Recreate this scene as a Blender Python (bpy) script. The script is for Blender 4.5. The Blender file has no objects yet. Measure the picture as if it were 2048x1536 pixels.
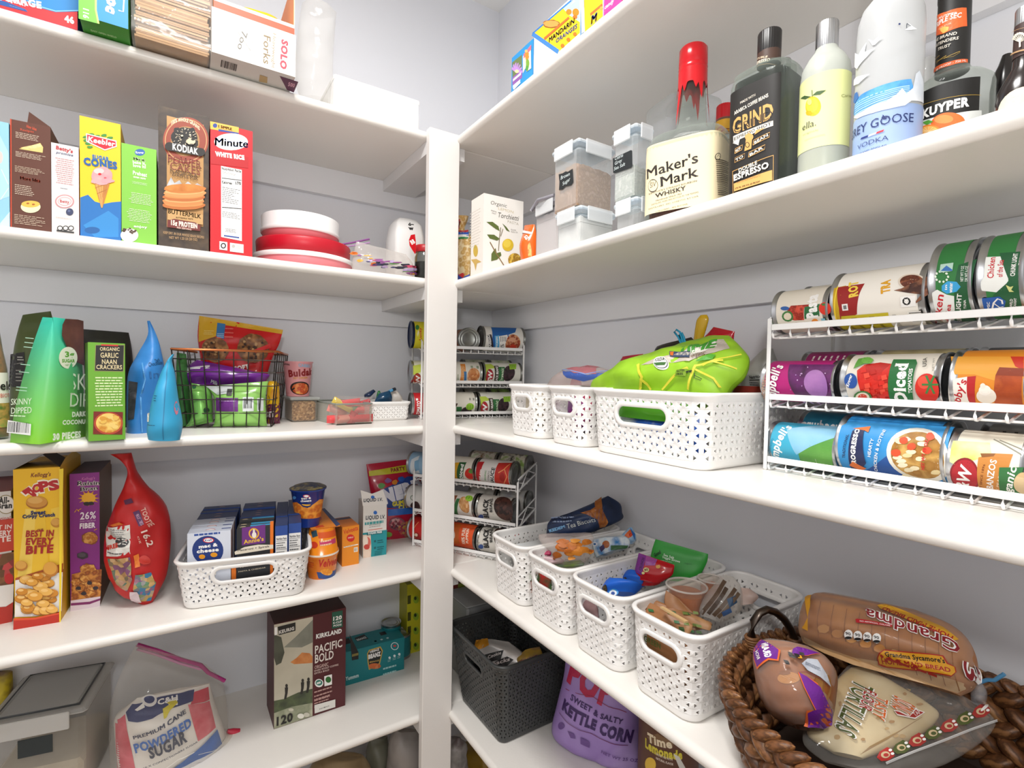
import bpy, bmesh, math, random
from mathutils import Vector as V, noise
from mathutils.geometry import tessellate_polygon
random.seed(7)
SC = bpy.context.scene
COL = SC.collection
# ------------------------------------------------------------ camera, world, lights, exposure
CP = V((-.8744, -1.4283, 1.2826)); YAW, PIT, ROL, FL, CX, CY = .5661, -.0288, .0172, 1021.72, 1002.8, 776.3
_f = V((math.sin(YAW)*math.cos(PIT), math.cos(YAW)*math.cos(PIT), math.sin(PIT)))
_r0 = V((math.cos(YAW), -math.sin(YAW), 0)); _u0 = _r0.cross(_f)
_r = math.cos(ROL)*_r0+math.sin(ROL)*_u0; _u = -math.sin(ROL)*_r0+math.cos(ROL)*_u0
cam = bpy.data.objects.new('camera', bpy.data.cameras.new('camera')); COL.objects.link(cam)
from mathutils import Matrix
cam.matrix_world = Matrix(((_r.x, _u.x, -_f.x, CP.x), (_r.y, _u.y, -_f.y, CP.y), (_r.z, _u.z, -_f.z, CP.z), (0, 0, 0, 1)))
cam.data.sensor_width = 36; cam.data.lens = 36*FL/2048; cam.data.clip_start = .01
cam.data.shift_x = (1024-CX)/2048; cam.data.shift_y = (CY-768)/2048
SC.camera = cam
w = bpy.data.worlds.new('world'); SC.world = w; w.use_nodes = True
w.node_tree.nodes['Background'].inputs[0].default_value = (.97, .98, 1, 1)
w.node_tree.nodes['Background'].inputs[1].default_value = .38
def area(name, loc, size, power, col=(1, 1, 1), rot=(0, 0, 0), sy=None):
    d = bpy.data.lights.new(name, 'AREA'); d.energy = power; d.color = col; d.size = size
    if sy: d.shape = 'RECTANGLE'; d.size_y = sy
    o = bpy.data.objects.new(name, d); COL.objects.link(o); o.location = loc; o.rotation_euler = rot
    return o
area('ceiling_light', (-.85, -1.0, 2.37), .34, 15, (1, .985, .96))
area('rear_fill_light', (-1.15, -2.7, 1.35), 1.1, 4, (1, .97, .93), (math.radians(90), 0, math.radians(-22)), 1.9)  # soft fill lamp added behind the camera, at the open side of the room
fl = bpy.data.lights.new('camera_flash', 'POINT'); fl.energy = 9.5; fl.shadow_soft_size = .035; fl.color = (1, .985, .96)
fo = bpy.data.objects.new('camera_flash', fl); COL.objects.link(fo); fo.location = (-.93, -1.54, 1.53)
SC.view_settings.view_transform = 'Standard'; SC.view_settings.look = 'None'
SC.view_settings.gamma = 1; SC.view_settings.exposure = .24; SC.view_settings.use_curve_mapping = False
SC.cycles.max_bounces = 14; SC.cycles.transparent_max_bounces = 24; SC.cycles.transmission_bounces = 12
SC.cycles.caustics_reflective = False; SC.cycles.caustics_refractive = False

# ------------------------------------------------------------ pixels of the 2048x1536 photograph -> rays
XF = [0, 0, 1.0]
def crop(x=0, y=0, s=1.0): XF[:] = [x, y, s]
def ray(p):
    a = XF[0]+p[0]/XF[2]; b = XF[1]+p[1]/XF[2]
    return _f+_r*((a-CX)/FL)-_u*((b-CY)/FL)
def P(a, b, x=None, y=None, z=None):
    d = ray((a, b))
    k, v = (0, x) if x is not None else (1, y) if y is not None else (2, z)
    return CP+d*((v-CP[k])/d[k])
ZU = [1.8188, 1.4824, 1.1374, .7921, .4443]; TH = .02
ZT = [z+TH for z in ZU]
Z1, Z2, Z3, Z4, Z5 = ZT

# ------------------------------------------------------------ materials
MATS = {}
def lin(h):
    h = h.lstrip('#')
    if len(h) == 3: h = ''.join(c*2 for c in h)
    o = []
    for i in (0, 2, 4):
        c = int(h[i:i+2], 16)/255
        o.append(c/12.92 if c <= .04045 else ((c+.055)/1.055)**2.4)
    return (*o, 1)
def newmat(n):
    m = bpy.data.materials.new(n); m.use_nodes = True
    return m, m.node_tree.nodes, m.node_tree.links, m.node_tree.nodes['Principled BSDF']
def mat(s):
    """'#hex' printed paper | kind:hex[:hex..][:scale]"""
    if s in MATS: return MATS[s]
    if s[0] == '#': k, a = 'print', [s]
    else: k, *a = s.split(':')
    m, N, L, b = newmat('%s_%s' % (k, '_'.join(a).replace('#', '')))
    I = b.inputs
    def tex(kind, scale, **kw):
        tc = N.new('ShaderNodeTexCoord'); t = N.new('ShaderNodeTex'+kind); L.new(tc.outputs['Object'], t.inputs['Vector'])
        t.inputs['Scale'].default_value = scale
        for q, v in kw.items(): t.inputs[q].default_value = v
        return t
    def ramp(src, cols, lo=.3, hi=.7):
        r = N.new('ShaderNodeValToRGB'); e = r.color_ramp.elements
        while len(e) < len(cols): e.new(.5)
        for i, c in enumerate(cols): e[i].position = lo+(hi-lo)*i/max(1, len(cols)-1); e[i].color = lin(c)
        L.new(src, r.inputs[0]); return r.outputs[0]
    def bump(src, d, st=.4):
        q = N.new('ShaderNodeBump'); q.inputs['Strength'].default_value = st; q.inputs['Distance'].default_value = d
        L.new(src, q.inputs['Height']); L.new(q.outputs[0], I['Normal'])
    if k in ('print', 'matte', 'plastic', 'gloss', 'foil', 'metal'):
        I['Base Color'].default_value = lin(a[0])
        I['Roughness'].default_value = {'print': .5, 'matte': .8, 'plastic': .38, 'gloss': .2, 'foil': .28, 'metal': .3}[k]
        if k == 'metal': I['Metallic'].default_value = 1
        if k == 'foil': I['Metallic'].default_value = .35
        if k == 'plastic': bump(tex('Noise', 300).outputs['Fac'], .0003, .1)
    elif k == 'paint':   # painted wall or board, faint roller texture
        I['Base Color'].default_value = lin(a[0]); I['Roughness'].default_value = float(a[1]) if len(a) > 1 else .5
        bump(tex('Noise', 220, Detail=3).outputs['Fac'], .0006, .25)
    elif k == 'food':    # food:c1:c2:c3:scale  lumpy cells of three colours
        t = tex('Voronoi', float(a[-1])); t2 = tex('Noise', float(a[-1])*2.3, Detail=2)
        mx = N.new('ShaderNodeMath'); mx.operation = 'MULTIPLY_ADD'; mx.inputs[1].default_value = .45
        L.new(t2.outputs['Fac'], mx.inputs[0]); L.new(t.outputs['Distance'], mx.inputs[2])
        L.new(ramp(mx.outputs[0], a[:-1], .25, 1.0), I['Base Color']); I['Roughness'].default_value = .5
        bump(t.outputs['Distance'], .002, .35)
    elif k == 'cells':   # cells:c1:c2:..:scale  each cell its own colour
        t = tex('Voronoi', float(a[-1])); s2 = N.new('ShaderNodeSeparateColor'); L.new(t.outputs['Color'], s2.inputs[0])
        L.new(ramp(s2.outputs[0], a[:-1], .15, .85), I['Base Color']); I['Roughness'].default_value = .45
        bump(t.outputs['Distance'], .003, -.5)
    elif k == 'noise':   # noise:c1:c2:..:scale  soft mottling
        t = tex('Noise', float(a[-1]), Detail=4); L.new(ramp(t.outputs['Fac'], a[:-1], .35, .65), I['Base Color']); I['Roughness'].default_value = .45
    elif k == 'grain':   # grain:c1:c2:scale streaks along x
        t = tex('Wave', float(a[-1]), Distortion=3); t.bands_direction = 'Z'
        L.new(ramp(t.outputs['Fac'], a[:-1], .1, .9), I['Base Color']); I['Roughness'].default_value = .7
    elif k == 'glass':
        I['Base Color'].default_value = lin(a[0]); I['Roughness'].default_value = float(a[1]) if len(a) > 1 else 0
        I['Transmission Weight'].default_value = 1; I['IOR'].default_value = 1.45
    elif k == 'liquid':
        I['Base Color'].default_value = lin(a[0]); I['Roughness'].default_value = 0
        I['Transmission Weight'].default_value = float(a[1]) if len(a) > 1 else .9; I['IOR'].default_value = 1.33
    elif k in ('film', 'haze', 'shell'):   # thin clear film / milky clear plastic: tint over transparency plus sheen
        out = N['Material Output']; tr = N.new('ShaderNodeBsdfTransparent'); mx = N.new('ShaderNodeMixShader')
        tr.inputs[0].default_value = lin({'shell': '#f4f7f4', 'film': '#fbfaf8', 'haze': a[0]}[k])
        I['Base Color'].default_value = lin(a[0]); I['Roughness'].default_value = {'film': .08, 'haze': .35, 'shell': .03}[k]
        I['Specular IOR Level'].default_value = .9 if k == 'film' else .5
        f = N.new('ShaderNodeLayerWeight'); f.inputs[0].default_value = .35 if k != 'shell' else .25
        mp = N.new('ShaderNodeMapRange'); mp.inputs[3].default_value = float(a[1]) if len(a) > 1 else .1; mp.inputs[4].default_value = (float(a[2]) if len(a) > 2 else .6)*(.5 if k == 'film' else 1)
        L.new(f.outputs['Facing'], mp.inputs[0]); L.new(mp.outputs[0], mx.inputs[0])
        L.new(tr.outputs[0], mx.inputs[1]); L.new(b.outputs[0], mx.inputs[2]); L.new(mx.outputs[0], out.inputs[0])
        if k == 'film': bump(tex('Noise', 26, Detail=3).outputs['Fac'], .009, .65)
    MATS[s] = m
    return m

# ------------------------------------------------------------ mesh builder (world coordinates)
class MB:
    def __init__(s): s.v = []; s.f = []; s.m = []; s.mats = []; s.sm = []
    def mi(s, m):
        if m not in s.mats: s.mats.append(m)
        return s.mats.index(m)
    def add(s, vs, fs, m, smooth=False):
        o = len(s.v); k = s.mi(m); s.v += [tuple(p) for p in vs]
        for f in fs: s.f.append(tuple(i+o for i in f)); s.m.append(k); s.sm.append(smooth)
        return s
    def grid(s, rows, m, smooth=True, closeu=False):
        n = len(rows[0]); vs = [p for r in rows for p in r]; fs = []
        for j in range(len(rows)-1):
            for i in range(n if closeu else n-1):
                a = j*n+i; b = j*n+(i+1) % n; fs.append((a, b, b+n, a+n))
        return s.add(vs, fs, m, smooth)
    def box(s, c0, c1, m, O=V((0, 0, 0)), ex=V((1, 0, 0)), ey=V((0, 1, 0)), ez=V((0, 0, 1)), bev=0, skip=()):
        (x0, y0, z0), (x1, y1, z1) = c0, c1
        if bev:
            e = bev; vs = []; fs = []
            for zz, d in ((z0, e), (z0+e, 0), (z1-e, 0), (z1, e)):
                a, b, c, g = x0+d, y0+d, x1-d, y1-d; q = e*.9 if d == 0 else e*.4
                vs += [(a+q, b, zz), (c-q, b, zz), (c, b+q, zz), (c, g-q, zz), (c-q, g, zz), (a+q, g, zz), (a, g-q, zz), (a, b+q, zz)]
            for j in range(3):
                for i in range(8): fs.append((j*8+i, j*8+(i+1) % 8, j*8+8+(i+1) % 8, j*8+8+i))
            fs += [tuple(range(7, -1, -1)), tuple(range(24, 32))]
        else:
            vs = [(x0, y0, z0), (x1, y0, z0), (x1, y1, z0), (x0, y1, z0), (x0, y0, z1), (x1, y0, z1), (x1, y1, z1), (x0, y1, z1)]
            fs = [(3, 2, 1, 0), (4, 5, 6, 7), (0, 1, 5, 4), (1, 2, 6, 5), (2, 3, 7, 6), (3, 0, 4, 7)]
            fs = [f for i, f in enumerate(fs) if i not in skip]   # bottom top front right back left
        return s.add([O+ex*a+ey*b+ez*c for a, b, c in vs], fs, m)
    def tube(s, pts, r, m, n=8, closed=False, smooth=True):
        pts = [V(p) for p in pts]; rows = []; N = len(pts)
        ref = V((0, 0, 1))
        for i, p in enumerate(pts):
            t = (pts[(i+1) % N]-pts[i-1]) if closed else (pts[min(i+1, N-1)]-pts[max(i-1, 0)])
            t.normalize()
            a = t.cross(ref)
            if a.length < .05: a = t.cross(V((1, 0, 0)) if abs(t.x) < .9 else V((0, 1, 0)))
            a.normalize(); b = t.cross(a); ref = b.cross(t) if False else ref
            rr = r[i] if isinstance(r, (list, tuple)) else r
            rows.append([p+(a*math.cos(2*math.pi*k/n)+b*math.sin(2*math.pi*k/n))*rr for k in range(n)])
        if closed: rows.append(rows[0])
        s.grid(rows, m, smooth, True)
        if not closed: s.add(rows[0], [tuple(range(n))], m); s.add(rows[-1], [tuple(range(n-1, -1, -1))], m)
        return s
    def rev(s, S, t0, t1, m, n=48, off=0., ts=None, smooth=True, a0=0, a1=2*math.pi):
        """part of a surface of revolution between axial t0 and t1"""
        tt = sorted({t0, t1, *[t for t, r in S.prof if t0 < t < t1]}) if ts is None else ts
        full = abs(a1-a0-2*math.pi) < 1e-6
        rows = [[S.ang(a0+(a1-a0)*k/n, t, off) for k in range(n if full else n+1)] for t in tt]
        return s.grid(rows, m, smooth, full)
    def disc(s, S, t, m, n=48, off=0., flip=False, r=None):
        ring = [S.ang(2*math.pi*k/n, t, off) for k in range(n)]
        if r is not None: c = S.O+S.a*t; ring = [c+(p-c).normalized()*r for p in ring]
        return s.add(ring, [tuple(range(n-1, -1, -1)) if flip else tuple(range(n))], m)
    def obj(s, name, at=None, parent=None, **kw):
        me = bpy.data.meshes.new(name)
        o = bpy.data.objects.new(name, me); COL.objects.link(o)
        base = parent.get('_b') if parent else None
        if parent:
            at = V(parent['_b']); o.parent = parent
        elif at is None:
            xs = list(zip(*s.v)); at = V(((min(xs[0])+max(xs[0]))/2, (min(xs[1])+max(xs[1]))/2, min(xs[2])))
        at = V(at)
        me.from_pydata([(a-at.x, b-at.y, c-at.z) for a, b, c in s.v], [], s.f)
        for m in s.mats: me.materials.append(mat(m))
        me.polygons.foreach_set('material_index', s.m); me.polygons.foreach_set('use_smooth', s.sm)
        me.update()
        if not parent: o.location = at
        o['_b'] = tuple(at)
        tag(o, **kw)
        return o
def tag(o, label=None, cat=None, group=None, kind=None):
    if label: o['label'] = label
    if cat: o['category'] = cat
    if group: o['group'] = group
    if kind: o['kind'] = kind
    return o
def root(name, at, **kw):
    o = bpy.data.objects.new(name, None); COL.objects.link(o); o.location = at; o['_b'] = tuple(at); o.empty_display_size = .02
    return tag(o, **kw)
def dup(o, d, label=None, group=None):
    """copy a thing with its parts and sub-parts, moved by d"""
    c = o.copy(); COL.objects.link(c); c.location = o.location+V(d); c['_b'] = tuple(V(o['_b'])+V(d))
    if label: c['label'] = label
    if group: c['group'] = group
    for p in list(o.children):
        q = p.copy(); COL.objects.link(q); q.parent = c
        for g in p.children:
            h = g.copy(); COL.objects.link(h); h.parent = q
    return c

# ------------------------------------------------------------ surfaces that carry print
class Plane:
    flat = True
    def __init__(s, O, ex, ey): s.O = V(O); s.ex = V(ex).normalized(); s.ey = V(ey).normalized(); s.n = s.ex.cross(s.ey)
    def h(s, a, b): return 0
    def hit(s, p):
        d = ray(p); k = 0.
        for i in range(1 if s.flat else 9):
            q = CP+d*((s.O+s.n*k-CP).dot(s.n)/d.dot(s.n)); a, b = (q-s.O).dot(s.ex), (q-s.O).dot(s.ey)
            if not s.flat: k = k*.4+.6*s.h(a, b)
        return a, b
    def map(s, a, b, off=0): return s.O+s.ex*a+s.ey*b+s.n*(s.h(a, b)+off)
class Rev:
    flat = False
    def __init__(s, O, a, e, prof, shape=None):
        s.O = V(O); s.a = V(a).normalized(); e = V(e); s.e = (e-s.a*e.dot(s.a)).normalized(); s.e2 = s.a.cross(s.e)
        s.prof = prof; s.R = max(r for t, r in prof); s.shape = shape or (lambda q: 1.)
    def r(s, t):
        p = s.prof
        if t <= p[0][0]: return p[0][1]
        for (a, ra), (b, rb) in zip(p, p[1:]):
            if t <= b: return ra+(rb-ra)*(t-a)/max(b-a, 1e-9)
        return p[-1][1]
    def ang(s, q, t, off=0):
        return s.O+s.a*t+(s.e*math.cos(q)+s.e2*math.sin(q))*(s.r(t)*s.shape(q)+off)
    def hit(s, p):
        d = ray(p); d = d/d.length; o = CP-s.O
        dp = d-s.a*d.dot(s.a); op = o-s.a*o.dot(s.a); k0 = -op.dot(dp)/dp.length_squared
        step = s.R/60; k = k0-2.2*s.R/dp.length; mn = (9, 0)
        while k < k0+.2*s.R:
            q = o+d*k; t = q.dot(s.a); w = q-s.a*t; an = math.atan2(w.dot(s.e2), w.dot(s.e))
            g = w.length-s.r(t)*s.shape(an)
            if abs(g) < mn[0]: mn = (abs(g), k)
            if g < 0: break
            k += step
        else: k = mn[1]
        q = o+d*k; t = q.dot(s.a); w = q-s.a*t
        return math.atan2(w.dot(s.e2), w.dot(s.e))*s.R, t
    def map(s, a, b, off=0): return s.ang(a/s.R, b, off)
def lerp(a, b, k): return a+(b-a)*k
class Pouch(Plane):
    """bag face: rows of (left pixel, right pixel, half thickness) from bottom to top on a plane"""
    flat = False; zmin = -9
    def __init__(s, O, ex, ey, rows, p=.5, wr=.003, fr=22, seed=0, loc=False):
        Plane.__init__(s, O, ex, ey); s.flat = True
        s.rows = [((l, r, t) if loc else (s.hit(l), s.hit(r), t)) for l, r, t in rows]
        s.flat = False; s.p = p; s.wr = wr; s.fr = fr; s.seed = seed
    def row(s, v):
        n = len(s.rows)-1; x = min(max(v, 0), 1)*n; i = min(int(x), n-1); k = x-i
        a = s.rows[max(i-1, 0)]; b = s.rows[i]; c = s.rows[i+1]; d = s.rows[min(i+2, n)]
        def cr(q, w, e, r): return .5*((2*w)+(e-q)*k+(2*q-5*w+4*e-r)*k*k+(3*w-q-3*e+r)*k**3)
        L = V([cr(a[0][j], b[0][j], c[0][j], d[0][j]) for j in (0, 1)]); R = V([cr(a[1][j], b[1][j], c[1][j], d[1][j]) for j in (0, 1)])
        return L, R, lerp(b[2], c[2], k*k*(3-2*k))
    def bulge(s, u, v, x, y):
        t = s.row(v)[2]; e = max(0, 1-(2*u-1)**2)
        w = noise.noise(V((x*s.fr, y*s.fr, s.seed)))+.5*noise.noise(V((x*s.fr*2.3, y*s.fr*2.3, s.seed+5)))
        return t*e**s.p+w*s.wr*min(1, e*3)*min(1, v*8+.2)
    def uv(s, a, b):
        lo, hi = 0., 1.; p = V((a, b))
        for i in range(16):
            m = (lo+hi)/2; L, R, t = s.row(m); d = R-L
            if d.x*(p.y-L.y)-d.y*(p.x-L.x) > 0: lo = m
            else: hi = m
        L, R, t = s.row(lo); d = R-L
        return min(1, max(0, (p-L).dot(d)/max(d.length_squared, 1e-9))), lo
    def h(s, a, b):
        u, v = s.uv(a, b); return s.bulge(u, v, a, b)
    def build(s, mb, m, nu=20, nv=26, back=1., off=0., m2=None, close=True):
        for sg, mm in ((1, m), (-1, m2 or m)):
            rows = []
            for j in range(nv+1):
                v = j/nv; L, R, t = s.row(v); r = []
                for i in range(nu+1):
                    u = .5-.5*math.cos(math.pi*i/nu); q = L+(R-L)*u; h = s.bulge(u, v, q.x, q.y)
                    r.append(s.O+s.ex*q.x+s.ey*q.y+s.n*((h+off) if sg > 0 else -(h*back+off)))
                rows.append(r if sg > 0 else r[::-1])
            mb.grid(rows, mm)
            if sg > 0: f0, f1 = rows[0], rows[-1]
            if sg > 0: g0, g1 = f0, f1
        for a, b in ((g0, rows[0]), (rows[-1], g1)):
            if close: mb.grid([b[::-1], a] if a is g0 else [b, a[::-1]], m2 or m, False)
        mb.v = [(a, b, max(c, s.zmin)) for a, b, c in mb.v]
        return mb

# ------------------------------------------------------------ lettering and flat print
_G = {}; _CAP = []
def glyphs(txt, bold=0., serif=0., it=0.):
    key = (txt, bold, serif, it)
    if key in _G: return _G[key]
    def raw(t, off):
        c = bpy.data.curves.new('t', 'FONT'); c.body = t; c.size = 1; c.offset = off; c.resolution_u = 2; c.fill_mode = 'FRONT'; c.space_character = 1+off*2.2
        o = bpy.data.objects.new('t', c); me = o.to_mesh()
        vs = [tuple(v.co[:2]) for v in me.vertices]; me.calc_loop_triangles(); ts = [tuple(t.vertices) for t in me.loop_triangles]
        ed = {}
        for t_ in ts:
            for i in range(3):
                e = tuple(sorted((t_[i], t_[(i+1) % 3]))); ed[e] = ed.get(e, 0)+1
        o.to_mesh_clear(); bpy.data.objects.remove(o); bpy.data.curves.remove(c)
        return vs, ts, [e for e, n in ed.items() if n == 1]
    if not _CAP: _CAP.append(max(y for x, y in raw('H', 0)[0]))
    cap = _CAP[0]
    mm = 'M' in txt and bold > 0
    vs, ts, ed = raw(txt, 0 if mm else bold)
    if mm:
        n = len(vs); v0 = vs; t0 = ts; vs = []; ts = []
        for q, (dx, dy) in enumerate(((-1, -.7), (1, -.7), (1, .7), (-1, .7))):
            vs += [(x+dx*bold, y+dy*bold) for x, y in v0]; ts += [tuple(i+q*n for i in t) for t in t0]
    if serif:
        for a, b in ed:
            (x0, y0), (x1, y1) = vs[a], vs[b]
            if abs(y0-y1) < .004 and .03 < abs(x1-x0) < .3:
                for Y, d in ((-bold, 1), (cap+bold, -1), (cap*.745+bold, -1)):
                    if abs(y0-Y) < .03:
                        xa, xb = min(x0, x1)-serif, max(x0, x1)+serif; n = len(vs); hh = .055*d
                        vs += [(xa, y0), (xb, y0), (xb, y0+hh), (xa, y0+hh)]; ts += [(n, n+1, n+2), (n, n+2, n+3)]
    if not vs: vs = [(0, 0), (1, 0), (0, 1)]
    vs = [(x+it*y, y) for x, y in vs]
    x0 = min(v[0] for v in vs); x1 = max(v[0] for v in vs)
    vs = [((x-x0)/(x1-x0), y/cap) for x, y in vs]
    _G[key] = (vs, ts); return _G[key]
def tri2(pts):
    return [tuple(t) for t in tessellate_polygon([[V((p[0], p[1], 0)) for p in pts]])]
class Deco:
    """adds flat print to a mesh builder on a surface; points are photo pixels (or 0..1 of a w x h face when fr is given)"""
    def __init__(s, mb, S, fr=None, base=None, step=None, mx=None):
        s.mb = mb; s.S = S; s.fr = fr; s.k = 0; fl = S.flat; po = isinstance(S, Pouch)
        s.base = base or (.0002 if fl else .0007 if po else .00016); s.step = step or (.00005 if not po else .00022)
        s.mx = mx or (9 if fl else .007 if po else .0045)
    def q(s, p): return (p[0]*s.fr[0], p[1]*s.fr[1]) if s.fr else s.S.hit(p)
    def put(s, vs, ts, m, hold=False):
        off = s.base+s.k*s.step
        if not hold: s.k += 1
        vs = list(vs)
        if s.mx < 1:
            st = list(ts); ts = []; mid = {}
            while st:
                a, b, c = st.pop(); l = [(math.dist(vs[i], vs[j]), i, j, k) for i, j, k in ((a, b, c), (b, c, a), (c, a, b))]
                d, i, j, k = max(l)
                if d > s.mx:
                    e = (min(i, j), max(i, j))
                    if e not in mid: mid[e] = len(vs); vs.append(((vs[i][0]+vs[j][0])/2, (vs[i][1]+vs[j][1])/2))
                    st += [(i, mid[e], k), (mid[e], j, k)]
                else: ts.append((a, b, c))
        s.mb.add([s.S.map(a, b, off) for a, b in vs], ts, m)
        return s
    def poly(s, pts, m, raw=False):
        pts = pts if raw else [s.q(p) for p in pts]
        return s.put(pts, tri2(pts), m)
    def B(s, x0, y0, x1, y1, m):
        (a, b), (c, d) = s.q((x0, y0)), s.q((x1, y1))
        return s.put([(a, b), (c, b), (c, d), (a, d)], [(0, 1, 2), (0, 2, 3)], m)
    def E(s, x, y, rx, ry, m, n=28, a0=0, a1=360, jit=0):
        c, d = s.q((x, y)); ex = s.q((x+rx, y)); ey = s.q((x, y-ry if not s.fr else y+ry)); u = (ex[0]-c, ex[1]-d); v = (ey[0]-c, ey[1]-d); pts = []
        for i in range(n+(a1-a0 < 360)):
            q = math.radians(a0+(a1-a0)*i/n); j = 1+jit*random.uniform(-1, 1)
            pts.append((c+(u[0]*math.cos(q)+v[0]*math.sin(q))*j, d+(u[1]*math.cos(q)+v[1]*math.sin(q))*j))
        return s.put(pts, tri2(pts), m)
    def T(s, txt, x0, y0, x1, y1, h, m, b=.03, sf=0., it=0., arc=0.):
        """text from baseline pixel (x0,y0) to (x1,y1); h = cap height in pixels or the pixel above the start"""
        p0 = s.q((x0, y0)); p1 = s.q((x1, y1))
        up = s.q(h) if isinstance(h, tuple) else s.q((x0, y0-h if not s.fr else y0+h))
        ex, ey = p1[0]-p0[0], p1[1]-p0[1]; L = math.hypot(ex, ey); nx, ny = -ey/L, ex/L
        H = (up[0]-p0[0])*nx+(up[1]-p0[1])*ny
        vs, ts = glyphs(txt, b, sf, it)
        out = []
        for x, y in vs:
            y += arc*4*x*(1-x); out.append((p0[0]+ex*x+nx*H*y, p0[1]+ey*x+ny*H*y))
        return s.put(out, ts, m)
    def Ls(s, x0, y0, x1, y1, n, m, f=.45, j=.3, c=False):
        """n lines of small print"""
        (a, b), (c_, d) = s.q((x0, y0)), s.q((x1, y1)); lo, hi = (b, d) if b < d else (d, b)
        if a > c_: a, c_ = c_, a
        vs = []; ts = []; dy = (hi-lo)/n; W = c_-a
        for i in range(n):
            y = lo+dy*(i+.5-f/2); e = a+W*(1-random.random()*j); x = a
            if c: k = (c_-e)/2; x += k; e -= 0; e = c_-k
            while x < e:
                w_ = min(e-x, W*random.uniform(.06, .2)); k = len(vs)
                vs += [(x, y), (x+w_, y), (x+w_, y+dy*f), (x, y+dy*f)]; ts += [(k, k+1, k+2), (k, k+2, k+3)]; x += w_+W*.025
        return s.put(vs, ts, m)
    def bar(s, x0, y0, x1, y1, m='#111111', n=16):
        (a, b), (c, d) = s.q((x0, y0)), s.q((x1, y1)); vs = []; ts = []; x = a
        w_ = (c-a)/n
        for i in range(n):
            k = len(vs); q = a+w_*i; e = w_*random.choice((.3, .5, .75))
            vs += [(q, b), (q+e, b), (q+e, d), (q, d)]; ts += [(k, k+1, k+2), (k, k+2, k+3)]
        return s.put(vs, ts, m)
    def line(s, pts, wpx, m, closed=False):
        """stroke of constant width (metres if < .1, else pixels measured at the first point)"""
        q = [s.q(p) for p in pts]
        if wpx > .1 or s.fr:
            z = s.q((pts[0][0], pts[0][1]+wpx)); z2 = s.q((pts[0][0]+wpx, pts[0][1])); wd = (math.dist(q[0], z)+math.dist(q[0], z2))/2
        else: wd = wpx
        n = len(q); L = []; R = []
        for i in range(n):
            a = q[i-1] if (i or closed) else q[i]; b = q[(i+1) % n] if (i < n-1 or closed) else q[i]
            dx, dy = b[0]-a[0], b[1]-a[1]; l = math.hypot(dx, dy) or 1
            L.append((q[i][0]-dy/l*wd/2, q[i][1]+dx/l*wd/2)); R.append((q[i][0]+dy/l*wd/2, q[i][1]-dx/l*wd/2))
        vs = L+R; ts = []
        for i in range(n if closed else n-1):
            j = (i+1) % n; ts += [(i, n+i, n+j), (i, n+j, j)]
        return s.put(vs, ts, m)
    def scat(s, x0, y0, x1, y1, n, rx, ry, cols, jit=.12):
        """scattered round bits of food print inside a pixel box"""
        for i in range(n):
            s.E(random.uniform(x0, x1), random.uniform(y0, y1), rx*random.uniform(.75, 1.2), ry*random.uniform(.75, 1.2), random.choice(cols), 12, jit=jit)
        return s
# ------------------------------------------------------------ room shell
UP = V((0, 0, 1)); AX = V((1, 0, 0)); AY = V((0, 1, 0))
XL, YF, ZC = -1.8, -2.75, 2.44
SD = .325          # shelf depth
WALL = 'paint:#e6e7ec:.55'; SHELF = 'paint:#ebe7e1:.3'
def slab(name, c0, c1, m, **kw): return MB().box(c0, c1, m).obj(name, **kw)
slab('floor', (XL, YF, -.03), (0, 0, 0), 'grain:#a88c6c:#b89c7c:3', kind='structure')
slab('ceiling', (XL, YF, ZC), (0, 0, ZC+.03), 'paint:#f2f1ee:.7', kind='structure')
slab('wall_back', (XL, 0, 0), (.05, .05, ZC), WALL, kind='structure')
slab('wall_right', (0, YF, 0), (.05, 0, ZC), WALL, kind='structure')
slab('wall_left', (XL-.05, YF, 0), (XL, .05, ZC), WALL, kind='structure')
# ceiling lamp (its light is the area lamp just beneath it)
lr = root('ceiling_lamp', (-.85, -1.0, 2.40), label='flush white ceiling lamp over the pantry floor', cat='lamp')
S_ = Rev((-.85, -1.0, 2.4), UP, AX, [(0, .17), (.015, .19), (.04, .19)])
MB().rev(S_, 0, .04, 'paint:#f2f1ee:.4').obj('lamp_rim', parent=lr)
# shelves: boards with a rounded front edge, ledger strip and corner cleats underneath
def board(name, z, side, label):
    prof = [(0, 0)]
    r = TH/2
    for i in range(9):
        q = -math.pi/2+math.pi*i/8; prof.append((SD-r+r*math.cos(q), r+r*math.sin(q)))
    prof.append((0, TH))
    if side == 'L': a, b = XL, -.0005; f = lambda d, t, h: (t, -d, z+h)
    else: a, b = YF, -SD-.0005; f = lambda d, t, h: (-d*.9877, t, z+h)
    mb = MB(); n = len(prof)
    rows = [[f(d, a, h) for d, h in prof], [f(d, b, h) for d, h in prof]]
    vs = rows[0]+rows[1]; fs = [(i, (i+1) % n, n+(i+1) % n, n+i) for i in range(n)]
    if side == 'R': fs = [t[::-1] for t in fs]
    mb.add(vs, fs[:-1], SHELF, True); mb.add(vs, fs[-1:], SHELF); mb.add(vs, [tuple(range(n)), tuple(range(2*n-1, n-1, -1))], SHELF)
    o = mb.obj(name, at=(f(SD/2, (a+b)/2, 0)), label=label, cat='shelf')
    m = MB()
    if side == 'L': m.box((a, -.019, z-.07), (-.0195, -.0005, z-.0003), 'paint:#e8e8eb:.45')
    else: m.box((-.019, a, z-.07), (-.0005, -.0005, z-.0003), 'paint:#e8e8eb:.45')
    m.obj('ledger_strip', parent=o)
    if side == 'L': MB().box((-.385, -.326, z-.03), (-.29, -.0195, z-.0004), 'paint:#e4e3e2:.4').obj('corner_cleat', parent=o)
    return o
words = ['topmost', 'second from the top', 'third from the top', 'fourth from the top', 'fifth from the top']
words.append('lowest')
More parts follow.
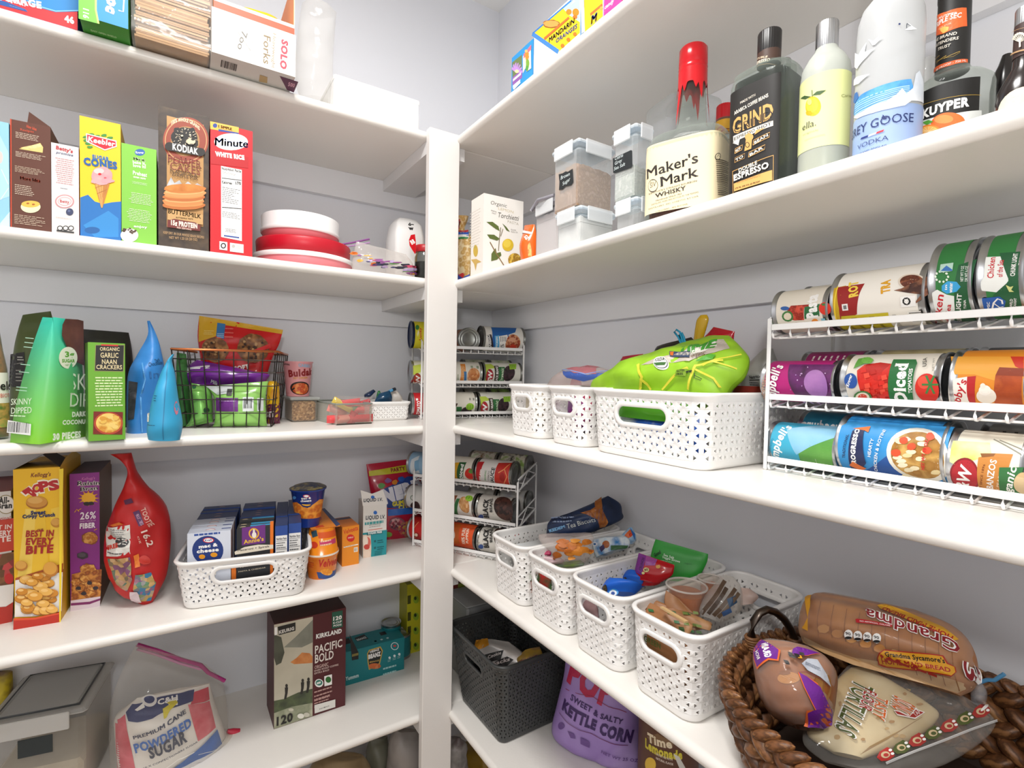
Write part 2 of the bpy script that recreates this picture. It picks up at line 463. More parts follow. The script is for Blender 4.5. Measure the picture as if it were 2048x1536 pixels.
for k, z in enumerate(ZU+[.0993]):
    board('pantry_shelf', z, 'L', 'white painted shelf board on the back wall, '+words[k])
    board('pantry_shelf', z, 'R', 'white painted shelf board on the right wall, '+words[k])
mp = MB().box((-.3905, -.346, 0), (-.3135, -.327, ZU[0]+TH), 'paint:#e6e2de:.35', bev=.0015)
mp.obj('shelf_post', label='tall white painted post at the inner corner of the shelves', cat='post')
# ------------------------------------------------------------ cartons
class Carton:
    """box standing on z (or with its front on plane x / y): bl, br, top are photo pixels of the front face; D its depth"""
    def __init__(s, bl, br, top, D, z=None, y=None, x=None, zb=None, H=None, front='#ffffff', side=None, topc=None, lean=0., W=None, A=None, ex=None):
        if A is not None: A = V(A); B = A+V(ex)
        elif y is not None or x is not None:
            A = P(*bl, x=x, y=y); B = P(*br, x=x, y=y)
            if zb is not None: A.z = B.z = zb
        else: A = P(*bl, z=z); B = P(*br, z=z)
        B.z = A.z
        s.ex = (B-A).normalized(); s.W = W or (B-A).length; s.d = UP.cross(s.ex); s.D = D; s.A = A
        s.up = (UP+s.d*lean).normalized(); s.d = s.ex.cross(s.up)*-1
        s.H = H or Plane(A, s.ex, s.up).hit(top)[1]
        s.mb = MB(); side = side or front; topc = topc or side
        W, H = s.W, s.H
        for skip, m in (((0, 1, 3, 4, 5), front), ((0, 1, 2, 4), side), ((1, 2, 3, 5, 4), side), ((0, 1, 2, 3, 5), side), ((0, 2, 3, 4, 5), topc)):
            s.mb.box((0, 0, 0), (W, D, H), m, A, s.ex, s.d, s.up, skip=skip)
        s.F = Plane(A, s.ex, s.up); s.Rt = Plane(A+s.ex*W, s.d, s.up); s.Lf = Plane(A+s.d*D, s.d*-1, s.up); s.Tp = Plane(A+s.up*H, s.ex, s.d)
        s.Bt = Plane(A+s.d*D, s.ex, s.d*-1)
        s.mb.box((W*.02, D*.02, H), (W*.98, D*.5, H+.0004), topc, A, s.ex, s.d, s.up)
    def f(s): return Deco(s.mb, s.F)
    def px(s, S): return Deco(s.mb, S)
    def fr(s, S='F'):
        S_, wh = {'F': (s.F, (s.W, s.H)), 'R': (s.Rt, (s.D, s.H)), 'L': (s.Lf, (s.D, s.H)), 'T': (s.Tp, (s.W, s.D)), 'B': (s.Bt, (s.W, s.D))}[S]
        return Deco(s.mb, S_, fr=wh)
    def done(s, name, label, cat='box', **kw):
        return s.mb.obj(name, at=s.A+s.ex*s.W/2+s.d*s.D/2, label=label, cat=cat, **kw)

# ------------------------------------------------------------ woven plastic baskets
class Loop:
    """rounded rectangle that grows with height; u runs 0..1 round it from the middle of the front"""
    def __init__(s, A, ex, W, L, H, fl, rc):
        s.A, s.ex, s.W, s.L, s.H, s.fl, s.rc = A, ex, W, L, H, fl, rc; s.d = UP.cross(ex)
        s.c = A+ex*W/2+s.d*L/2; s.per = 2*(W+L)-8*rc+2*math.pi*rc
    def at(s, u, z, off=0.):
        g = s.fl*z/s.H; hw, hl, rc = s.W/2+g, s.L/2+g, s.rc+g*.4
        a, b = hw-rc, hl-rc; q = math.pi*rc/2
        p = (u % 1)*(4*a+4*b+4*q)
        for seg in ((a, 0), (q, 1), (2*b, 2), (q, 3), (2*a, 4), (q, 5), (2*b, 6), (q, 7), (a, 8)):
            n, k = seg
            if p <= n+1e-9: break
            p -= n
        t = p/n if n else 0
        if k == 0: x, y, nx, ny = p, -hl, 0, -1
        elif k == 2: x, y, nx, ny = hw, -b+p, 1, 0
        elif k == 4: x, y, nx, ny = a-p, hl, 0, 1
        elif k == 6: x, y, nx, ny = -hw, b-p, -1, 0
        elif k == 8: x, y, nx, ny = -a+p, -hl, 0, -1
        else:
            an = {1: -90, 3: 0, 5: 90, 7: 180}[k]; an = math.radians(an+90*t); nx, ny = math.cos(an), math.sin(an)
            x = (a if k in (1, 3) else -a)+rc*nx; y = (-b if k in (1, 7) else b)+rc*ny
        return s.c+s.ex*(x+nx*off)+s.d*(y+ny*off)+UP*z
def basket(A, ex, W, L, H, label, m='plastic:#f1efec', fl=.012, rc=.022, hw=.043, hh=.0125, hz=.66, p=.024, rh=.0096, name='storage_basket', group=None, base=.012, th=.0016, small=False):
    A = V(A); lp = Loop(A, V(ex).normalized(), W, L, H, fl, rc)
    N = max(8, round(lp.per/p)); z0, z1 = base, H-.012; M = max(2, round((z1-z0)/rh)); dz = (z1-z0)/M
    fu = (W/2)/lp.per
    mb = MB(); vs = []; fs = []
    def inh(u, z):
        if not hw: return False
        for c in (0, .5):
            du = ((u-c+.5) % 1-.5)*lp.per; q = max(0, abs(du)-(hw-hh)); 
            if math.hypot(q, z-hz*H) < hh+.0045: return True
        return False
    tx, ty = .30, .36   # hole size inside the half cell
    for j in range(M):
        for i in range(2*N):
            # half cells: one triangle each, mirrored pairs, rows staggered
            k = i+(j % 2); left = k % 2 == 0
            ua, ub = i/(2*N), (i+1)/(2*N); za, zb = z0+j*dz, z0+(j+1)*dz; zm = (za+zb)/2
            if inh((ua+ub)/2, zm): continue
            # local x 0..1 in the half cell; the pair meets at the right (left cell) or left (right cell) side
            X = (lambda x: ua+(ub-ua)*x) if left else (lambda x: ub-(ub-ua)*x)
            pts = [(0, za), (1, za), (1, zb), (0, zb), (.42, zm), (.76, zm-dz*ty), (.76, zm+dz*ty), (1, zm)]
            rel = [.0004, .0002, .0002, .0004, -.0002, .0006, .0006, .0011]
            if j % 2: rel[7] = .0013
            b = len(vs)
            for (x, z), e in zip(pts, rel): vs.append(lp.at(X(x), z, e+th))
            for (x, z), e in zip(pts, rel): vs.append(lp.at(X(x), z, 0))
            f = [(0, 1, 5), (0, 5, 4), (0, 4, 3), (3, 4, 6), (3, 6, 2), (1, 7, 5), (2, 6, 7), (5, 7, 6)]
            g = [tuple(b+q for q in t) for t in f]+[tuple(b+8+q for q in t[::-1]) for t in f]
            g += [(b+4, b+5, b+13, b+12), (b+5, b+6, b+14, b+13), (b+6, b+4, b+12, b+14)]
            fs += g if left else [t[::-1] for t in g]
    mb.add(vs, fs, m)
    n = 4*N if not small else 2*N
    def ring(z, off): return [lp.at(i/n, z, off) for i in range(n)]
    mb.grid([ring(0, -.004), ring(.002, .0), ring(.006, th), ring(z0+.0003, th)], m, True, True)
    mb.grid([ring(z0+.0003, 0), ring(.0022, 0)], m, True, True)
    mb.add(ring(.002, 0), [tuple(range(n))], m); mb.add(ring(0, -.004), [tuple(range(n-1, -1, -1))], m)
    o = mb.obj(name, at=lp.c, label=label, cat='basket', group=group)
    r = MB()
    r.grid([ring(z1-.0003, th), ring(z1+.003, th+.001), ring(H-.006, th+.0035), ring(H-.002, th+.005), ring(H, th+.003), ring(H+.0005, 0), ring(H-.001, -.0015), ring(H-.004, -.001), ring(z1-.0003, 0)], m, True, True)
    r.obj('rim', parent=o)
    if hw:
        for c in (0, .5):
            h = MB(); rows = []
            prof = [(hh+.0078, .0002), (hh+.0074, th+.0012), (hh+.005, th+.002), (hh+.001, th+.002), (hh, th+.0012), (hh, -.001), (hh+.001, -.0015), (hh+.007, -.0015), (hh+.0078, .0002)]
            for rr, off in prof:
                row = []
                for k in range(40):
                    q = 2*math.pi*k/40; x = (hw-hh)*(1 if math.cos(q) > 0 else -1)+rr*math.cos(q); z = hz*H+rr*math.sin(q)
                    row.append(lp.at(c+x/lp.per, z, off))
                rows.append(row)
            h.grid(rows, m, True, True); h.obj('handle_frame', parent=o)
    return o

# ------------------------------------------------------------ cans
class Can:
    def __init__(s, O, a, e, R, L, col='#ffffff', metal='metal:#b9bbbd'):
        O = V(O); s.L = L; s.R = R
        prof = [(0, R+.0012), (.0022, R+.0014), (.0045, R-.0006), (.007, R), (L-.007, R), (L-.0045, R-.0006), (L-.0022, R+.0014), (L, R+.0012)]
        s.S = Rev(O, a, e, prof); s.mb = MB(); n = 56
        s.mb.rev(s.S, 0, L, metal, n)
        for t, sg in ((0, 1), (L, -1)):
            ring = lambda tt, r: [s.S.O+s.S.a*tt+(s.S.e*math.cos(2*math.pi*k/40)+s.S.e2*math.sin(2*math.pi*k/40))*r for k in range(40)]
            rows = [ring(t, R+.0012), ring(t, R-.0004), ring(t+sg*.003, R-.0008), ring(t+sg*.003, R*.86), ring(t+sg*.0022, R*.83), ring(t+sg*.003, R*.8), ring(t+sg*.003, R*.62), ring(t+sg*.0025, R*.6), ring(t+sg*.003, R*.57), ring(t+sg*.003, .001)]
            if sg > 0: rows = rows[::-1]
            s.mb.grid(rows, metal, True, True)
        s.lb = MB(); s.LS = Rev(O, a, e, [(0, R), (L, R)])
        s.lb.rev(s.LS, .0068, L-.0068, col, 64, .00025, ts=[.0068, L-.0068]); s.col = col
    def f(s): return Deco(s.lb, s.LS, base=.0004)
    def fr(s): # x 0..1 around from the side away, y 0..1 along the axis; 0.5 faces the viewer
        d = Deco(s.lb, s.LS, base=.0004); C = 2*math.pi*s.R; d.fr = (C, s.L); q0 = d.q
        d.q = lambda p: ((p[0]-.5)*C, p[1]*s.L); return d
    def band(s, t0, t1, m, lay=1):
        s.lb.rev(s.LS, t0, t1, m, 64, .00025+.00007*lay, ts=[t0, t1]); return s
    def done(s, label, name='food_can', cat='can', **kw):
        o = s.mb.obj(name, at=s.S.O+s.S.a*s.L/2-UP*s.R, label=label, cat=cat, **kw)
        s.lb.obj('paper_label', parent=o); return o

# ------------------------------------------------------------ white wire can rack
class Rack:
    """O front-left foot; ex along the cans, ey into the shelf; tiers = heights of the wire trays above the foot"""
    def __init__(s, O, ex, Lx, dep, label, tiers=(.003, .0875, .181), slope=.2, name='can_rack', lo=0.):
        s.O = O = V(O); s.ex = ex = V(ex).normalized(); s.ey = ey = UP.cross(ex); s.tiers = tiers; s.slope = slope; m = 'plastic:#f3f2f0'
        p = s.p = lambda a, b, c: O+ex*a+ey*b+UP*c
        r0 = s.root = root(name, p(Lx/2, dep/2, 0), label=label, cat='rack'); wr = .002; top = tiers[-1]+.03
        for a in (lo, Lx):
            mb = MB()
            mb.tube([p(a, -.004, wr), p(a, -.004, top-.006), p(a, .004, top), p(a, dep-.01, top+(dep-.01)*slope), p(a, dep, top+dep*slope-.006), p(a, dep, wr)], .0026, m)
            mb.tube([p(a, -.004, wr), p(a, dep, wr)], .0022, m)
            for t in tiers:
                mb.tube([p(a, -.004, t+.001), p(a, dep, t+.001+dep*slope)], wr, m)
                if a == Lx: mb.tube([p(a, 0, t+.030), p(a, dep, t+.030+dep*slope)], .0018, m); mb.tube([p(a, dep*.12, t+.002), p(a, dep*.5, t+.030+dep*.5*slope), p(a, dep*.9, t+.004+dep*slope)], .0015, m, 6)
            mb.obj('side_frame', parent=r0)
        for t in tiers:
            mb = MB(); n = max(4, round(Lx/.024)); fy = -.004
            mb.box((lo+.004, fy-.0026, t+.0085), (Lx-.004, fy-.0002, t+.0165), m, O, ex, ey, UP, bev=.0006)
            w_ = MB()
            for k in range(n+1):
                a = lo+.005+(Lx-lo-.01)*k/n
                w_.tube([p(a, fy, t+.012), p(a, fy-.001, t+.003), p(a, fy+.001, t-.001), p(a, fy+.006, t-.0016), p(a, dep, t+dep*slope-.0016)], .0015, m, 6)
            for b in (.012, dep*.5, dep*.95): w_.tube([p(lo, b, t-.0036+b*slope), p(Lx, b, t-.0036+b*slope)], .0015, m, 6)
            mb.obj('front_rail', parent=r0); w_.obj('wire_tray', parent=r0)
    def can(s, t, l, r, R, col, row=0, gap=.001, metal='metal:#b9bbbd'):
        """can on tier t between pixels l and r (or between metres along the rack)"""
        F = Plane(s.O+s.ey*(R*.25), s.ex, UP)
        a0 = F.hit(l)[0] if isinstance(l, tuple) else l; a1 = F.hit(r)[0] if isinstance(r, tuple) else r
        b = R+row*(2*R+.0025); c = s.tiers[t]+R*math.sqrt(1+s.slope**2)+b*s.slope
        if row == 0: b -= .0005
        return Can(s.p(a0+gap, b, c+.0004), s.ex, s.ey*-1, R, a1-a0-2*gap, col, metal)

# ------------------------------------------------------------ simple helpers
def ring_pts(c, r, n=24, a=AX, b=AY): return [V(c)+a*(r*math.cos(2*math.pi*k/n))+b*(r*math.sin(2*math.pi*k/n)) for k in range(n)]
def bag(name, label, rows, m, z=None, x=None, y=None, at=None, ex=None, ey=UP, p=.5, wr=.003, fr=22, seed=0, deco=None, cat='bag', nu=20, nv=26, back=1., m2=None, group=None, fin=True, zmin=-9):
    """bag on a plane through the pixel `at` (on shelf z, or plane x/y)"""
    O = P(*at, x=x, y=y, z=z); S = Pouch(O, ex, ey, rows, p, wr, fr, seed); S.zmin = zmin
    mb = MB(); S.build(mb, m, nu, nv, back, m2=m2)
    if deco: deco(Deco(mb, S))
    lo = min(mb.v, key=lambda q: q[2])[2]
    c = sum((V(q) for q in mb.v), V())/len(mb.v)
    o = mb.obj(name, at=(c.x, c.y, lo), label=label, cat=cat, group=group) if fin else mb
    return o
# ------------------------------------------------------------ back wall, second shelf: row of cartons (photo zoom 2.953x)
crop(0, 0, 2.953)
NAVY, WHT, RED, BLK = '#1b2a6b', '#f6f4f0', '#d4152a', '#181614'
def l2(bl, br, top, D=.19, y=-.302, **k): return Carton(bl, br, top, D, y=y, zb=Z2, **k)
c = l2((-95, 1330), (58, 1342), (50, 727), front='#8fc3dc', side='#7fb6d2', topc='#22303a')
d = c.f(); d.poly([(0, 800), (50, 900), (56, 1160), (0, 1180)], '#a9d6ea').E(0, 930, 17, 36, '#e4c3bd').poly([(0, 1320), (58, 1250), (58, 1342), (0, 1335)], '#bfe2f0'); d.line([(8, 1000), (50, 1090)], 5, '#cfe9f4').line([(3, 1180), (52, 1110)], 5, '#cfe9f4')
c.done('cake_mix_box', 'light blue baking box at the far left end of the second shelf', group=None)
c = l2((66, 1346), (303, 1376), (63, 702), front='#5b3122', side='#4a2619', topc='#2c1a12')
d = c.f(); d.line([(64, 702), (66, 1346)], 6, '#c2401f')
d.T('New Idea', 155, 752, 215, 772, 16, '#b4472c', .05).T('Recipes', 120, 770, 200, 785, 12, '#b4472c')
for y0, n in ((775, 4), (890, 4)): d.Ls(92, y0, 235 if n == 4 and y0 < 800 else 272, y0+66, n, '#d9c6b0', .3)
d.poly([(112, 880), (238, 845), (255, 870), (252, 903)], '#e2c277').poly([(120, 872), (235, 850), (250, 866), (180, 884)], 'noise:#f0dba0:#d9b062:90')
d.Ls(88, 975, 272, 1045, 5, '#cbb59d', .3); d.T('More Idea', 120, 1060, 240, 1078, 20, '#b4472c', .04); d.Ls(88, 1085, 205, 1165, 6, '#d9c6b0', .3)
d.E(182, 1222, 58, 36, '#efe0b4').E(182, 1206, 54, 20, '#e3b54b').E(165, 1202, 9, 5, '#a55b1e').E(198, 1208, 9, 5, '#a55b1e'); d.Ls(85, 1262, 275, 1345, 6, '#cbb59d', .3)
fl_ = MB(); A = c.Tp
fl_.add([A.map(c.W*.42, 0, 0), A.map(c.W, 0, 0), A.map(c.W, c.D*.02, -.0), A.map(c.W, .03, .0), A.map(c.W*.42, .012, .022)], [(0, 1, 4), (1, 3, 4), (0, 4, 3), (0, 3, 1)], '#4f2a1c')
o = c.done('baking_mix_box', 'dark brown pie and cake baking box with small print, its flap open'); fl_.obj('flap', parent=o)
c = l2((306, 1381), (468, 1395), (303, 840), D=.15, front='#d9d4d1', side='#b52b38', topc='#c9c4c1')
d = c.f(); d.T("Betty's", 330, 880, 430, 905, 20, '#b53a40', .05).T('promise', 330, 905, 432, 925, 14, '#4a5578', .02, 0, .25)
d.Ls(325, 925, 440, 1100, 13, '#c78f92', .35, .25, True).Ls(358, 1108, 415, 1122, 1, '#54607e', .5)
for r_ in (56, 48): d.E(382, 1190, r_, r_*.72, '#c98d90' if r_ == 56 else '#d9d4d1')
d.E(382, 1190, 40, 25, '#c98d90').E(382, 1190, 37, 22, '#d9d4d1').T('Betty', 355, 1196, 410, 1202, 16, '#b53a40')
d.E(412, 1252, 22, 21, '#38405f').E(408, 1246, 8, 7, '#5d688c'); d.Ls(330, 1280, 435, 1300, 2, '#b98', .3)
for x in (355, 388, 420): d.E(x, 1348, 17, 15, '#2b2b2b').E(x, 1348, 12, 10, '#d9d4d1')
d.B(335, 1366, 438, 1370, '#2b2b2b')
c.done('muffin_mix_box', 'pale grey baking box with fine red print, short beside the yellow cone box')
# sugar cones (the mascot of the box is left out)
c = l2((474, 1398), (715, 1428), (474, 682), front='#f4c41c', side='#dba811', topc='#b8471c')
d = c.f()
d.poly([(474, 1166), (520, 1150), (560, 1190), (610, 1205), (660, 1195), (716, 1190), (715, 1428), (474, 1398)], '#1c6db5')
d.poly([(492, 1330), (640, 1245), (700, 1290), (700, 1400), (560, 1400)], '#2f86c8').E(545, 1360, 45, 20, '#175a9a')
for x, y in ((505, 810), (520, 850), (540, 795), (575, 805), (615, 800), (650, 815), (510, 830), (530, 870)): d.E(x, y, 17, 9, '#3c8a34', 9, jit=.2)
d.poly([(508, 788), (688, 832), (690, 868), (620, 890), (510, 838)], '#f4efe6').poly([(514, 795), (683, 837), (684, 863), (619, 883), (516, 834)], RED)
d.T('Keebler', 520, 836, 680, 868, 30, WHT, .03, 0, .12)
d.T('SUGAR', 545, 936, 646, 952, 22, '#2f6fae', .05).T('CONES', 495, 972, 694, 1000, 40, '#195a9c', .06)
d.poly([(556, 1072), (650, 1072), (606, 1228), (598, 1228)], '#d79a52'); d.poly([(610, 1080), (650, 1078), (606, 1225)], '#bd7c38')
for k in range(5): d.line([(560+k*18, 1080), (590+k*8, 1190-k*12)], 2, '#b06f30')
d.line([(562, 1110), (640, 1085)], 2, '#b06f30').line([(572, 1145), (632, 1120)], 2, '#b06f30')
d.E(603, 1040, 62, 55, 'noise:#f3a8a8:#e98d95:60', jit=.03).E(570, 1072, 32, 14, '#f1a2a4', jit=.1).E(635, 1070, 40, 13, '#ee9aa0', jit=.1).E(585, 1012, 30, 17, '#f8c3c0').E(590, 1030, 10, 7, RED).E(622, 1052, 8, 5, '#d8545f')
c.done('ice_cream_cone_box', 'yellow and blue sugar cone carton with a pink ice cream cone')
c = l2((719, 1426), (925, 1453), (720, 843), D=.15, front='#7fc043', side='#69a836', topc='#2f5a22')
d = c.f(); d.E(826, 900, 30, 20, '#2d5ea8').T('Kroger', 803, 906, 850, 908, 12, WHT)
d.T('Mix it,', 790, 945, 860, 955, 17, '#eef6e2', .04).T('bake it,', 785, 965, 862, 975, 17, '#eef6e2', .04).T('love it!', 787, 985, 862, 995, 17, '#eef6e2', .04)
d.T('Preheat', 785, 1030, 868, 1046, 22, '#eef6e2', .03).T('oven now', 788, 1050, 862, 1062, 14, '#eef6e2', .03)
d.Ls(778, 1068, 872, 1100, 3, '#dcefc8', .3, .3, True).Ls(760, 1130, 905, 1220, 7, '#dcefc8', .3, .3, True).Ls(745, 1225, 900, 1325, 8, '#dcefc8', .3, .3, True).T('enjoy', 790, 1342, 870, 1350, 14, '#eef6e2')
d.E(765, 1390, 52, 40, '#efe9df').E(765, 1378, 46, 26, '#faf6ee')
for k in range(16): d.E(random.uniform(725, 808), random.uniform(1345, 1380), 8, 5, '#4c3424', 6, jit=.2)
c.done('dessert_mix_box', 'bright green baking mix box with white print and a frosted cake corner')
# pancake mix
c = l2((936, 1456), (1233, 1490), (947, 624), D=.09, y=-.30, front='noise:#47372a:#36291f:#55432f:26', side='#3a2d23', topc='#241b15')
d = c.f(); d.poly([(985, 682), (1203, 738), (1200, 1340), (985, 1340)], 'noise:#b08348:#c0925a:14')
d.E(1100, 830, 120, 122, '#8e3a26', 36, 20, 160).E(1100, 830, 132, 138, '#9c4630', 40).E(1100, 830, 122, 127, '#c99a68', 40).E(1100, 830, 117, 121, '#93402b', 40).E(1095, 835, 84, 88, '#a97f4e', 40)
d.T('100% WHOLE GRAINS', 1012, 738, 1180, 772, 22, '#f0d8b5', .03, 0, 0, 1.6)
# bear head emblem
d.E(1045, 775, 20, 22, '#15120f', jit=.1).E(1135, 775, 18, 20, '#15120f', jit=.1).E(1090, 815, 76, 62, '#15120f', 24, jit=.06).E(1125, 850, 46, 36, '#15120f', jit=.1)
for k in range(46):
    q = random.uniform(0, 6.28); r_ = random.uniform(.3, 1); d.line([(1090+66*r_*math.cos(q), 812+52*r_*math.sin(q)), (1090+66*r_*math.cos(q)+9*math.cos(q), 812+52*r_*math.sin(q)+9*math.sin(q))], 3, '#d8c8ae')
d.E(1128, 838, 26, 20, '#d9c6a4').E(1140, 826, 12, 8, '#15120f').E(1075, 805, 7, 5, '#e8d8b6').E(1122, 800, 6, 5, '#e8d8b6').E(1130, 858, 14, 5, '#15120f')
d.E(1000, 868, 26, 25, '#1e1916').E(1185, 902, 26, 24, '#1e1916').poly([(1000, 845), (1185, 878), (1185, 926), (1000, 893)], '#1e1916'); d.T('KODIAK', 1018, 888, 1172, 920, 40, WHT, .03, .025)
d.T('POWER', 992, 962, 1190, 1000, (992, 918), '#74291f', .0, .02).T('CAKES', 1004, 1002, 1182, 1040, (1004, 958), '#74291f', .0, .02)
d.T('FLAPJACK &', 1005, 1022, 1165, 1050, 20, '#3a2317', .0, .015).T('WAFFLE MIX', 1012, 1042, 1170, 1068, 20, '#3a2317', .0, .015)
d.poly([(985, 1100), (1010, 1050), (1030, 1085), (1060, 1068), (1080, 1100), (1110, 1075), (1140, 1100), (1165, 1085), (1202, 1110), (1200, 1180), (985, 1150)], 'noise:#cfd0d2:#8f9296:40')
for k in range(5): d.E(1088+random.uniform(-8, 8), 1215-k*24, 122, 27, ['#b9692a', '#c98245', '#b8672b', '#d29053', '#c0742f'][k], 30, jit=.03).E(1088, 1207-k*24, 112, 18, ['#cf8c4b', '#d9a163', '#cc8745', '#dca667', '#c97d35'][k], 30, jit=.03)
d.E(1088, 1112, 110, 22, 'noise:#d08a3d:#b8691f:40', jit=.03)
d.B(990, 1240, 1198, 1330, '#c39a63'); d.T('BUTTERMILK', 992, 1262, 1186, 1295, 26, '#2d1d14', .015, .03).T('BUTTERMILK TASTE', 1040, 1292, 1140, 1302, 8, '#4a3222', .02)
d.poly([(990, 1305), (1030, 1296), (1150, 1316), (1185, 1335), (1182, 1368), (988, 1345)], '#6f2620'); d.T('15g PROTEIN', 1010, 1330, 1165, 1352, 26, '#f0d8c8', .06).T('PER SERVING', 1045, 1352, 1130, 1364, 10, '#e0c0b0', .02)
d.T('KEEP DRY. IN OUR WHOLE GRAIN RECIPES', 965, 1382, 1205, 1412, 14, '#b08c62', .02).T('NET WT 1.25 LB (20 OZ)', 1000, 1412, 1165, 1425, 14, '#b08c62', .02)
c.done('pancake_mix_box', 'tall dark brown pancake mix carton with a bear emblem and a stack of flapjacks')
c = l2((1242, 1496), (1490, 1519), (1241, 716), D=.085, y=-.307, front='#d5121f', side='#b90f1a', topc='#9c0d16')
d = c.f(); d.poly([(1241, 716), (1410, 752), (1410, 792), (1242, 762)], '#efb24a').poly([(1290, 762), (1410, 785), (1410, 792), (1290, 775)], '#1f3f92').E(1270, 742, 13, 13, '#1f3f92').T('1 SIMPLE', 1290, 752, 1370, 770, 14, '#7a3b10', .04).Ls(1290, 757, 1395, 778, 2, '#8a5a20', .3)
d.E(1366, 838, 98, 50, '#f7f4f0').T('Minute', 1268, 858, 1468, 872, 44, '#1f56a0', .02, 0, .2)
d.poly([(1245, 890), (1468, 928), (1466, 994), (1245, 968)], '#b50e19').T('WHITE RICE', 1272, 920, 1444, 944, 24, WHT, .07)
d.poly([(1305, 980), (1428, 1004), (1428, 1424), (1306, 1400)], '#f4f1ed').T('Nutrition Facts', 1310, 1002, 1424, 1020, 14, '#222', .04).Ls(1312, 1012, 1424, 1046, 3, '#555', .35)
d.poly([(1310, 1050), (1426, 1064), (1426, 1068), (1310, 1054)], '#111').T('Calories', 1310, 1082, 1370, 1090, 14, '#222', .04).T('170', 1392, 1090, 1424, 1092, 16, '#222', .05)
d.Ls(1312, 1100, 1424, 1215, 9, '#777', .3, .6); d.poly([(1310, 1222), (1426, 1232), (1426, 1236), (1310, 1226)], '#111'); d.Ls(1312, 1245, 1424, 1300, 4, '#888', .3); d.Ls(1325, 1345, 1400, 1380, 3, '#777', .3, .3, True); d.B(1322, 1388, 1412, 1408, '#2c4f9a')
d.B(1296, 1425, 1342, 1480, WHT).E(1319, 1452, 16, 17, '#222').E(1319, 1452, 9, 10, WHT).B(1358, 1434, 1438, 1496, '#e9e4de').E(1378, 1455, 10, 10, '#b9b4ae').Ls(1392, 1448, 1430, 1475, 4, '#b9b4ae', .35)
c.done('rice_box', 'red white-rice carton with an oval name plate and a nutrition panel')

# stacked round food tubs (photo zoom 3.073x at 480,400)
crop(480, 400, 3.073)
def tub(cx, yb, ytop, xl, xr, y, prof, mats, label, zb):
    """prof in fractions of (height, radius)"""
    a, b = P(xl, yb, y=y), P(xr, yb, y=y); R = (b.x-a.x)/2; O = V(((a.x+b.x)/2, y, zb))
    return O, R
a, b = P(72, 400, y=-.165), P(688, 400, y=-.165); O = V(((a.x+b.x)/2, -.165, Z2)); R = min(.155, (b.x-a.x)/2)
def rnd(O, prof, m, name, n=64, parent=None, cap=True, **kw):
    S = Rev(O, UP, -AY, prof); mb = MB().rev(S, prof[0][0], prof[-1][0], m, n)
    if cap: mb.disc(S, prof[0][0], m, n, flip=True); mb.disc(S, prof[-1][0], m, n)
    return mb.obj(name, parent=parent, **kw) if parent else mb.obj(name, at=O, **kw)
PK, RD2 = 'plastic:#e3848c', 'plastic:#c3182c'
t1 = rnd(O, [(0, R*.80), (.004, R*.9), (.020, R*.965), (.026, R*.965)], PK, 'food_tub', label='wide pink plastic tub with a white lid, bottom of the round stack', cat='tub')
rnd(O, [(.026, R*.99), (.028, R), (.034, R), (.036, R*.985)], 'plastic:#f3f1f0', 'lid', parent=t1)
O2 = O+UP*.0365; R2 = R*.93
t2 = rnd(O2, [(0, R2*.9), (.006, R2*.985), (.03, R2), (.033, R2*.985), (.035, R2*.9)], RD2, 'food_tub', label='glossy red plastic tub in the middle of the round stack', cat='tub')
O3 = O2+UP*.0355-AX*.008; R3 = R*.77
t3 = rnd(O3, [(0, R3*.86), (.004, R3*.93), (.016, R3*.97)], PK, 'food_tub', label='pink plastic tub with a deep white lid, top of the round stack', cat='tub')
rnd(O3, [(.0155, R3*.985), (.017, R3), (.024, R3), (.026, R3*.97), (.052, R3*.99), (.054, R3*.97)], 'plastic:#f3f1f0', 'lid', parent=t3)
# zip bag of paper crafts
crop(480, 400, 3.073)
def dz(d):
    d.mx = .012
    for k in range(34):
        x = random.uniform(0, 1); pts = [(690+410*x, 350+95*x+random.uniform(-30, 22))]
        d.E(pts[0][0], pts[0][1], random.uniform(14, 40), random.uniform(4, 11), random.choice(['#8a4a86', '#d8742c', '#3a3768', '#c94b6a', '#e3a23c', '#6a8f5a', '#2b2a3a', '#b8a0c8']), 7, jit=.3)
o = bag('zip_bag', 'clear zip bag of colourful paper crafts lying beside the round tubs', [((690, 430), (1062, 485), .012), ((690, 380), (1070, 450), .028), ((700, 320), (1060, 392), .02), ((715, 255), (1020, 335), .003)], 'film:#e6e0dd:.3:.7', y=-.25, at=(690, 430), ex=AX, wr=.006, fr=30, seed=3, deco=dz, cat='bag', nv=18)
m_ = MB(); m_.tube([P(610, 275, y=-.2), P(690, 262, y=-.2), P(795, 240, y=-.2)], .0022, 'plastic:#8d4f92'); m_.tube([P(620, 290, y=-.2), P(700, 280, y=-.2), P(798, 262, y=-.2)], .0018, 'plastic:#b48cbc'); m_.obj('zipper', parent=o)
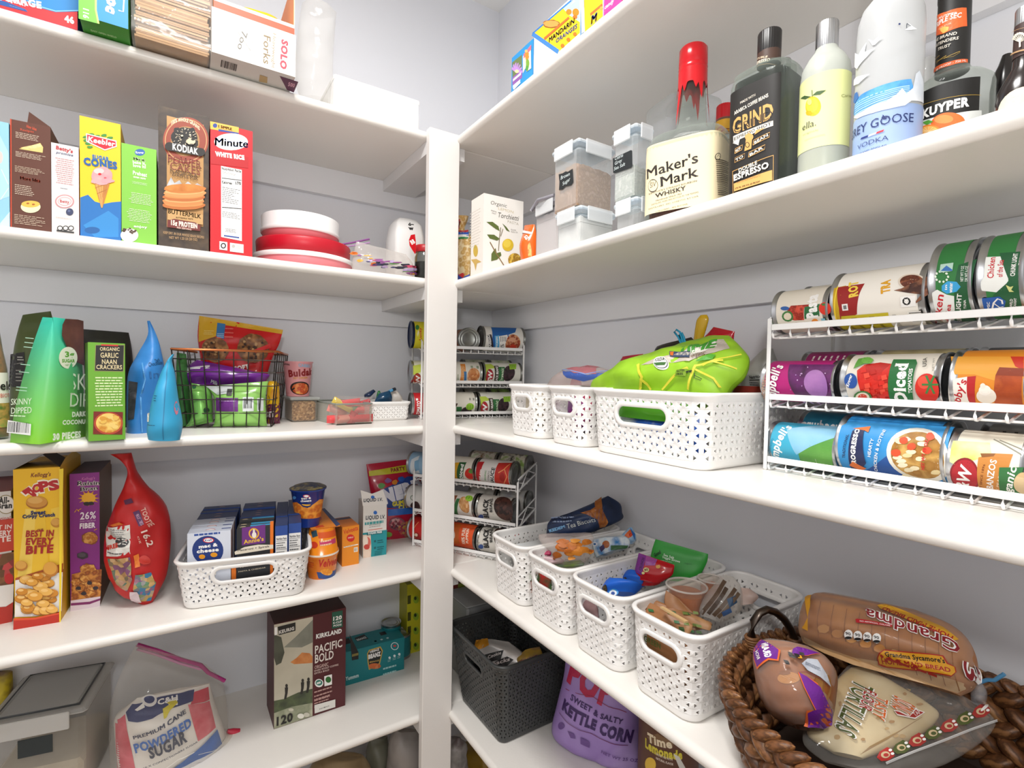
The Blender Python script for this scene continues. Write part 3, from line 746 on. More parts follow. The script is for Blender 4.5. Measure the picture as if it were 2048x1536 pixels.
# white jug with black letters; jar with a red lid
a, b = P(905, 300, y=-.12), P(1115, 300, y=-.12); Wj = b.x-a.x
HJ = P(985, 117, y=-.12).z-Z2
S = Rev((a.x+Wj/2, -.12, Z2), UP, -AY, [(0, Wj*.44), (.008, Wj*.5), (HJ*.72, Wj*.5), (HJ*.9, Wj*.43), (HJ*.98, Wj*.3), (HJ, .001)], lambda q: 1/max(abs(math.cos(q)), abs(math.sin(q)))**.55*.93)
mb = MB().rev(S, 0, HJ, 'plastic:#efeeec', 48); mb.disc(S, 0, 'plastic:#efeeec', 48, flip=True)
d = Deco(mb, S); d.T('d~', 1035, 158, 1070, 158, 18, '#111', .06).T('w', 1035, 182, 1068, 185, 20, '#111', .06)
mb.obj('white_jug', at=S.O, label='white rounded jug with black letters near the post on the second shelf', cat='jug')
a, b = P(1078, 300, y=-.25), P(1150, 300, y=-.25); R = .024; Oj = V((a.x+R, -.25, Z2))
S = Rev(Oj, UP, -AY, [(0, R*.9), (.004, R), (.062, R), (.072, R*.85), (.076, R*.8)])
o = MB().rev(S, 0, .076, 'glass:#e8efe8', 32).disc(S, 0, 'glass:#e8efe8', 32, flip=True).obj('jar', at=Oj, label='small glass jar with a red lid and heart tag next to the post', cat='jar')
rnd(Oj, [(.074, R*.93), (.075, R*.97), (.090, R*.97), (.091, R*.9)], 'plastic:#b3161f', 'lid', parent=o)
S2 = Rev(Oj, UP, V((-.6, -.8, 0)), [(0, .001), (.004, R*.8), (.05, R*.8)]); MB().rev(S2, 0, .05, 'noise:#cfd2c8:#a9ada0:60', 24).disc(S2, .05, '#c4c8bc', 24).obj('contents', parent=o)
ht = MB(); hp = [(1075, 210), (1050, 215), (1038, 245), (1042, 280), (1060, 310), (1077, 335), (1082, 300), (1080, 250)]
dd = Deco(ht, Plane(Oj+V((0, -R-.004, 0)), AX, UP)); dd.poly(hp, 'gloss:#c8141f'); dd.T('BB', 1056, 275, 1078, 262, 30, WHT, .04); ht.obj('heart_tag', parent=o)
# ------------------------------------------------------------ top shelf, back wall (photo zoom 2.953x)
crop(0, 0, 2.953)
c = Carton((-260, 0), (458, 158), None, .24, y=-.318, zb=Z1, H=.16, front='#d8232a', side='#1c63ad', topc='#1c63ad')
d = c.f(); d.poly([(-260, -200), (470, 0), (463, 68), (330, 72), (230, 45), (160, 10), (100, -40), (-260, -120)], '#1c7fc4').line([(160, 6), (240, 40), (330, 66), (462, 62)], 5, '#8fd0ee')
d.poly([(-260, -75), (40, 12), (150, 55), (165, 72), (40, 40), (-260, -40)], '#1d4d93').Ls(55, 30, 150, 62, 2, '#a8c4e4', .25)
d.T('STORAGE', -50, -12, 250, 52, 38, WHT, .05, 0, .1).T('QUART', 52, 8, 158, 40, 26, WHT, .05, 0, .05).T('46', 382, 128, 440, 142, 36, WHT, .06)
c.done('storage_bag_box', 'red and blue box of quart storage bags numbered 46 on the top shelf')
c = Carton((464, 110), (757, 186), None, .26, y=-.368, zb=Z1+.0005, H=.16, front='#1f86c8', side='#3f8f2e', topc='#3f8f2e')
d = c.f(); d.poly([(464, -200), (570, -200), (565, 60), (580, 140), (464, 110)], '#6cb83c').line([(566, -60), (566, 60), (582, 140)], 10, '#b6dc6c')
d.T('116', 492, 48, 492, 104, (524, 50), WHT, .03); d.T('Ziploc', 700, -160, 668, 85, (632, -150), WHT, .07)
d.line([(735, -40), (728, 70), (700, 62)], 7, WHT)
dd = Deco(c.mb, Plane(c.A+c.d*.05, c.ex, c.d*-1), base=.0004); dd.T('EASY OPEN SHIELD', 538, 182, 690, 225, 9, '#bfe0a8', .02)
c.done('storage_bag_box', 'green and blue box of storage bags numbered 116, overhanging the top shelf')
# stack of kraft paper bags in torn clear wrap
a, b = P(792, 275, y=-.36), P(1252, 380, y=-.36); r0 = root('paper_bag_stack', ((a.x+b.x)/2, -.2, Z1), label='stack of brown paper lunch bags in torn clear wrap on the top shelf', cat='paper bags')
th = .0042
kr = ['#a97f4c', '#b98f5c', '#9a7040', '#c19a68']
for k in range(30):
    j = random.uniform(-.003, .003); mb = MB(); z0 = Z1+.003+k*th; sh = .004*math.sin(k*.5)
    mb.box((a.x+.002+j, -.352+sh+random.uniform(-.002, .002), z0), (b.x-.004+j, -.06, z0+th*random.uniform(.72, .92)), kr[k % 4] if k < 24 else kr[(k+1) % 4])
    mb.obj('paper_bag', parent=r0)
cx = [a.x-.004, b.x+.001]
f = MB(); rows = []
for q in range(15):
    t = q/14; x = lerp(cx[0], cx[1], t); row = []
    for k in range(26):
        s = k/25; w_ = noise.noise(V((x*38, s*7, 2)))*.005
        if s < .3: u = s/.3; row.append(V((x, -.10-.262*u, Z1+.0015+abs(w_)*.3)))
        else: u = (s-.3)/.7; row.append(V((x, -.364+w_+.006*math.sin(u*9), Z1+.002+.134*u)))
    rows.append(row)
f.grid(rows, 'film:#f4f1ec:.16:.75').obj('clear_wrap', parent=r0)
# fork box, lying with an open snack tray on top
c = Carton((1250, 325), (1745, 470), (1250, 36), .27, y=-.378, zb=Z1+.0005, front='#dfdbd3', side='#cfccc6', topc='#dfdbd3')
d = c.f()
d.T('SOLO', 1665, 230, 1655, 402, (1700, 240), '#b83a4c', .05).T('Heavyweight', 1612, 195, 1604, 400, (1632, 200), '#a08c6c', .0).T('Forks', 1558, 205, 1555, 372, (1598, 210), '#7f6c4c', .01)
d.T('7oo', 1430, 180, 1400, 285, (1462, 200), '#6f6b64', .01).Ls(1480, 230, 1510, 340, 4, '#d8cfc2', .3).line([(1405, 190), (1480, 300)], 2, '#8d8880')
d.bar(1325, 165, 1370, 250, '#aaa59e', 10).line([(1318, 150), (1382, 170), (1382, 275), (1318, 255)], 2, '#c9c4bc', True)
dd = Deco(c.mb, Plane(c.A+c.d*.07, c.ex, c.d*-1), base=.0004); dd.bar(1308, 352, 1395, 420, '#333', 14).poly([(1652, 448), (1762, 482), (1735, 545), (1695, 530)], '#5a2a48').T('500', 1700, 505, 1738, 515, 22, '#c9a', .03).poly([(1535, 440), (1580, 455), (1578, 490), (1530, 480)], '#b59a6a')
box_f = c; c.done('fork_box', 'white box of plastic forks lying on its side and overhanging the top shelf')
zt = c.A.z+c.H
a = P(1262, 40, y=-.372); b = P(1738, 200, y=-.372)
mb = MB(); x0, x1, y0, y1 = a.x, b.x, -.372, -.20; t_ = .0015; hh = .11
mb.box((x0, y0, zt), (x1, y1, zt+t_), '#e8e2d8'); mb.box((x0, y1, zt), (x1, y1+t_, zt+hh), 'matte:#df8a5a')
for x in (x0, x1-t_): mb.box((x, y0, zt), (x+t_, y1, zt+hh), 'matte:#e6a078')
mb.box((x0, y0-t_, zt), (x1, y0, zt+.02), '#d4502f'); mb.box((x0, y0-t_-.0002, zt+.0145), (x1, y0-.0002, zt+.0205), '#f2ece2')
mb.box((x1, y0, zt), (x1+.0006, y1, zt+hh), '#efe9df')
o = mb.obj('snack_tray', label='open orange cardboard tray of snacks on top of the fork box', cat='box')
for k, (cc, q) in enumerate((('gloss:#e6b422', .62), ('gloss:#2c7a3a', .38), ('gloss:#e5872a', .16))):
    S = Pouch((lerp(x0, x1, q), -.33+.03*k, zt+.003), AX, V((0, .25, 1)), [((-.03, 0), (.03, 0), .008), ((-.032, .03), (.032, .03), .012), ((-.03, .055), (.03, .055), .003)], loc=True, seed=k)
    m2 = MB(); S.build(m2, cc, 10, 10); m2.obj('snack_packet', label=['yellow', 'green', 'orange'][k]+' snack packet in the open orange tray', cat='packet', group=None)
# clear bag and white block standing in for the bright patch by the post
crop()
S = [((602, 196), (660, 209), .025), ((590, 150), (664, 172), .04), ((596, 60), (666, 100), .045), ((604, 8), (672, 30), .03)]
bag('clear_bag', 'crumpled clear plastic bag next to the fork box on the top shelf', S, 'film:#fbfbfa:.12:.6', y=-.26, at=(640, 200), ex=AX, wr=.009, fr=26, seed=8)
a, b = P(668, 200, y=-.30), P(838, 258, y=-.30); ht = Plane((a.x, -.30, Z1), AX, UP).hit((750, 174))[1]
mb = MB().box((a.x, -.30, Z1+.0003), (b.x, -.06, Z1+ht), 'paint:#fdfdfd:.4', bev=.003); o = mb.obj('bright_patch_block', label='long low white block standing in for a bright patch of light beside the post', cat='box')
MB().box((a.x-.001, -.302, Z1+ht-.012), (b.x+.001, -.058, Z1+ht+.001), 'paint:#fdfdfd:.4', bev=.003).obj('lid', parent=o)  # top band of the block added for the bright patch
# ------------------------------------------------------------ top shelf, right wall (zoom 2.926x at 1000,0)
crop(1000, 0, 2.926)
Y1 = -AY
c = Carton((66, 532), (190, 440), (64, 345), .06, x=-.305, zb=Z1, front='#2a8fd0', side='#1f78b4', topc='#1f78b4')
d = c.f(); d.poly([(72, 365), (128, 320), (130, 455), (74, 500)], '#6a7a4a').poly([(72, 455), (130, 405), (130, 455), (74, 500)], '#8e5aa8')
for q in range(0, 180, 26): d.line([(100, 420), (100+32*math.cos(math.radians(q)), 420-52*math.sin(math.radians(q)))], 9, '#b98ad0')
d.E(100, 418, 12, 10, '#efe3a0').Ls(78, 452, 126, 486, 2, WHT, .4).poly([(136, 330), (182, 270), (184, 400), (158, 420), (150, 400), (136, 430)], '#f3ead0').poly([(140, 318), (184, 262), (184, 290), (140, 345)], '#e8697a')
d.E(160, 330, 12, 30, '#e58a2c', jit=.15).E(163, 375, 10, 30, '#79a53a', jit=.15).E(156, 300, 9, 9, '#e8b070').E(160, 400, 8, 16, '#4f9a3c').poly([(78, 520), (110, 480), (124, 484), (84, 526)], WHT)
c.done('snack_box', 'small blue snack box with a purple lotus on the right top shelf')
def ora(bl, br, top, x, label, full):
    c = Carton(bl, br, top, .12, x=x, zb=Z1, front='#f3efe9', side='#9fc3e2', topc='#2d74bd')
    d = c.f()
    return c, d
c, d = ora((196, 432), (468, 190), (190, 198), -.303, '', 0)
d.poly([(190, 198), (468, -40), (468, 192), (342, 304)], '#e9c51e').poly([(368, 46), (468, -40), (468, 130), (400, 84)], '#a9cbe8').line([(190, 198), (342, 304)], 14, '#3f7fc4').line([(190, 198), (468, -40)], 7, '#2d74bd')
d.E(404, 70, 17, 17, '#e8821c').E(444, 72, 20, 22, '#e8821c').E(440, 100, 14, 12, '#d8701a').T('2', 418, 28, 440, 10, 30, '#eef4fa', .03)
d.E(300, 140, 50, 24, '#9a5a1e', 20, jit=.1).E(300, 140, 44, 19, '#d59a4a', 20, jit=.1).poly([(258, 222), (402, 98), (408, 108), (263, 234)], '#d8662a')
d.T('MANDARIN', 288, 250, 436, 134, 27, '#233a86', .02).T('ORANGES', 328, 254, 452, 164, 24, '#233a86', .02)
for x, y in ((440, 200), (402, 232), (368, 268)): d.E(x, y, 11, 11, '#e0701c')
c.done('fruit_box', 'yellow mandarin oranges carton with a torn open white corner')
c, d = ora((490, 192), (602, 96), (466, -60), -.302, '', 0)
d.poly([(492, -80), (602, -180), (602, 96), (496, 190)], '#efc31d').T('M', 532, 145, 566, 122, 46, '#233a86', .06).poly([(528, 78), (598, 20), (602, 34), (530, 94)], '#d8662a').E(594, 50, 10, 12, '#d59a4a').line([(480, -60), (488, 190)], 20, '#bcd3ea')
c.done('fruit_box', 'second yellow fruit carton, cut off by the top edge, with one blue M')
c = Carton((606, 92), (712, 0), None, .1, x=-.30, zb=Z1, H=.12, front='#e23a8c', side='#b82a70', topc='#b82a70')
d = c.f(); d.T('candy', 612, 56, 668, 12, 22, '#f7c6de', .04, 0, .2).Ls(610, 70, 660, 30, 3, '#f7c6de', .3)
c.done('candy_box', 'pink box next to the yellow fruit cartons on the right top shelf')
# ------------------------------------------------------------ right wall, second shelf: bottles (photo zoom 3.16x at 1400,0)
def post_(ul, ur, v, x, z=Z2):
    """axis foot and radius of an upright round thing whose sides are at pixels ul, ur"""
    O = P((ul+ur)/2, v, x=x); dp = (O-CP).dot(_f); dx, dy = O.x-CP.x, O.y-CP.y
    R = (ur-ul)/2/XF[2]*dp/FL*dp/(math.hypot(dx, dy)*math.cos(PIT)); O.z = z
    return O, R, (lambda v_, u=(ul+ur)/2: P(u, v_, x=x).z-z)
def sq(n): return lambda q: 1/(abs(math.cos(q))**n+abs(math.sin(q))**n)**(1/n)*.86
def toward(O, turn=0.):
    a = math.atan2(CP.y-O.y, CP.x-O.x)+math.radians(turn); return V((math.cos(a), math.sin(a), 0))
def bottle(O, e, prof, glass, shape=None, n=56):
    S = Rev(O, UP, e, prof, shape); mb = MB().rev(S, prof[0][0], prof[-1][0], glass, n); mb.disc(S, prof[0][0], glass, n, flip=True)
    return S, mb
def fill(S, t1, m, parent, k=.955, name='liquid', t0=.004, n=48):
    pr = [(t, r*k) for t, r in S.prof]; F = Rev(S.O, S.a, S.e, pr, S.shape); mb = MB().rev(F, t0, t1, m, n); mb.disc(F, t0, m, n, flip=True); mb.disc(F, t1, m, n)
    return mb.obj(name, parent=parent)
def lab(S, t0, t1, a0, a1, m, off=.0004, n=40):
    tt = [t0+(t1-t0)*k/6 for k in range(7)]
    mb = MB(); mb.rev(S, t0, t1, m, n, off, tt, a0=a0, a1=a1)
    d = Deco(mb, S, base=off+.00025); return mb, d
def cap(O, t0, t1, r, m, parent, ribs=0, name='cap', n=40):
    S = Rev(O+UP*t0, UP, AX, [(0, r*.99), (.001, r), (t1-t0-.0015, r), (t1-t0, r*.94)], (lambda q: 1+.012*(1 if math.sin(q*ribs) > 0 else -1)) if ribs else None)
    mb = MB().rev(S, 0, t1-t0, m, n if not ribs else 96).disc(S, t1-t0, m, n if not ribs else 96).disc(S, 0, m, n if not ribs else 96, flip=True); return mb.obj(name, parent=parent)

# whisky with red wax (zoom 3.413x at 900,200)
crop(900, 200, 3.413)
O, R, T = post_(1340, 1932, 620, -.235); n_ = R/296
O.z = Z2; T = lambda v_: P(1640, v_, x=-.235).z-Z2
z_sh, z_nk, z_tp = T(345), T(215), T(-335)
R *= 1.0
prof = [(0, R*.93), (.004, R), (z_sh-.004, R), (z_sh+.012, R*.93), (lerp(z_sh, z_nk, .55), R*.74), (lerp(z_sh, z_nk, .85), R*.5), (z_nk, R*.385), (z_nk+.012, R*.35), (lerp(z_nk, z_tp, .45), R*.31), (z_tp-.02, R*.30), (z_tp-.004, R*.30)]
# round neck over a squarish body
class Soft(Rev):
    def ang(s, q, t, off=0):
        k = min(1, max(0, (z_nk-t)/(z_nk-z_sh))); return s.O+s.a*t+(s.e*math.cos(q)+s.e2*math.sin(q))*(s.r(t)*lerp(1, s.shape(q)*1.06, k)+off)
S = Soft(O, UP, toward(O, -17), prof, sq(5)); S.shape0 = S.shape
mb = MB().rev(S, 0, prof[-1][0], 'shell:#aeb6ae:.03:.55', 72); mb.disc(S, 0, 'shell:#aeb6ae:.03:.55', 72, flip=True)
ob = mb.obj('whisky_bottle', at=O, label='square-shouldered whisky bottle with dripping red wax seal and cream label', cat='bottle')
fill(S, T(745), 'liquid:#7a2408:.75', ob, .97)
lb, d = lab(S, T(808), T(352), -.93, 1.5, '#ecdcb6', n=60); INK = '#2a221c'
d.T("Maker's", 1365, 545, 1690, 435, (1365, 478), INK, .012, .02).T('Mark', 1452, 597, 1690, 528, (1452, 532), INK, .012, .02)
for r_ in (33, 29): d.E(1404, 588, r_, r_*1.35, INK if r_ == 33 else '#ecdcb6')
d.T('SIV', 1386, 604, 1424, 592, 34, INK, .0).line([(1404, 545), (1404, 552)], 4, INK)
d.T('KENTUCKY STRAIGHT BOURBON', 1378, 650, 1680, 565, 11, INK, .0).T('WHISKY', 1420, 672, 1612, 618, (1420, 645), INK, .02, .02)
d.T('Handmade SINCE 1953', 1425, 695, 1585, 650, 10, INK, 0).T('DISTILLED, AGED AND BOTTLED BY THE MAKERS', 1395, 722, 1690, 640, 8, INK, 0).T('DISTILLERY, INC. LORETTO, KY USA', 1380, 752, 1690, 668, 8, INK, 0).T('1.75 LITERS - 45% ALC/VOL', 1425, 770, 1625, 720, 9, INK, 0)
d.E(1815, 395, 16, 22, INK).E(1815, 395, 13, 18, '#ecdcb6'); d.line([(1803, 405), (1815, 385), (1826, 400)], 3, INK)
for k in range(19): d.line([(1800+k*.5, 420+k*13), (1905-random.uniform(0, 20), 440+k*13)], 4, '#5b5042')
lb.obj('paper_label', parent=ob)
# wax: sleeve over the cap and neck with drips
wx = MB(); rows = []; nn = 72
drip = [0]*nn
for k, (a, l) in enumerate(((6, 60), (10, 150), (16, 40), (22, 300), (30, 60), (35, 220), (38, 120), (44, 60), (50, 260), (58, 90), (64, 330), (69, 70))):
    for j, w_ in ((-2, .12), (-1, .62), (0, 1), (1, .62), (2, .12)): drip[(a+j) % nn] = max(drip[(a+j) % nn], l*w_)
WS = Rev(O, UP, S.e, [(t, r*1.05+.0006) for t, r in prof])
zz0 = T(-78)
for f in (0, .33, .66, 1):
    rows.append([WS.ang(2*math.pi*k/nn, lerp(zz0-(drip[k]/330)*(zz0-T(195)), z_tp-.034, f), .0006+.001*(f < .3 and drip[k] > 80)) for k in range(nn)])
wx.grid(rows, 'gloss:#c4121c', True, True)
rt = R*.30
WT = Rev(O, UP, S.e, [(z_tp-.034, rt*1.07), (z_tp-.030, rt*1.14), (z_tp-.028, rt*1.07), (z_tp-.026, rt*1.12), (z_tp-.003, rt*1.1), (z_tp, rt*.98)])
wx.rev(WT, z_tp-.034, z_tp, 'gloss:#c4121c', nn).disc(WT, z_tp, 'gloss:#c4121c', nn); wx.obj('wax_seal', parent=ob)
# small cinnamon liquor behind it
O, R, T = post_(1806, 1938, 250, -.15); z_c = T(45)
prof = [(0, R*1.45), (.003, R*1.5), (T(330), R*1.5), (T(262), R*.98), (T(140), R*.95), (T(130), R*.8)]
S, mb = bottle(O, toward(O), prof, 'shell:#9ab89a:.06:.6'); ob = mb.obj('liquor_bottle', at=O, label='small clear bottle with a red ribbed cap behind the whisky', cat='bottle')
fill(S, T(300), 'liquid:#b06a1c:.7', ob)
lb, d = lab(S, T(258), T(155), -1.5, 1.5, '#e3ab2e'); d.E(1848, 200, 28, 22, '#c8201c', 14, jit=.25).E(1846, 203, 14, 10, '#e8b23a', 12, jit=.2); d.Ls(1880, 190, 1915, 240, 3, '#8a3a14', .4); lb.obj('paper_label', parent=ob)
cap(O, T(140), z_c, R*.92, 'plastic:#c81420', ob, 22)
# espresso liqueur flask
crop(1400, 0, 3.16)
O, R, T = post_(205, 640, 800, -.242); T = lambda v_: P(415, v_, x=-.242).z-Z2
z_s, z_n, z_k, z_t = T(520), T(440), T(335), T(222)
prof = [(0, R*.94), (.004, R), (z_s-.008, R), (z_s+.006, R*.95), (lerp(z_s, z_n, .6), R*.7), (z_n, R*.43), (z_n+.006, R*.34), (z_k+.004, R*.335)]
class SoftG(Rev):
    def ang(s, q, t, off=0):
        k = min(1, max(0, (z_n-t)/(z_n-z_s))); return s.O+s.a*t+(s.e*math.cos(q)+s.e2*math.sin(q))*(s.r(t)*lerp(1, s.shape(q)*1.08, k)+off)
S = SoftG(O, UP, V((-1, -.06, 0)), prof, sq(5))
mb = MB().rev(S, 0, prof[-1][0], 'shell:#9aa69e:.03:.6', 72); mb.disc(S, 0, 'shell:#9aa69e:.03:.6', 72, flip=True)
ob = mb.obj('coffee_liqueur_bottle', at=O, label='black-filled espresso liqueur flask with gold lettering beside the whisky', cat='bottle')
fill(S, T(532), 'gloss:#0d0a09', ob, .975, n=72)
lb, d = lab(S, T(1225), T(590), -.86, .78, '#191613', n=60); GO, CRM = '#d6a35c', '#e8e0d2'
d.T('MADE WITH', 270, 660, 358, 612, 13, CRM, .03).T('ARABICA COFFEE BEANS', 235, 728, 432, 620, 20, CRM, .03).T('GRIND', 228, 852, 460, 752, (228, 762), GO, .03).T('GRIND', 236, 848, 456, 754, (236, 800), '#191613', -.012)
d.poly([(230, 862), (458, 772), (458, 805), (230, 900)], CRM).T('ESPRESSO SHOT', 236, 890, 448, 800, 20, '#191613', .015).poly([(228, 905), (270, 880), (262, 920)], CRM).poly([(352, 858), (415, 815), (360, 830)], GO)
d.E(322, 870, 24, 22, GO).poly([(296, 960), (304, 880), (340, 868), (334, 945)], GO).line([(318, 850), (320, 838), (335, 828)], 4, GO).E(312, 920, 13, 17, '#191613').E(312, 920, 10, 13, GO)
for (x0, y0, x1, y1, t) in ((345, 920, 435, 872, 'BEAN'), (242, 968, 282, 945, 'FROM'), (240, 1025, 296, 1000, 'TO'), (320, 995, 408, 950, 'BAR')):
    d.line([(x0, y0+4), (x1, y1+4), (x1+4, y1-26), (x0+3, y0-26), (x0, y0+4)], 3, GO).T(t, x0+8, y0-2, x1-5, y1-2, 17, CRM, .03)
d.line([(230, 1085), (458, 992), (456, 1160), (232, 1225)], 4, GO, True).T('DOUBLE', 265, 1092, 368, 1045, 22, CRM, .03).T('ESPRESSO', 236, 1145, 432, 1070, 36, CRM, .04, .02)
d.poly([(238, 1162), (450, 1085), (450, 1150), (240, 1212)], GO); d.Ls(255, 1150, 395, 1120, 3, '#5b3d1c', .3); d.T('375 ML 30% VOL 60 PROOF', 245, 1200, 382, 1160, 10, '#3a2815', .02)
lb.obj('printed_label', parent=ob)
SN = Rev(O, UP, S.e, [(z_n, R*.345), (z_t, R*.345)]); nb = MB(); nb.rev(SN, T(428), T(350), '#4a342a', 40, .0003, [T(428), T(350)]); d = Deco(nb, SN, base=.0006)
d.T('DOUBLE', 350, 385, 425, 365, 11, '#d9c4a8', .03).T('ESPRESSO', 346, 418, 440, 388, 17, '#e8dcc8', .04).line([(345, 430), (480, 415)], 3, '#b08a60'); nb.obj('neck_label', parent=ob)
cap(O, z_k-.004, z_t, R*.35, 'plastic:#1b1a1a', ob, 30)
# silver-capped bottle behind
O, R, T = post_(470, 595, 420, -.12); prof = [(0, R*1.3), (T(440), R*1.3), (T(432), R*.66)]
S, mb = bottle(O, toward(O), prof, 'shell:#b0b8b0:.05:.5', n=32); ob = mb.obj('liquor_bottle', at=O, label='silver-capped clear bottle mostly hidden behind the espresso flask', cat='bottle'); cap(O, T(438), T(382), R*.7, 'metal:#c6c8ca', ob, 30)
# limoncello
O, R, T = post_(622, 952, 700, -.238); T = lambda v_: P(787, v_, x=-.238).z-Z2
prof = [(0, R*.95), (.004, R), (T(505), R), (T(440), R*.94), (T(380), R*.72), (T(335), R*.47), (T(300), R*.41), (T(262), R*.40)]
S, mb = bottle(O, toward(O), prof, 'haze:#dfe3da:.5:.75'); ob = mb.obj('lemon_liqueur_bottle', at=O, label='frosted lemon liqueur bottle with a pale yellow label and silver cap', cat='bottle')
fill(S, T(962), 'liquid:#a9b42c:.5', ob)
lb, d = lab(S, T(972), T(522), -1.75, 1.32, 'noise:#e7ecb4:#e2e68e:4')
d.rowless = 1
d.E(713, 672, 52, 62, '#e9b71e').E(708, 664, 40, 48, '#f2c93a').E(690, 715, 22, 14, '#e3ad1a', jit=.1).poly([(640, 622), (665, 605), (705, 612), (670, 628)], '#3f5a30').poly([(712, 605), (740, 580), (798, 572), (760, 600)], '#3f5a30').line([(712, 612), (710, 570)], 4, '#5d6b3a').E(695, 645, 14, 20, '#f8de7a')
d.T('ella.', 652, 828, 735, 795, 40, '#4a4a40', -.005, .012).T('originale', 655, 858, 748, 825, 9, '#a8aa84', 0).line([(665, 888), (790, 850)], 2, '#c9cb9a').T('Caravella', 890, 618, 960, 628, 18, '#8a8a50', -.005, .01)
lb.obj('paper_label', parent=ob); cap(O, T(318), T(160), R*.445, 'metal:#c3c5c8', ob, 36)
# tall vodka
O, R, T = post_(968, 1410, 600, -.238); T = lambda v_: P(1190, v_, x=-.238).z-Z2
ztop = Z2+.30
prof = [(0, R*.96), (.004, R), (T(215), R), (T(130), R*.97), (T(60), R*.86), (T(15), R*.66), (T(-20), R*.48), (T(-70), R*.42), (.303, R*.36)]
S, mb = bottle(O, toward(O), prof, 'haze:#e0e2e3:.5:.75', n=72); ob = mb.obj('vodka_bottle', at=O, label='tall frosted vodka bottle with flying geese over a blue sea', cat='bottle')
lb, d = lab(S, .004, T(742), -1.55, 1.5, 'noise:#8fa9d6:#a9bce0:6', n=60)
d.poly([(975, 720), (985, 650), (1020, 600), (1100, 560), (1200, 525), (1330, 502), (1345, 560), (1300, 640), (1150, 700), (1000, 745)], 'noise:#3a86d0:#5aa6e2:#2a6db8:30')
for k in range(6): d.line([(985, 660+k*14), (1060, 615+k*14), (1180, 575+k*12), (1320, 545+k*10)], 3, '#a8d2f2')
d.poly([(978, 742), (1040, 700), (1100, 668), (1180, 640), (1240, 600), (1275, 560), (1300, 595), (1340, 560), (1358, 470), (1380, 450), (1405, 520), (1405, 655), (1330, 640), (1290, 670), (1200, 690), (1100, 715), (1000, 750)], 'noise:#eef2f6:#c2cedd:24')
d.poly([(975, 640), (985, 590), (1000, 580), (1010, 615), (985, 655)], '#2a68b4')
NV = '#1f2f66'
d.T('GREY GOOSE', 905, 905, 1342, 775, (905, 855), NV, .0, .015).poly([(1148, 745), (1160, 730), (1150, 728), (1175, 745), (1185, 730), (1178, 756), (1160, 758)], NV)
for x0, m_ in ((1020, '#23337a'), (1068, '#f2f2f2'), (1115, '#d8303a')): d.poly([(x0, 884-(x0-1020)*.36), (x0+44, 868-(x0-1020)*.36), (x0+50, 855-(x0-1020)*.36), (x0+6, 871-(x0-1020)*.36)], m_)
d.T('VODKA', 1004, 948, 1190, 885, 28, NV, -.01, .01).T('GRAND ANGLAIS', 1010, 982, 1180, 925, 9, NV, 0)
lb.obj('printed_label', parent=ob)
gz = MB(); d = Deco(gz, S, base=.0012)
for pts in ([(980, 330), (1010, 345), (1058, 270), (1048, 330), (1110, 308), (1060, 360), (1000, 435), (985, 420)], [(1070, 250), (1100, 262), (1135, 230), (1128, 250), (1158, 240), (1110, 285), (1095, 290)], [(975, 510), (1000, 485), (1078, 470), (1040, 500), (1010, 530), (980, 540)], [(1290, 195), (1320, 175), (1310, 150), (1340, 175), (1362, 190), (1330, 195)]): d.poly(pts, 'matte:#f4f5f7')
d.E(1258, 157, 6, 6, NV).line([(1300, 185), (1302, 155)], 4, '#333a48').line([(1302, 155), (1325, 172)], 3, '#333a48'); gz.obj('printed_geese', parent=ob)
cap(O, .298, .312, R*.37, 'metal:#c3c5c8', ob)
# triple sec
O, R, T = post_(1306, 1862, 650, -.19); T = lambda v_: P(1584, v_, x=-.19).z-Z2
prof = [(0, R*.95), (.004, R), (T(590), R), (T(555), R*.97), (T(520), R*.8), (T(490), R*.52), (T(440), R*.39), (T(60), R*.37), (T(10), R*.36)]
S, mb = bottle(O, toward(O), prof, 'shell:#b4bcb4:.03:.55'); ob = mb.obj('orange_liqueur_bottle', at=O, label='clear orange liqueur bottle with a black and orange neck sleeve', cat='bottle')
lb, d = lab(S, .006, T(606), -1.6, .66, '#161513')
d.poly([(1395, 770), (1600, 722), (1775, 700), (1775, 900), (1395, 900)], '#d9dcd8').line([(1400, 668), (1500, 636), (1770, 604)], 3, '#b9963c').T('KUYPER', 1408, 752, 1698, 672, (1408, 702), WHT, .05)
d.E(1565, 775, 108, 62, 'noise:#e8702a:#d85a1c:40').E(1540, 755, 60, 26, '#ef8a44').E(1450, 830, 70, 42, '#e8812c').E(1450, 832, 60, 34, '#f3b25a')
for q in range(0, 180, 30): d.line([(1450-52*math.cos(math.radians(q)), 832-30*math.sin(math.radians(q))), (1450+52*math.cos(math.radians(q)), 832+30*math.sin(math.radians(q)))], 3, '#f8d9a0')
d.poly([(1412, 775), (1450, 760), (1480, 770), (1440, 792)], '#4f9a35'); lb.obj('paper_label', parent=ob)
nb = MB(); SN = Rev(O, UP, S.e, [(T(470), R*.395), (T(-60), R*.38)]); nb.rev(SN, T(470), T(-60), '#171614', 48, .0004, [T(470), T(300), T(100), T(-60)]); d = Deco(nb, SN, base=.0007)
d.poly([(1480, 105), (1560, 75), (1680, 52), (1684, 168), (1600, 188), (1545, 213), (1480, 232)], '#e2622a').T('DE KUYPER', 1492, 138, 1625, 92, 12, WHT, .02).T('TRIPLE SEC', 1478, 188, 1648, 112, (1478, 160), WHT, .02, .015).T('LIQUEUR', 1512, 188, 1590, 155, 10, '#f4c8a8', 0)
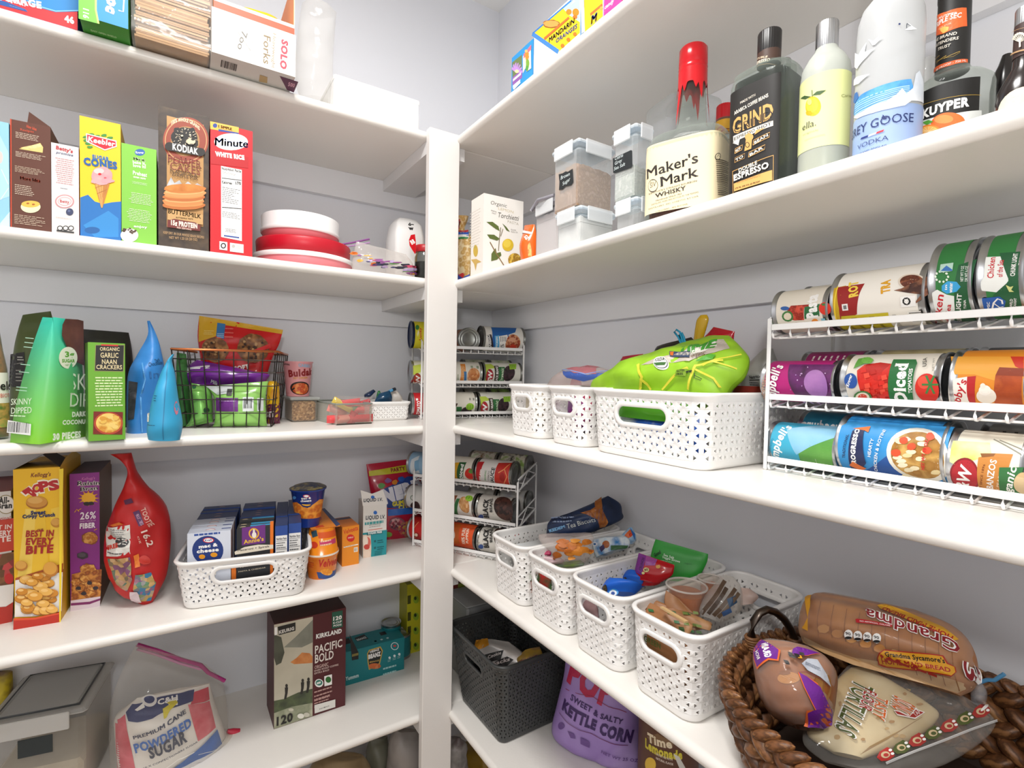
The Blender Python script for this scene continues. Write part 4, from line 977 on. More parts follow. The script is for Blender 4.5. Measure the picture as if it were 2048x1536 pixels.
d.poly([(1518, 185), (1545, 168), (1575, 172), (1570, 195), (1540, 213)], '#e3b45a').T('THE BRAND', 1484, 275, 1620, 222, 17, CRM, .02).T('BARTENDERS', 1480, 312, 1630, 252, 17, CRM, .02).T('TRUST', 1508, 322, 1582, 296, 17, CRM, .02)
d.line([(1482, 395), (1520, 350), (1500, 400), (1560, 352), (1545, 372), (1600, 345), (1640, 328)], 4, '#c9a850').line([(1478, 402), (1600, 360), (1640, 335)], 2, '#c9a850')
d.poly([(1476, 440), (1580, 392), (1684, 378), (1684, 400), (1580, 418), (1476, 466)], '#e2622a').T('30 PROOF - 750 ML', 1500, 452, 1675, 395, 12, WHT, .01); nb.obj('neck_sleeve', parent=ob)
cap(O, T(12), T(-60), R*.40, 'plastic:#1a1919', ob, 30)
# textured clear bottle behind
O, R, T = post_(1395, 1490, 500, -.14); S, mb = bottle(O, toward(O), [(0, R*1.6), (T(520), R*1.6), (T(440), R*1.3), (T(375), R*.9), (T(362), R*.5)], 'film:#dfe2e2:.35:.8', n=32)
mb.obj('ribbed_bottle', at=O, label='clear ribbed bottle behind the vodka and orange liqueur', cat='bottle')
# dark liqueur at the right edge, dark bottle behind it
O, R, T = post_(1855, 2235, 600, -.235); T = lambda v_: P(2045, v_, x=-.235).z-Z2
prof = [(0, R*.95), (.004, R), (T(640), R), (T(560), R*.93), (T(490), R*.7), (T(430), R*.46), (T(360), R*.42), (T(170), R*.4)]
S, mb = bottle(O, toward(O), prof, 'gloss:#1f1614', n=56); ob = mb.obj('dark_liqueur_bottle', at=O, label='dark brown cream liqueur bottle with a silver cap at the right frame edge', cat='bottle')
lb = MB(); d = Deco(lb, S, base=.0006); d.E(2040, 700, 165, 150, '#d8cfb4').E(2040, 702, 150, 134, 'noise:#e6ddc2:#cfc4a4:30'); lb.obj('paper_label', parent=ob)
nb = MB(); SN = Rev(O, UP, S.e, [(T(375), R*.43), (T(160), R*.41)]); nb.rev(SN, T(370), T(165), '#3a2622', 40, .0004, [T(370), T(165)]); d = Deco(nb, SN, base=.0007)
for k in range(9):
    q = math.radians(20+k*18); d.line([(2028, 268), (2028+34*math.cos(q), 258-42*math.sin(q))], 4, '#d9d0c0').E(2028+36*math.cos(q), 256-44*math.sin(q), 9, 8, '#d9d0c0', 8)
d.line([(2028, 300), (2028, 250)], 8, '#d9d0c0').line([(1978, 345), (2060, 318)], 3, '#b08a60').line([(1978, 205), (2060, 178)], 3, '#b08a60'); nb.obj('neck_label', parent=ob)
cap(O, T(185), T(60), R*.42, 'metal:#b9bbbd', ob, 30)
O, R, T = post_(1862, 2000, 550, -.13); S, mb = bottle(O, toward(O), [(0, R*1.5), (T(560), R*1.5), (T(470), R*1.3), (T(410), R*.8), (T(350), R*.45)], 'gloss:#1b1718', n=40)
mb.obj('dark_bottle', at=O, label='plain dark round-shouldered bottle behind the orange liqueur', cat='bottle')

# ------------------------------------------------------------ clear food containers (zoom 3.413x at 900,200)
crop(900, 200, 3.413)
HZ = 'haze:#f3f5f5:.12:.6'
def clearbox(x, ul, uc, ur, v, z0, z1, label, food=None, fz=.6, lid=None, m=HZ, x1=None, cat='container'):
    """corner at pixel uc; -X face to ul, -Y face to ur"""
    C = P(uc, v, x=x); A = P(ul, v, x=x); B = P(ur, v, y=C.y)
    y0, y1 = C.y, A.y; x1 = x1 or B.x; h = z1-z0; e = .006
    mb = MB().box((x, y0, z0), (x1, y1, z1-.014), m, bev=e)
    o = mb.obj('food_container', label=label, cat=cat)
    if food:
        f = MB(); n = 14; top = []
        for j in range(n+1):
            top.append([V((lerp(x+.003, x1-.003, i/n), lerp(y0+.003, y1-.003, j/n), z0+h*fz+.006*noise.noise(V((i*.5, j*.5, z0*9)))+.10*h*(.5-i/n)*.5)) for i in range(n+1)])
        f.grid(top, food)
        f.box((x+.003, y0+.003, z0+.003), (x1-.003, y1-.003, z0+h*fz-.008), food, skip=(1,))
        for r_ in (top[0], top[-1], [r[0] for r in top], [r[-1] for r in top]): f.grid([[V((p.x, p.y, z0+h*fz-.0085)) for p in r_], r_], food, False)
        f.obj('contents', parent=o)
    l = MB().box((x-.004, y0-.004, z1-.014), (x1+.004, y1+.004, z1-.001), lid or 'haze:#eef5fa:.35:.7', bev=.005); l.box((x+.01, y0+.01, z1-.0012), (x1-.01, y1-.01, z1), 'plastic:#b7d3ea', bev=.0004)
    l.obj('lid', parent=o)
    for s in ('x', 'y'):
        t = MB(); w_ = (y1-y0)*.36 if s == 'x' else (x1-x)*.36; c = (y0+y1)/2 if s == 'x' else (x+x1)/2
        if s == 'x': t.box((x-.0075, c-w_, z1-.026), (x-.0045, c+w_, z1-.002), 'haze:#f6f8f9:.45:.7', bev=.001)
        else: t.box((c-w_, y0-.0075, z1-.026), (c+w_, y0-.0045, z1-.002), 'haze:#f6f8f9:.45:.7', bev=.001)
        t.obj('latch', parent=o)
    return o, (x, x1, y0, y1)
zz = lambda u, v, x: P(u, v, x=x).z
X0 = -.285
zm = zz(885, 712, X0); zt = zz(868, 250, X0)
o, b = clearbox(X0, 728, 890, 1122, 850, Z2, zm, 'clear lidded container of white flour bags under the brown sugar container', 'noise:#e9e7e4:#cfcecd:30', .72)
o, b = clearbox(X0+.002, 705, 874, 1114, 560, zm+.0006, zt, 'clear lidded container of brown sugar with a black tag', 'noise:#b08a68:#9a7452:#b9957a:120', .62)
def tagp(o, pts, lines, rot=None):
    S = Plane((X0, 0, 0), -AY, UP); S = Plane((o['xf']-.0009, 0, 0), -AY, UP); mb = MB(); d = Deco(mb, S); d.poly(pts, '#1d2326')
    for t in lines: d.T(*t, '#d6e2e2', .0, 0, .15)
    mb.obj('chalk_tag', parent=o)
o['xf'] = X0+.002
tagp(o, [(742, 508), (770, 500), (790, 487), (805, 490), (838, 468), (842, 560), (828, 582), (790, 590), (770, 610), (744, 615), (748, 560)], (('Brown', 756, 545, 818, 515, 24), ('Sugar', 770, 585, 822, 548, 24)))
X2 = -.26
zm2 = zz(1270, 650, X2); zt2 = zz(1230, 165, X2)
o, b = clearbox(X2, 1128, 1270, 1380, 800, Z2, zm2, 'small empty clear container under the coarse salt container', None)
o, b = clearbox(X2+.001, 1112, 1262, 1372, 520, zm2+.0006, zt2, 'clear container of coarse grey sea salt with a black tag', 'noise:#c9ccc2:#b3b8b0:#d5d6cf:140', .42)
o['xf'] = X2+.001
tagp(o, [(1112, 400), (1235, 342), (1244, 346), (1246, 450), (1236, 462), (1122, 502), (1114, 496)], (('Coarse', 1126, 412, 1182, 386, 22), ('Grey', 1126, 445, 1175, 420, 22), ('Sea Salt', 1120, 482, 1196, 446, 22)))
# large clear canister behind
O, R, T = post_(1340, 1830, 300, -.13); S = Rev(O, UP, toward(O, 40), [(0, R*.86), (.004, R*.9), (T(150), R), (T(60), R*.98), (T(45), R*.7), (T(42), .001)], lambda q: 1/(abs(math.cos(q))**4+abs(math.sin(q))**4)**.25*.9)
mb = MB().rev(S, 0, T(42), 'haze:#f1f3f3:.12:.55', 56); mb.disc(S, 0, 'haze:#f1f3f3:.12:.55', 56, flip=True); o = mb.obj('clear_canister', at=O, label='large tall clear plastic canister behind the whisky bottle', cat='container')
# pourable flour container with a grey lid
o, b = clearbox(-.27, 578, 738, 760, 900, Z2, zz(720, 660, -.27), 'flour container with a grey pour lid left of the brown sugar', '#ece4e0', .75, m='haze:#e3e3e4:.15:.5', lid='haze:#9a98a0:.6:.85', x1=-.16)
a = P(562, 745, x=-.272); e = P(712, 650, x=-.272); mb = MB(); mb.tube([a+V((-.002, .002, -.004)), a, (a+e)/2+V((-.012, 0, .002)), e], .0035, 'plastic:#8d8a92'); mb.obj('handle', parent=o)
# orange snack bag and lemon pasta box
def dorg(d):
    d.T('Mo', 508, 918, 545, 912, 26, '#c24a10', .04); d.T('SO', 520, 955, 568, 945, 30, WHT, .05); d.E(545, 1035, 34, 62, 'food:#d89a4a:#b8742c:#e8b86a:160').poly([(505, 890), (575, 905), (575, 920), (505, 908)], '#f0e8dc')
bag('snack_bag', 'orange snack bag standing between the lemon pasta box and flour container', [((508, 1100), (585, 1085), .018), ((506, 1000), (590, 985), .022), ((510, 860), (580, 850), .003)], 'gloss:#e0641e', x=-.262, at=(540, 1090), ex=-AY, seed=5, deco=dorg, nu=10, nv=12)
c = Carton((222, 1200), (500, 1118), (215, 640), .06, x=-.292, zb=Z2, front='#eee9e2', side='#ece6de', topc='#d9b08a')
# turned carton: front face towards the camera
C0 = P(224, 1130, x=-.300); C0.z = Z2; turn = math.radians(88)
ex = V((math.sin(turn), -math.cos(turn), 0))
c.A = C0; c.ex = ex; c.d = UP.cross(ex); c.W = .104; c.D = .06; c.H = P(222, 640, x=-.300).z-Z2
c.mb = MB()
for skip, m_ in (((0, 1, 3, 4, 5), '#eee9e2'), ((0, 1, 2, 4), '#e9e3db'), ((1, 2, 3, 5, 4), '#e9e3db'), ((0, 1, 2, 3, 5), '#e9e3db'), ((0, 2, 3, 4, 5), '#dcb48e')): c.mb.box((0, 0, 0), (c.W, c.D, c.H), m_, c.A, c.ex, c.d, UP, skip=skip)
c.F = Plane(c.A, ex, UP); c.Lf = Plane(c.A+c.d*c.D, c.d*-1, UP)
d = c.f(); GY = '#5b574f'
d.T('Organic', 278, 712, 388, 735, 26, GY, -.005, 0, .2).T('LEMON', 330, 748, 432, 775, 18, '#c9b98a', -.01).T('Torchietti', 328, 800, 470, 826, 34, GY, 0, 0, .2).T('PASTA', 392, 838, 468, 856, 18, '#b9b2a0', -.01).T('MADE IN', 280, 758, 316, 768, 8, GY, 0).T('ITALY', 285, 775, 314, 782, 8, GY, 0)
GN = '#5d6b33'
for pts in ([(248, 832), (290, 832), (330, 862), (338, 895), (310, 880), (270, 850)], [(356, 842), (385, 868), (408, 900), (385, 890)], [(252, 918), (300, 920), (340, 948), (320, 960), (270, 945)], [(280, 1100), (282, 1050), (310, 1010), (318, 1045), (345, 1038), (350, 1060), (320, 1090)]): d.poly(pts, GN)
d.line([(345, 870), (335, 960), (330, 1030)], 5, '#7a6a48').line([(272, 970), (310, 1040), (375, 1142)], 7, '#8a6e48').line([(360, 880), (345, 930)], 4, '#7a6a48')
d.E(394, 990, 38, 42, '#d9b62e').E(388, 980, 26, 28, '#e6ca4c').E(440, 1092, 44, 46, 'food:#c8952c:#8f6a1e:#e0b84a:130').T('Roasted', 415, 888, 448, 892, 7, GY, 0).T('Garlic Oil', 415, 902, 460, 908, 7, GY, 0).T('NET WT', 278, 1168, 330, 1162, 9, GY, .02)
d = c.px(c.Lf); d.Ls(138, 770, 212, 985, 13, '#cfc8be', .25, .2); d.E(175, 1030, 16, 40, '#c9a83a').poly([(145, 1090), (180, 1085), (215, 1105), (185, 1115), (175, 1165), (165, 1120)], '#c9a552').poly([(160, 1015), (172, 985), (182, 1010)], '#b9a23a')
c.done('pasta_box', 'cream carton of lemon pasta with a botanical lemon branch')
# pasta bag tied with a ribbon
def dpas(d):
    d.poly([(30, 905), (130, 900), (130, 925), (30, 932)], '#2458b8').poly([(30, 925), (130, 918), (130, 940), (30, 945)], '#f2efe8').poly([(30, 1215), (60, 1190), (90, 1215), (130, 1185), (130, 1245), (30, 1250)], '#2a4fae').poly([(60, 1195), (90, 1180), (118, 1195), (90, 1215)], '#d8343a').poly([(30, 1180), (60, 1195), (45, 1205)], '#2f8a48')
    d.line([(30, 950), (130, 942)], 8, '#2f8a48').line([(30, 898), (130, 893)], 6, '#c8323c')
o = bag('pasta_bag', 'clear bag of pasta shells with a red, white and green ribbon behind the post', [((-10, 1255), (132, 1225), .02), ((-14, 1080), (136, 1070), .028), ((-6, 930), (126, 925), .02), ((20, 880), (90, 880), .01), ((-4, 800), (120, 790), .014)], 'food:#e3c27c:#c79a4e:#f0dcae:90', x=-.25, at=(60, 1230), ex=-AY, seed=9, deco=dpas, nu=14, nv=18)
mb = MB()
for k in range(6): mb.tube([P(38+k*4, 880, x=-.29), P(42+k*5, 850-k*4, x=-.29), P(66-k*3, 818+k*5, x=-.29)], .002, ['plastic:#c8323c', 'plastic:#f2efe8', 'plastic:#c8323c'][k % 3], 6)
mb.obj('ribbon', parent=o)
# ------------------------------------------------------------ back wall, third shelf (photo zoom 3.303x at 0,580)
crop(0, 580, 3.303)
# salad-dressing bottle at the frame edge
O, R, T = post_(-165, 88, 600, -1.16) if False else (None, None, None)
O = P(-40, 985, z=Z3); O.z = Z3; e_ = P(58, 800, y=O.y); R = (e_.x-O.x); T = lambda v_: P(-40, v_, y=O.y).z-Z3
prof = [(0, R*.93), (.005, R), (T(640), R), (T(520), R*.93), (T(400), R*.66), (T(250), R*.42), (T(120), R*.36)]
S = Rev(O, UP, -AY, prof); mb = MB().rev(S, 0, prof[-1][0], 'shell:#b0b8ae:.06:.6', 40); mb.disc(S, 0, 'shell:#b0b8ae:.06:.6', 40, flip=True)
o = mb.obj('dressing_bottle', at=O, label='glass bottle of herb dressing with a cream label at the left frame edge', cat='bottle')
fill(S, T(280), 'noise:#7a5a2e:#a8703a:#4f5a2c:40', o, .96)
lb = MB(); lb.rev(S, T(905), T(545), '#e9e4d6', 40, .0005, [T(905), T(740), T(545)], a0=-1.7, a1=1.7); lb.rev(S, T(905), T(742), 'noise:#7d9a4a:#c79a54:#5a7434:60', 40, .0008, [T(905), T(745)], a0=-1.7, a1=1.7)
d = Deco(lb, S, base=.0011); d.T('Field', -70, 658, 84, 658, 56, '#2a2522', .02).T('PROBIOTIC', -70, 712, 82, 706, 26, '#c8503a', .0); lb.obj('paper_label', parent=o)
# back-row dark pouch
def dk(d):
    d.poly([(70, 425), (160, 410), (170, 640), (60, 640)], '#1d1b1a'); d.Ls(115, 435, 160, 470, 2, '#d8d4cc', .3); d.line([(95, 490), (150, 480)], 4, '#8a867e'); d.Ls(105, 520, 150, 610, 4, '#9a968e', .3)
bag('snack_pouch', 'dark olive pouch standing behind the green coconut bag', [((58, 960), (330, 960), .03), ((70, 640), (370, 640), .035), ((92, 400), (375, 400), .03), ((120, 260), (362, 255), .015), ((150, 165), (335, 140), .003)], 'noise:#4f5a2c:#3f4a22:8', y=-.11, at=(200, 960), ex=AX, seed=2, deco=dk, nu=14, nv=16)
bag('snack_pouch', 'black pouch with a crimped top behind the cracker box', [((560, 900), (880, 900), .03), ((560, 600), (885, 600), .035), ((545, 380), (872, 400), .025), ((540, 258), (850, 282), .004)], 'noise:#1c1a18:#2a2a20:20', y=-.10, at=(700, 900), ex=AX, seed=12, nu=14, nv=16, wr=.005)
# green coconut bag: gusset side + front as two panels of one block-bottom bag
A = P(262, 1020, z=Z3); B = P(570, 968, z=Z3); L_ = P(66, 1008, z=Z3); B.z = A.z = L_.z = Z3
F = Plane(A, (B-A), UP)
fx = (B-A).normalized(); G = Plane(L_, A-L_, UP)
top = P(318, 175, y=A.y+.05)
back = (L_-A).normalized()
Hh = F.hit((440, 190))[1]
def blk(u, v):   # footprint rectangle A,B with depth; top pinched towards the back middle
    pass
mb = MB(); Dp = (A-L_).length; W_ = (B-A).length
cols = {'b': 'noise:#7cc43a:#8fd24a:5', 'm': 'noise:#4fae7a:#58b87f:5', 't': 'noise:#3fb59a:#46bfa5:5'}
nz = 14
def ringz(t):
    k = t**1.4; w0, w1 = .055*k*0, W_-.012*t; d0, d1 = Dp*.03*k, Dp-Dp*.62*k
    w0 = .030*k; z = Hh*t
    pts = []
    for (a, b) in ((w0, d0), (w1*.33, d0-.006*math.sin(math.pi*t)), (w1*.66, d0-.008*math.sin(math.pi*t)), (w1, d0), (w1+.004*math.sin(math.pi*t), (d0+d1)/2), (w1, d1), (w1*.5, d1+.003), (w0, d1), (w0+.012*k, (d0+d1)/2)):
        pts.append(A+fx*a+back*b+UP*z)
    return pts
rs = [ringz(i/nz) for i in range(nz+1)]
gm = bpy.data.materials.new('green_fade'); gm.use_nodes = True; N = gm.node_tree.nodes; L2 = gm.node_tree.links
tc = N.new('ShaderNodeTexCoord'); sx = N.new('ShaderNodeSeparateXYZ'); mp_ = N.new('ShaderNodeMapRange'); rp = N.new('ShaderNodeValToRGB'); L2.new(tc.outputs['Object'], sx.inputs[0]); L2.new(sx.outputs[2], mp_.inputs[0]); mp_.inputs[2].default_value = Hh; L2.new(mp_.outputs[0], rp.inputs[0])
e0 = rp.color_ramp.elements; e0[0].color = lin('#86cf2e'); e0[1].color = lin('#3cc4a8'); e0[1].position = .95; e1 = e0.new(.5); e1.color = lin('#63bf72'); L2.new(rp.outputs[0], N['Principled BSDF'].inputs[0]); N['Principled BSDF'].inputs['Roughness'].default_value = .4
MATS['green_fade'] = gm
mb.grid(rs, 'green_fade', True, True); mb.add(rs[0], [tuple(range(8, -1, -1))], 'green_fade'); mb.add(rs[-1], [tuple(range(9))], 'green_fade')
# front face surface leans back with height
FS = Plane(A, fx, UP+back*(Dp*.03/Hh)); FS.O = A+FS.n*.004
d = Deco(mb, FS, base=.003)
d.poly([(418, 190), (500, 195), (538, 205), (542, 500), (480, 470), (430, 380), (395, 300), (398, 230)], 'noise:#4a2a24:#6b4236:26').E(438, 448, 60, 72, '#eef2dc').T('3g', 416, 442, 478, 442, 34, '#63a83a', .04).T('SUGAR', 396, 478, 482, 478, 20, '#63a83a', .05).T('NET WT', 418, 500, 470, 500, 8, '#63a83a', .01)
d.T('SKI', 448, 660, 575, 660, 108, '#e6f2d8', .0, .01).T('DIP', 448, 772, 570, 772, 92, '#e6f2d8', .0, .01).T('DARK', 462, 838, 556, 832, 30, '#eef6e0', .06).T('COCONUT', 398, 890, 570, 882, 28, '#eef6e0', .05).T('30 PIECES', 334, 992, 520, 972, 40, '#eef6e0', .06)
GS = Plane(L_, (A-L_), UP+fx*.0); d = Deco(mb, Plane(L_, (A-L_), UP+fx*(.020/Hh)), base=.004)
d.T('SKINNY', 96, 760, 232, 750, 40, '#e6f4d8', .0, .01).T('DIPPED', 96, 818, 232, 808, 40, '#e6f4d8', .0, .01).Ls(92, 820, 225, 840, 1, '#d8f0c8', .4).poly([(75, 860), (228, 880), (222, 955), (66, 942)], '#f2f2ee').bar(80, 870, 215, 940, '#222', 16)
for y in (315, 345, 375, 490, 540, 640, 660): d.line([(205-(y-300)*.2, y), (260-(y-300)*.15, y+4)], 4, '#b8e4c8')
mb.obj('coconut_bag', at=A, label='bright green block-bottom bag of coconut bites, thirty pieces', cat='bag')
# cracker box
c = Carton((584, 1000), (828, 985), (580, 345), .05, z=Z3, front='#69a52c', side='#4a7a20', topc='#5c8f2a')
d = c.f(); d.poly([(630, 362), (822, 362), (816, 540), (624, 536)], '#8a8450').poly([(634, 366), (818, 366), (812, 536), (628, 532)], '#1e1c1b').B(668, 358, 780, 372, '#c8302a')
for t, y, a, b_, h in (('ORGANIC', 402, 660, 790, 22), ('GARLIC', 448, 664, 782, 32), ('NAAN', 490, 672, 772, 30), ('CRACKERS', 524, 636, 806, 28)): d.T(t, a, y-2, b_, y, h, '#d9c79a', .02, .03)
d.Ls(622, 570, 815, 770, 11, '#d8e8b0', .45, .2, True).poly([(618, 802), (812, 806), (808, 955), (614, 952)], '#7a2218').E(718, 880, 94, 74, '#b8482a').E(718, 878, 82, 64, 'food:#e8b040:#d08a2a:#f2cc6a:110')
for k in range(11): d.E(random.uniform(660, 775), random.uniform(835, 925), 22, 15, random.choice(['#e9bb55', '#d99a38', '#f0cc74']), 10, jit=.15)
c.done('cracker_box', 'green upright box of garlic naan crackers with a bowl picture', group=None)
# blue pouch and pale blue pouch
def db(d):
    d.T('Dark', 1030, 480, 1060, 470, 26, '#12304a', 0, 0, .2).T('Chocolate', 985, 505, 1075, 490, 26, '#12304a', 0, 0, .2).T('In', 990, 580, 1055, 575, 40, '#2f6aa8', .02); d.poly([(850, 600), (910, 610), (885, 850), (845, 860)], '#3a3a40'); d.line([(940, 480), (960, 590), (930, 700), (940, 940)], 8, '#5aa0dc')
bag('snack_pouch', 'creased royal blue chocolate pouch leaning behind the pale blue one', [((838, 962), (1000, 965), .032), ((835, 800), (1040, 800), .04), ((845, 560), (1085, 560), .04), ((905, 430), (1065, 400), .025), ((975, 300), (1035, 300), .01), ((972, 205), (990, 203), .003)], 'noise:#2b78c0:#3a8ad2:14', y=-.22, at=(920, 962), ex=AX, seed=21, deco=db, wr=.008, fr=28)
def dlb(d):
    d.line([(1110, 470), (1090, 700), (1080, 990)], 5, '#2a78a4'); d.E(1165, 780, 16, 45, '#c87a90', jit=.15); d.poly([(975, 815), (990, 810), (985, 870), (972, 870)], '#e8ece8').Ls(975, 880, 1030, 900, 1, '#1d4a68', .4); d.Ls(1020, 690, 1035, 740, 3, '#1d4a68', .3)
bag('snack_pouch', 'pale blue pouch narrow at the top in front of the wire basket', [((980, 985), (1188, 990), .022), ((975, 900), (1205, 880), .03), ((1010, 720), (1175, 720), .03), ((1060, 560), (1155, 560), .018), ((1105, 470), (1135, 470), .008), ((1140, 425), (1150, 424), .002)], 'noise:#2f9ac8:#3aa6d2:8', z=Z3, at=(1080, 990), ex=V((1, -.2, 0)), seed=31, deco=dlb, wr=.003)

# dark wire basket with a copper rim (zoom 5.906x at 340,620)
crop(340, 620, 5.906)
A = P(140, 1400, z=Z3); B = P(1190, 1385, z=Z3); wx_ = (B-A); wx_.z = 0; W_ = wx_.length; wx_.normalize(); wy_ = UP.cross(wx_)
rimz = Plane(A, wx_, UP).hit((700, 490))[1]; Dp = .20
p0 = Plane(A, wx_, UP); xl = p0.hit((30, 470))[0]; xr = p0.hit((1350, 520))[0]
wp = lambda a, b, t: A+wx_*lerp(lerp(0, W_, a), lerp(xl, xr-.012, a), t)+wy_*(lerp(-.008*t, Dp+.01*t, b))+UP*(rimz*t+.002)
r0 = root('wire_basket', A+wx_*W_/2+wy_*Dp/2, label='dark wire basket with a copper rim full of snack packets', cat='basket')
DKM = 'metal:#4a4642'
for side in range(4):
    mb = MB(); n = (8, 6, 8, 6)[side]
    for k in range(n):
        s = k/(n-1)
        ab = ((s, 0), (1, s), (1-s, 1), (0, 1-s))[side]
        mb.tube([wp(*ab, 0), wp(*ab, .35), wp(*ab, .7), wp(*ab, 1)], .0013, DKM, 6)
    for t in (0, .18, .36, .54, .72, .88):
        e = [((0, 0), (1, 0)), ((1, 0), (1, 1)), ((1, 1), (0, 1)), ((0, 1), (0, 0))][side]
        mb.tube([wp(*e[0], t), wp(*e[1], t)], .0012, DKM, 6)
    mb.obj('wire_side', parent=r0)
mb = MB()
for k in range(8): mb.tube([wp(k/7, 0, 0), wp(k/7, 1, 0)], .0012, DKM, 6)
mb.obj('wire_floor', parent=r0)
mb = MB(); mb.tube([wp(0, 0, 1), wp(1, 0, 1), wp(1, 1, 1), wp(0, 1, 1)], .0026, 'metal:#c9774a', 8, closed=True); mb.obj('rim', parent=r0)
bo = lambda a, b, t=.02: wp(a, b, t)
def bin_bag(name, label, rows, m, b, seed, deco=None, **k):
    o_ = A+wy_*(Dp*b)+UP*.004; S = Pouch(o_, wx_, UP, rows, .5, k.get('wr', .004), 26, seed); mb = MB(); S.build(mb, m, 18, 20)
    if deco: deco(Deco(mb, S))
    lo = min(q[2] for q in mb.v); return mb.obj(name, at=(o_.x+.08, o_.y, lo), label=label, cat=k.get('cat', 'packet'))
def dck(d):
    d.poly([(345, 68), (1335, 235), (1325, 285), (560, 165), (545, 310), (340, 380)], '#d3a21c'); d.poly([(560, 150), (655, 165), (640, 345), (545, 310)], '#2f6fa8'); d.Ls(560, 270, 640, 330, 3, '#cfe0ee', .3)
    for x, y, r_ in ((530, 470, 165), (985, 450, 190)):
        d.E(x, y, r_, r_*.88, 'food:#8a5a30:#6b4020:#a87444:70', 30, jit=.04)
        for k in range(26):
            q = random.uniform(0, 6.28); g = r_*random.uniform(.1, .85); d.E(x+g*math.cos(q), y+g*.85*math.sin(q), 18, 15, random.choice(['#33190d', '#3f2413', '#b58a58']), 7, jit=.25)
    d.poly([(1010, 470), (1190, 400), (1200, 450), (1020, 510)], '#cc1a1c'); d.Ls(420, 240, 540, 300, 3, '#e8cf80', .3); d.Ls(670, 200, 780, 350, 3, '#d86a60', .25)
    d.T('SOFT', 780, 720, 950, 690, 50, '#f2e8dc', .05)
bin_bag('cookie_pouch', 'large red and yellow pouch of chocolate chip cookies in the wire basket', [((420, 900), (1130, 900), .02), ((380, 700), (1160, 720), .03), ((345, 480), (1220, 540), .03), ((325, 300), (1290, 400), .02), ((345, 68), (1335, 235), .003)], 'gloss:#c9181b', .60, 41, dck)
def dpp(d): d.poly([(150, 690), (470, 650), (470, 690), (240, 700), (220, 740), (140, 740)], '#e6e0e8'); d.T('Milk', 480, 860, 560, 890, 44, '#e8e0ee', .03, .02)
bin_bag('snack_packet', 'crumpled purple packet lying across the green ones in the wire basket', [((200, 880), (1090, 880), .018), ((130, 760), (1160, 800), .03), ((190, 670), (1170, 760), .028), ((320, 590), (1080, 740), .006)], 'gloss:#7a2c9a', .36, 42, dpp, wr=.010)
def dg2(d): d.B(540, 1035, 805, 1200, '#6b2a80').Ls(580, 1045, 780, 1085, 2, '#d8c0e0', .3).B(860, 1030, 990, 1195, '#dfe4e4').bar(870, 1045, 975, 1160, '#222', 12).B(1030, 1040, 1105, 1190, '#dfe4e4').bar(1040, 1050, 1060, 1180, '#222', 4).poly([(420, 900), (740, 880), (740, 980), (560, 1000)], '#c4c9c8').B(680, 930, 730, 1010, '#3a3a38').line([(780, 880), (780, 1395)], 3, '#7fae54')
bin_bag('snack_packet', 'light green packet with a purple square and barcode in the wire basket', [((500, 1380), (1150, 1380), .01), ((530, 1300), (1140, 1300), .025), ((520, 1040), (1130, 1040), .028), ((430, 900), (1160, 840), .006)], 'gloss:#8fc463', .12, 43, dg2)
def dg1(d): d.E(430, 1185, 40, 32, '#22452a').E(285, 905, 26, 24, '#1d5a38').Ls(320, 1060, 420, 1090, 2, '#6a9a58', .3)
bin_bag('snack_packet', 'green foil packet turned sideways, left of the barcode packet', [((180, 1380), (510, 1320), .012), ((260, 1250), (500, 1240), .028), ((240, 1000), (490, 1000), .028), ((245, 860), (440, 900), .006)], 'foil:#7ab85a', .13, 44, dg1, wr=.007)
bin_bag('snack_packet', 'dark green packet at the left end of the wire basket', [((120, 1370), (260, 1370), .015), ((90, 1000), (230, 1000), .02), ((80, 700), (210, 720), .018), ((80, 500), (190, 520), .004)], 'noise:#2f6a30:#3f7f3c:10', .30, 45, None)
def dgi(d): d.poly([(1140, 1110), (1300, 1100), (1300, 1340), (1140, 1340)], '#5f1f3a'); d.T('GIT', 1130, 1265, 1245, 1255, 60, '#efe0e4', .05, 0, .15).E(1230, 1000, 50, 70, '#c98a1c'); d.line([(1165, 1010), (1180, 1060), (1165, 1090)], 6, '#33220f')
bin_bag('snack_packet', 'small yellow and maroon packet at the right end of the wire basket', [((1165, 1350), (1270, 1350), .01), ((1140, 1150), (1290, 1150), .02), ((1150, 900), (1290, 900), .015), ((1170, 840), (1250, 840), .003)], 'gloss:#d8a81c', .40, 46, dgi)
bin_bag('snack_packet', 'red packet end poking up below the cookie pouch', [((620, 900), (1080, 900), .006), ((600, 760), (1090, 740), .01), ((630, 640), (1080, 600), .003)], 'gloss:#b8161a', .48, 47, None)
# noodle cup standing on a small seed container
mb = MB(); a = P(1385, 1310, y=-.135); b_ = P(1715, 1310, y=-.135)
x0, x1, y0, y1 = a.x+.010, b_.x+.004, -.135, -.035; hz = P(1500, 1040, y=-.135).z-Z3
mb.box((x0, y0, Z3), (x1, y1, Z3+hz), 'haze:#efece6:.08:.5', bev=.005); o = mb.obj('seed_container', label='small clear lidded container of brown seeds under the noodle cup', cat='container')
MB().box((x0+.002, y0+.002, Z3+.002), (x1-.002, y1-.002, Z3+hz*.86), 'cells:#8a6038:#b58a58:#6f4a28:#c7a070:260', bev=.004).obj('contents', parent=o)
MB().box((x0-.004, y0-.004, Z3+hz-.005), (x1+.007, y1+.004, Z3+hz+.002), 'haze:#e8ebe8:.3:.6', bev=.002).obj('lid', parent=o)
cxx = P(1505, 1000, y=-.08); rr = (P(1690, 640, y=-.11).x-P(1335, 640, y=-.11).x)/2; hc = P(1500, 608, y=-.1).z-(Z3+hz+.0025)
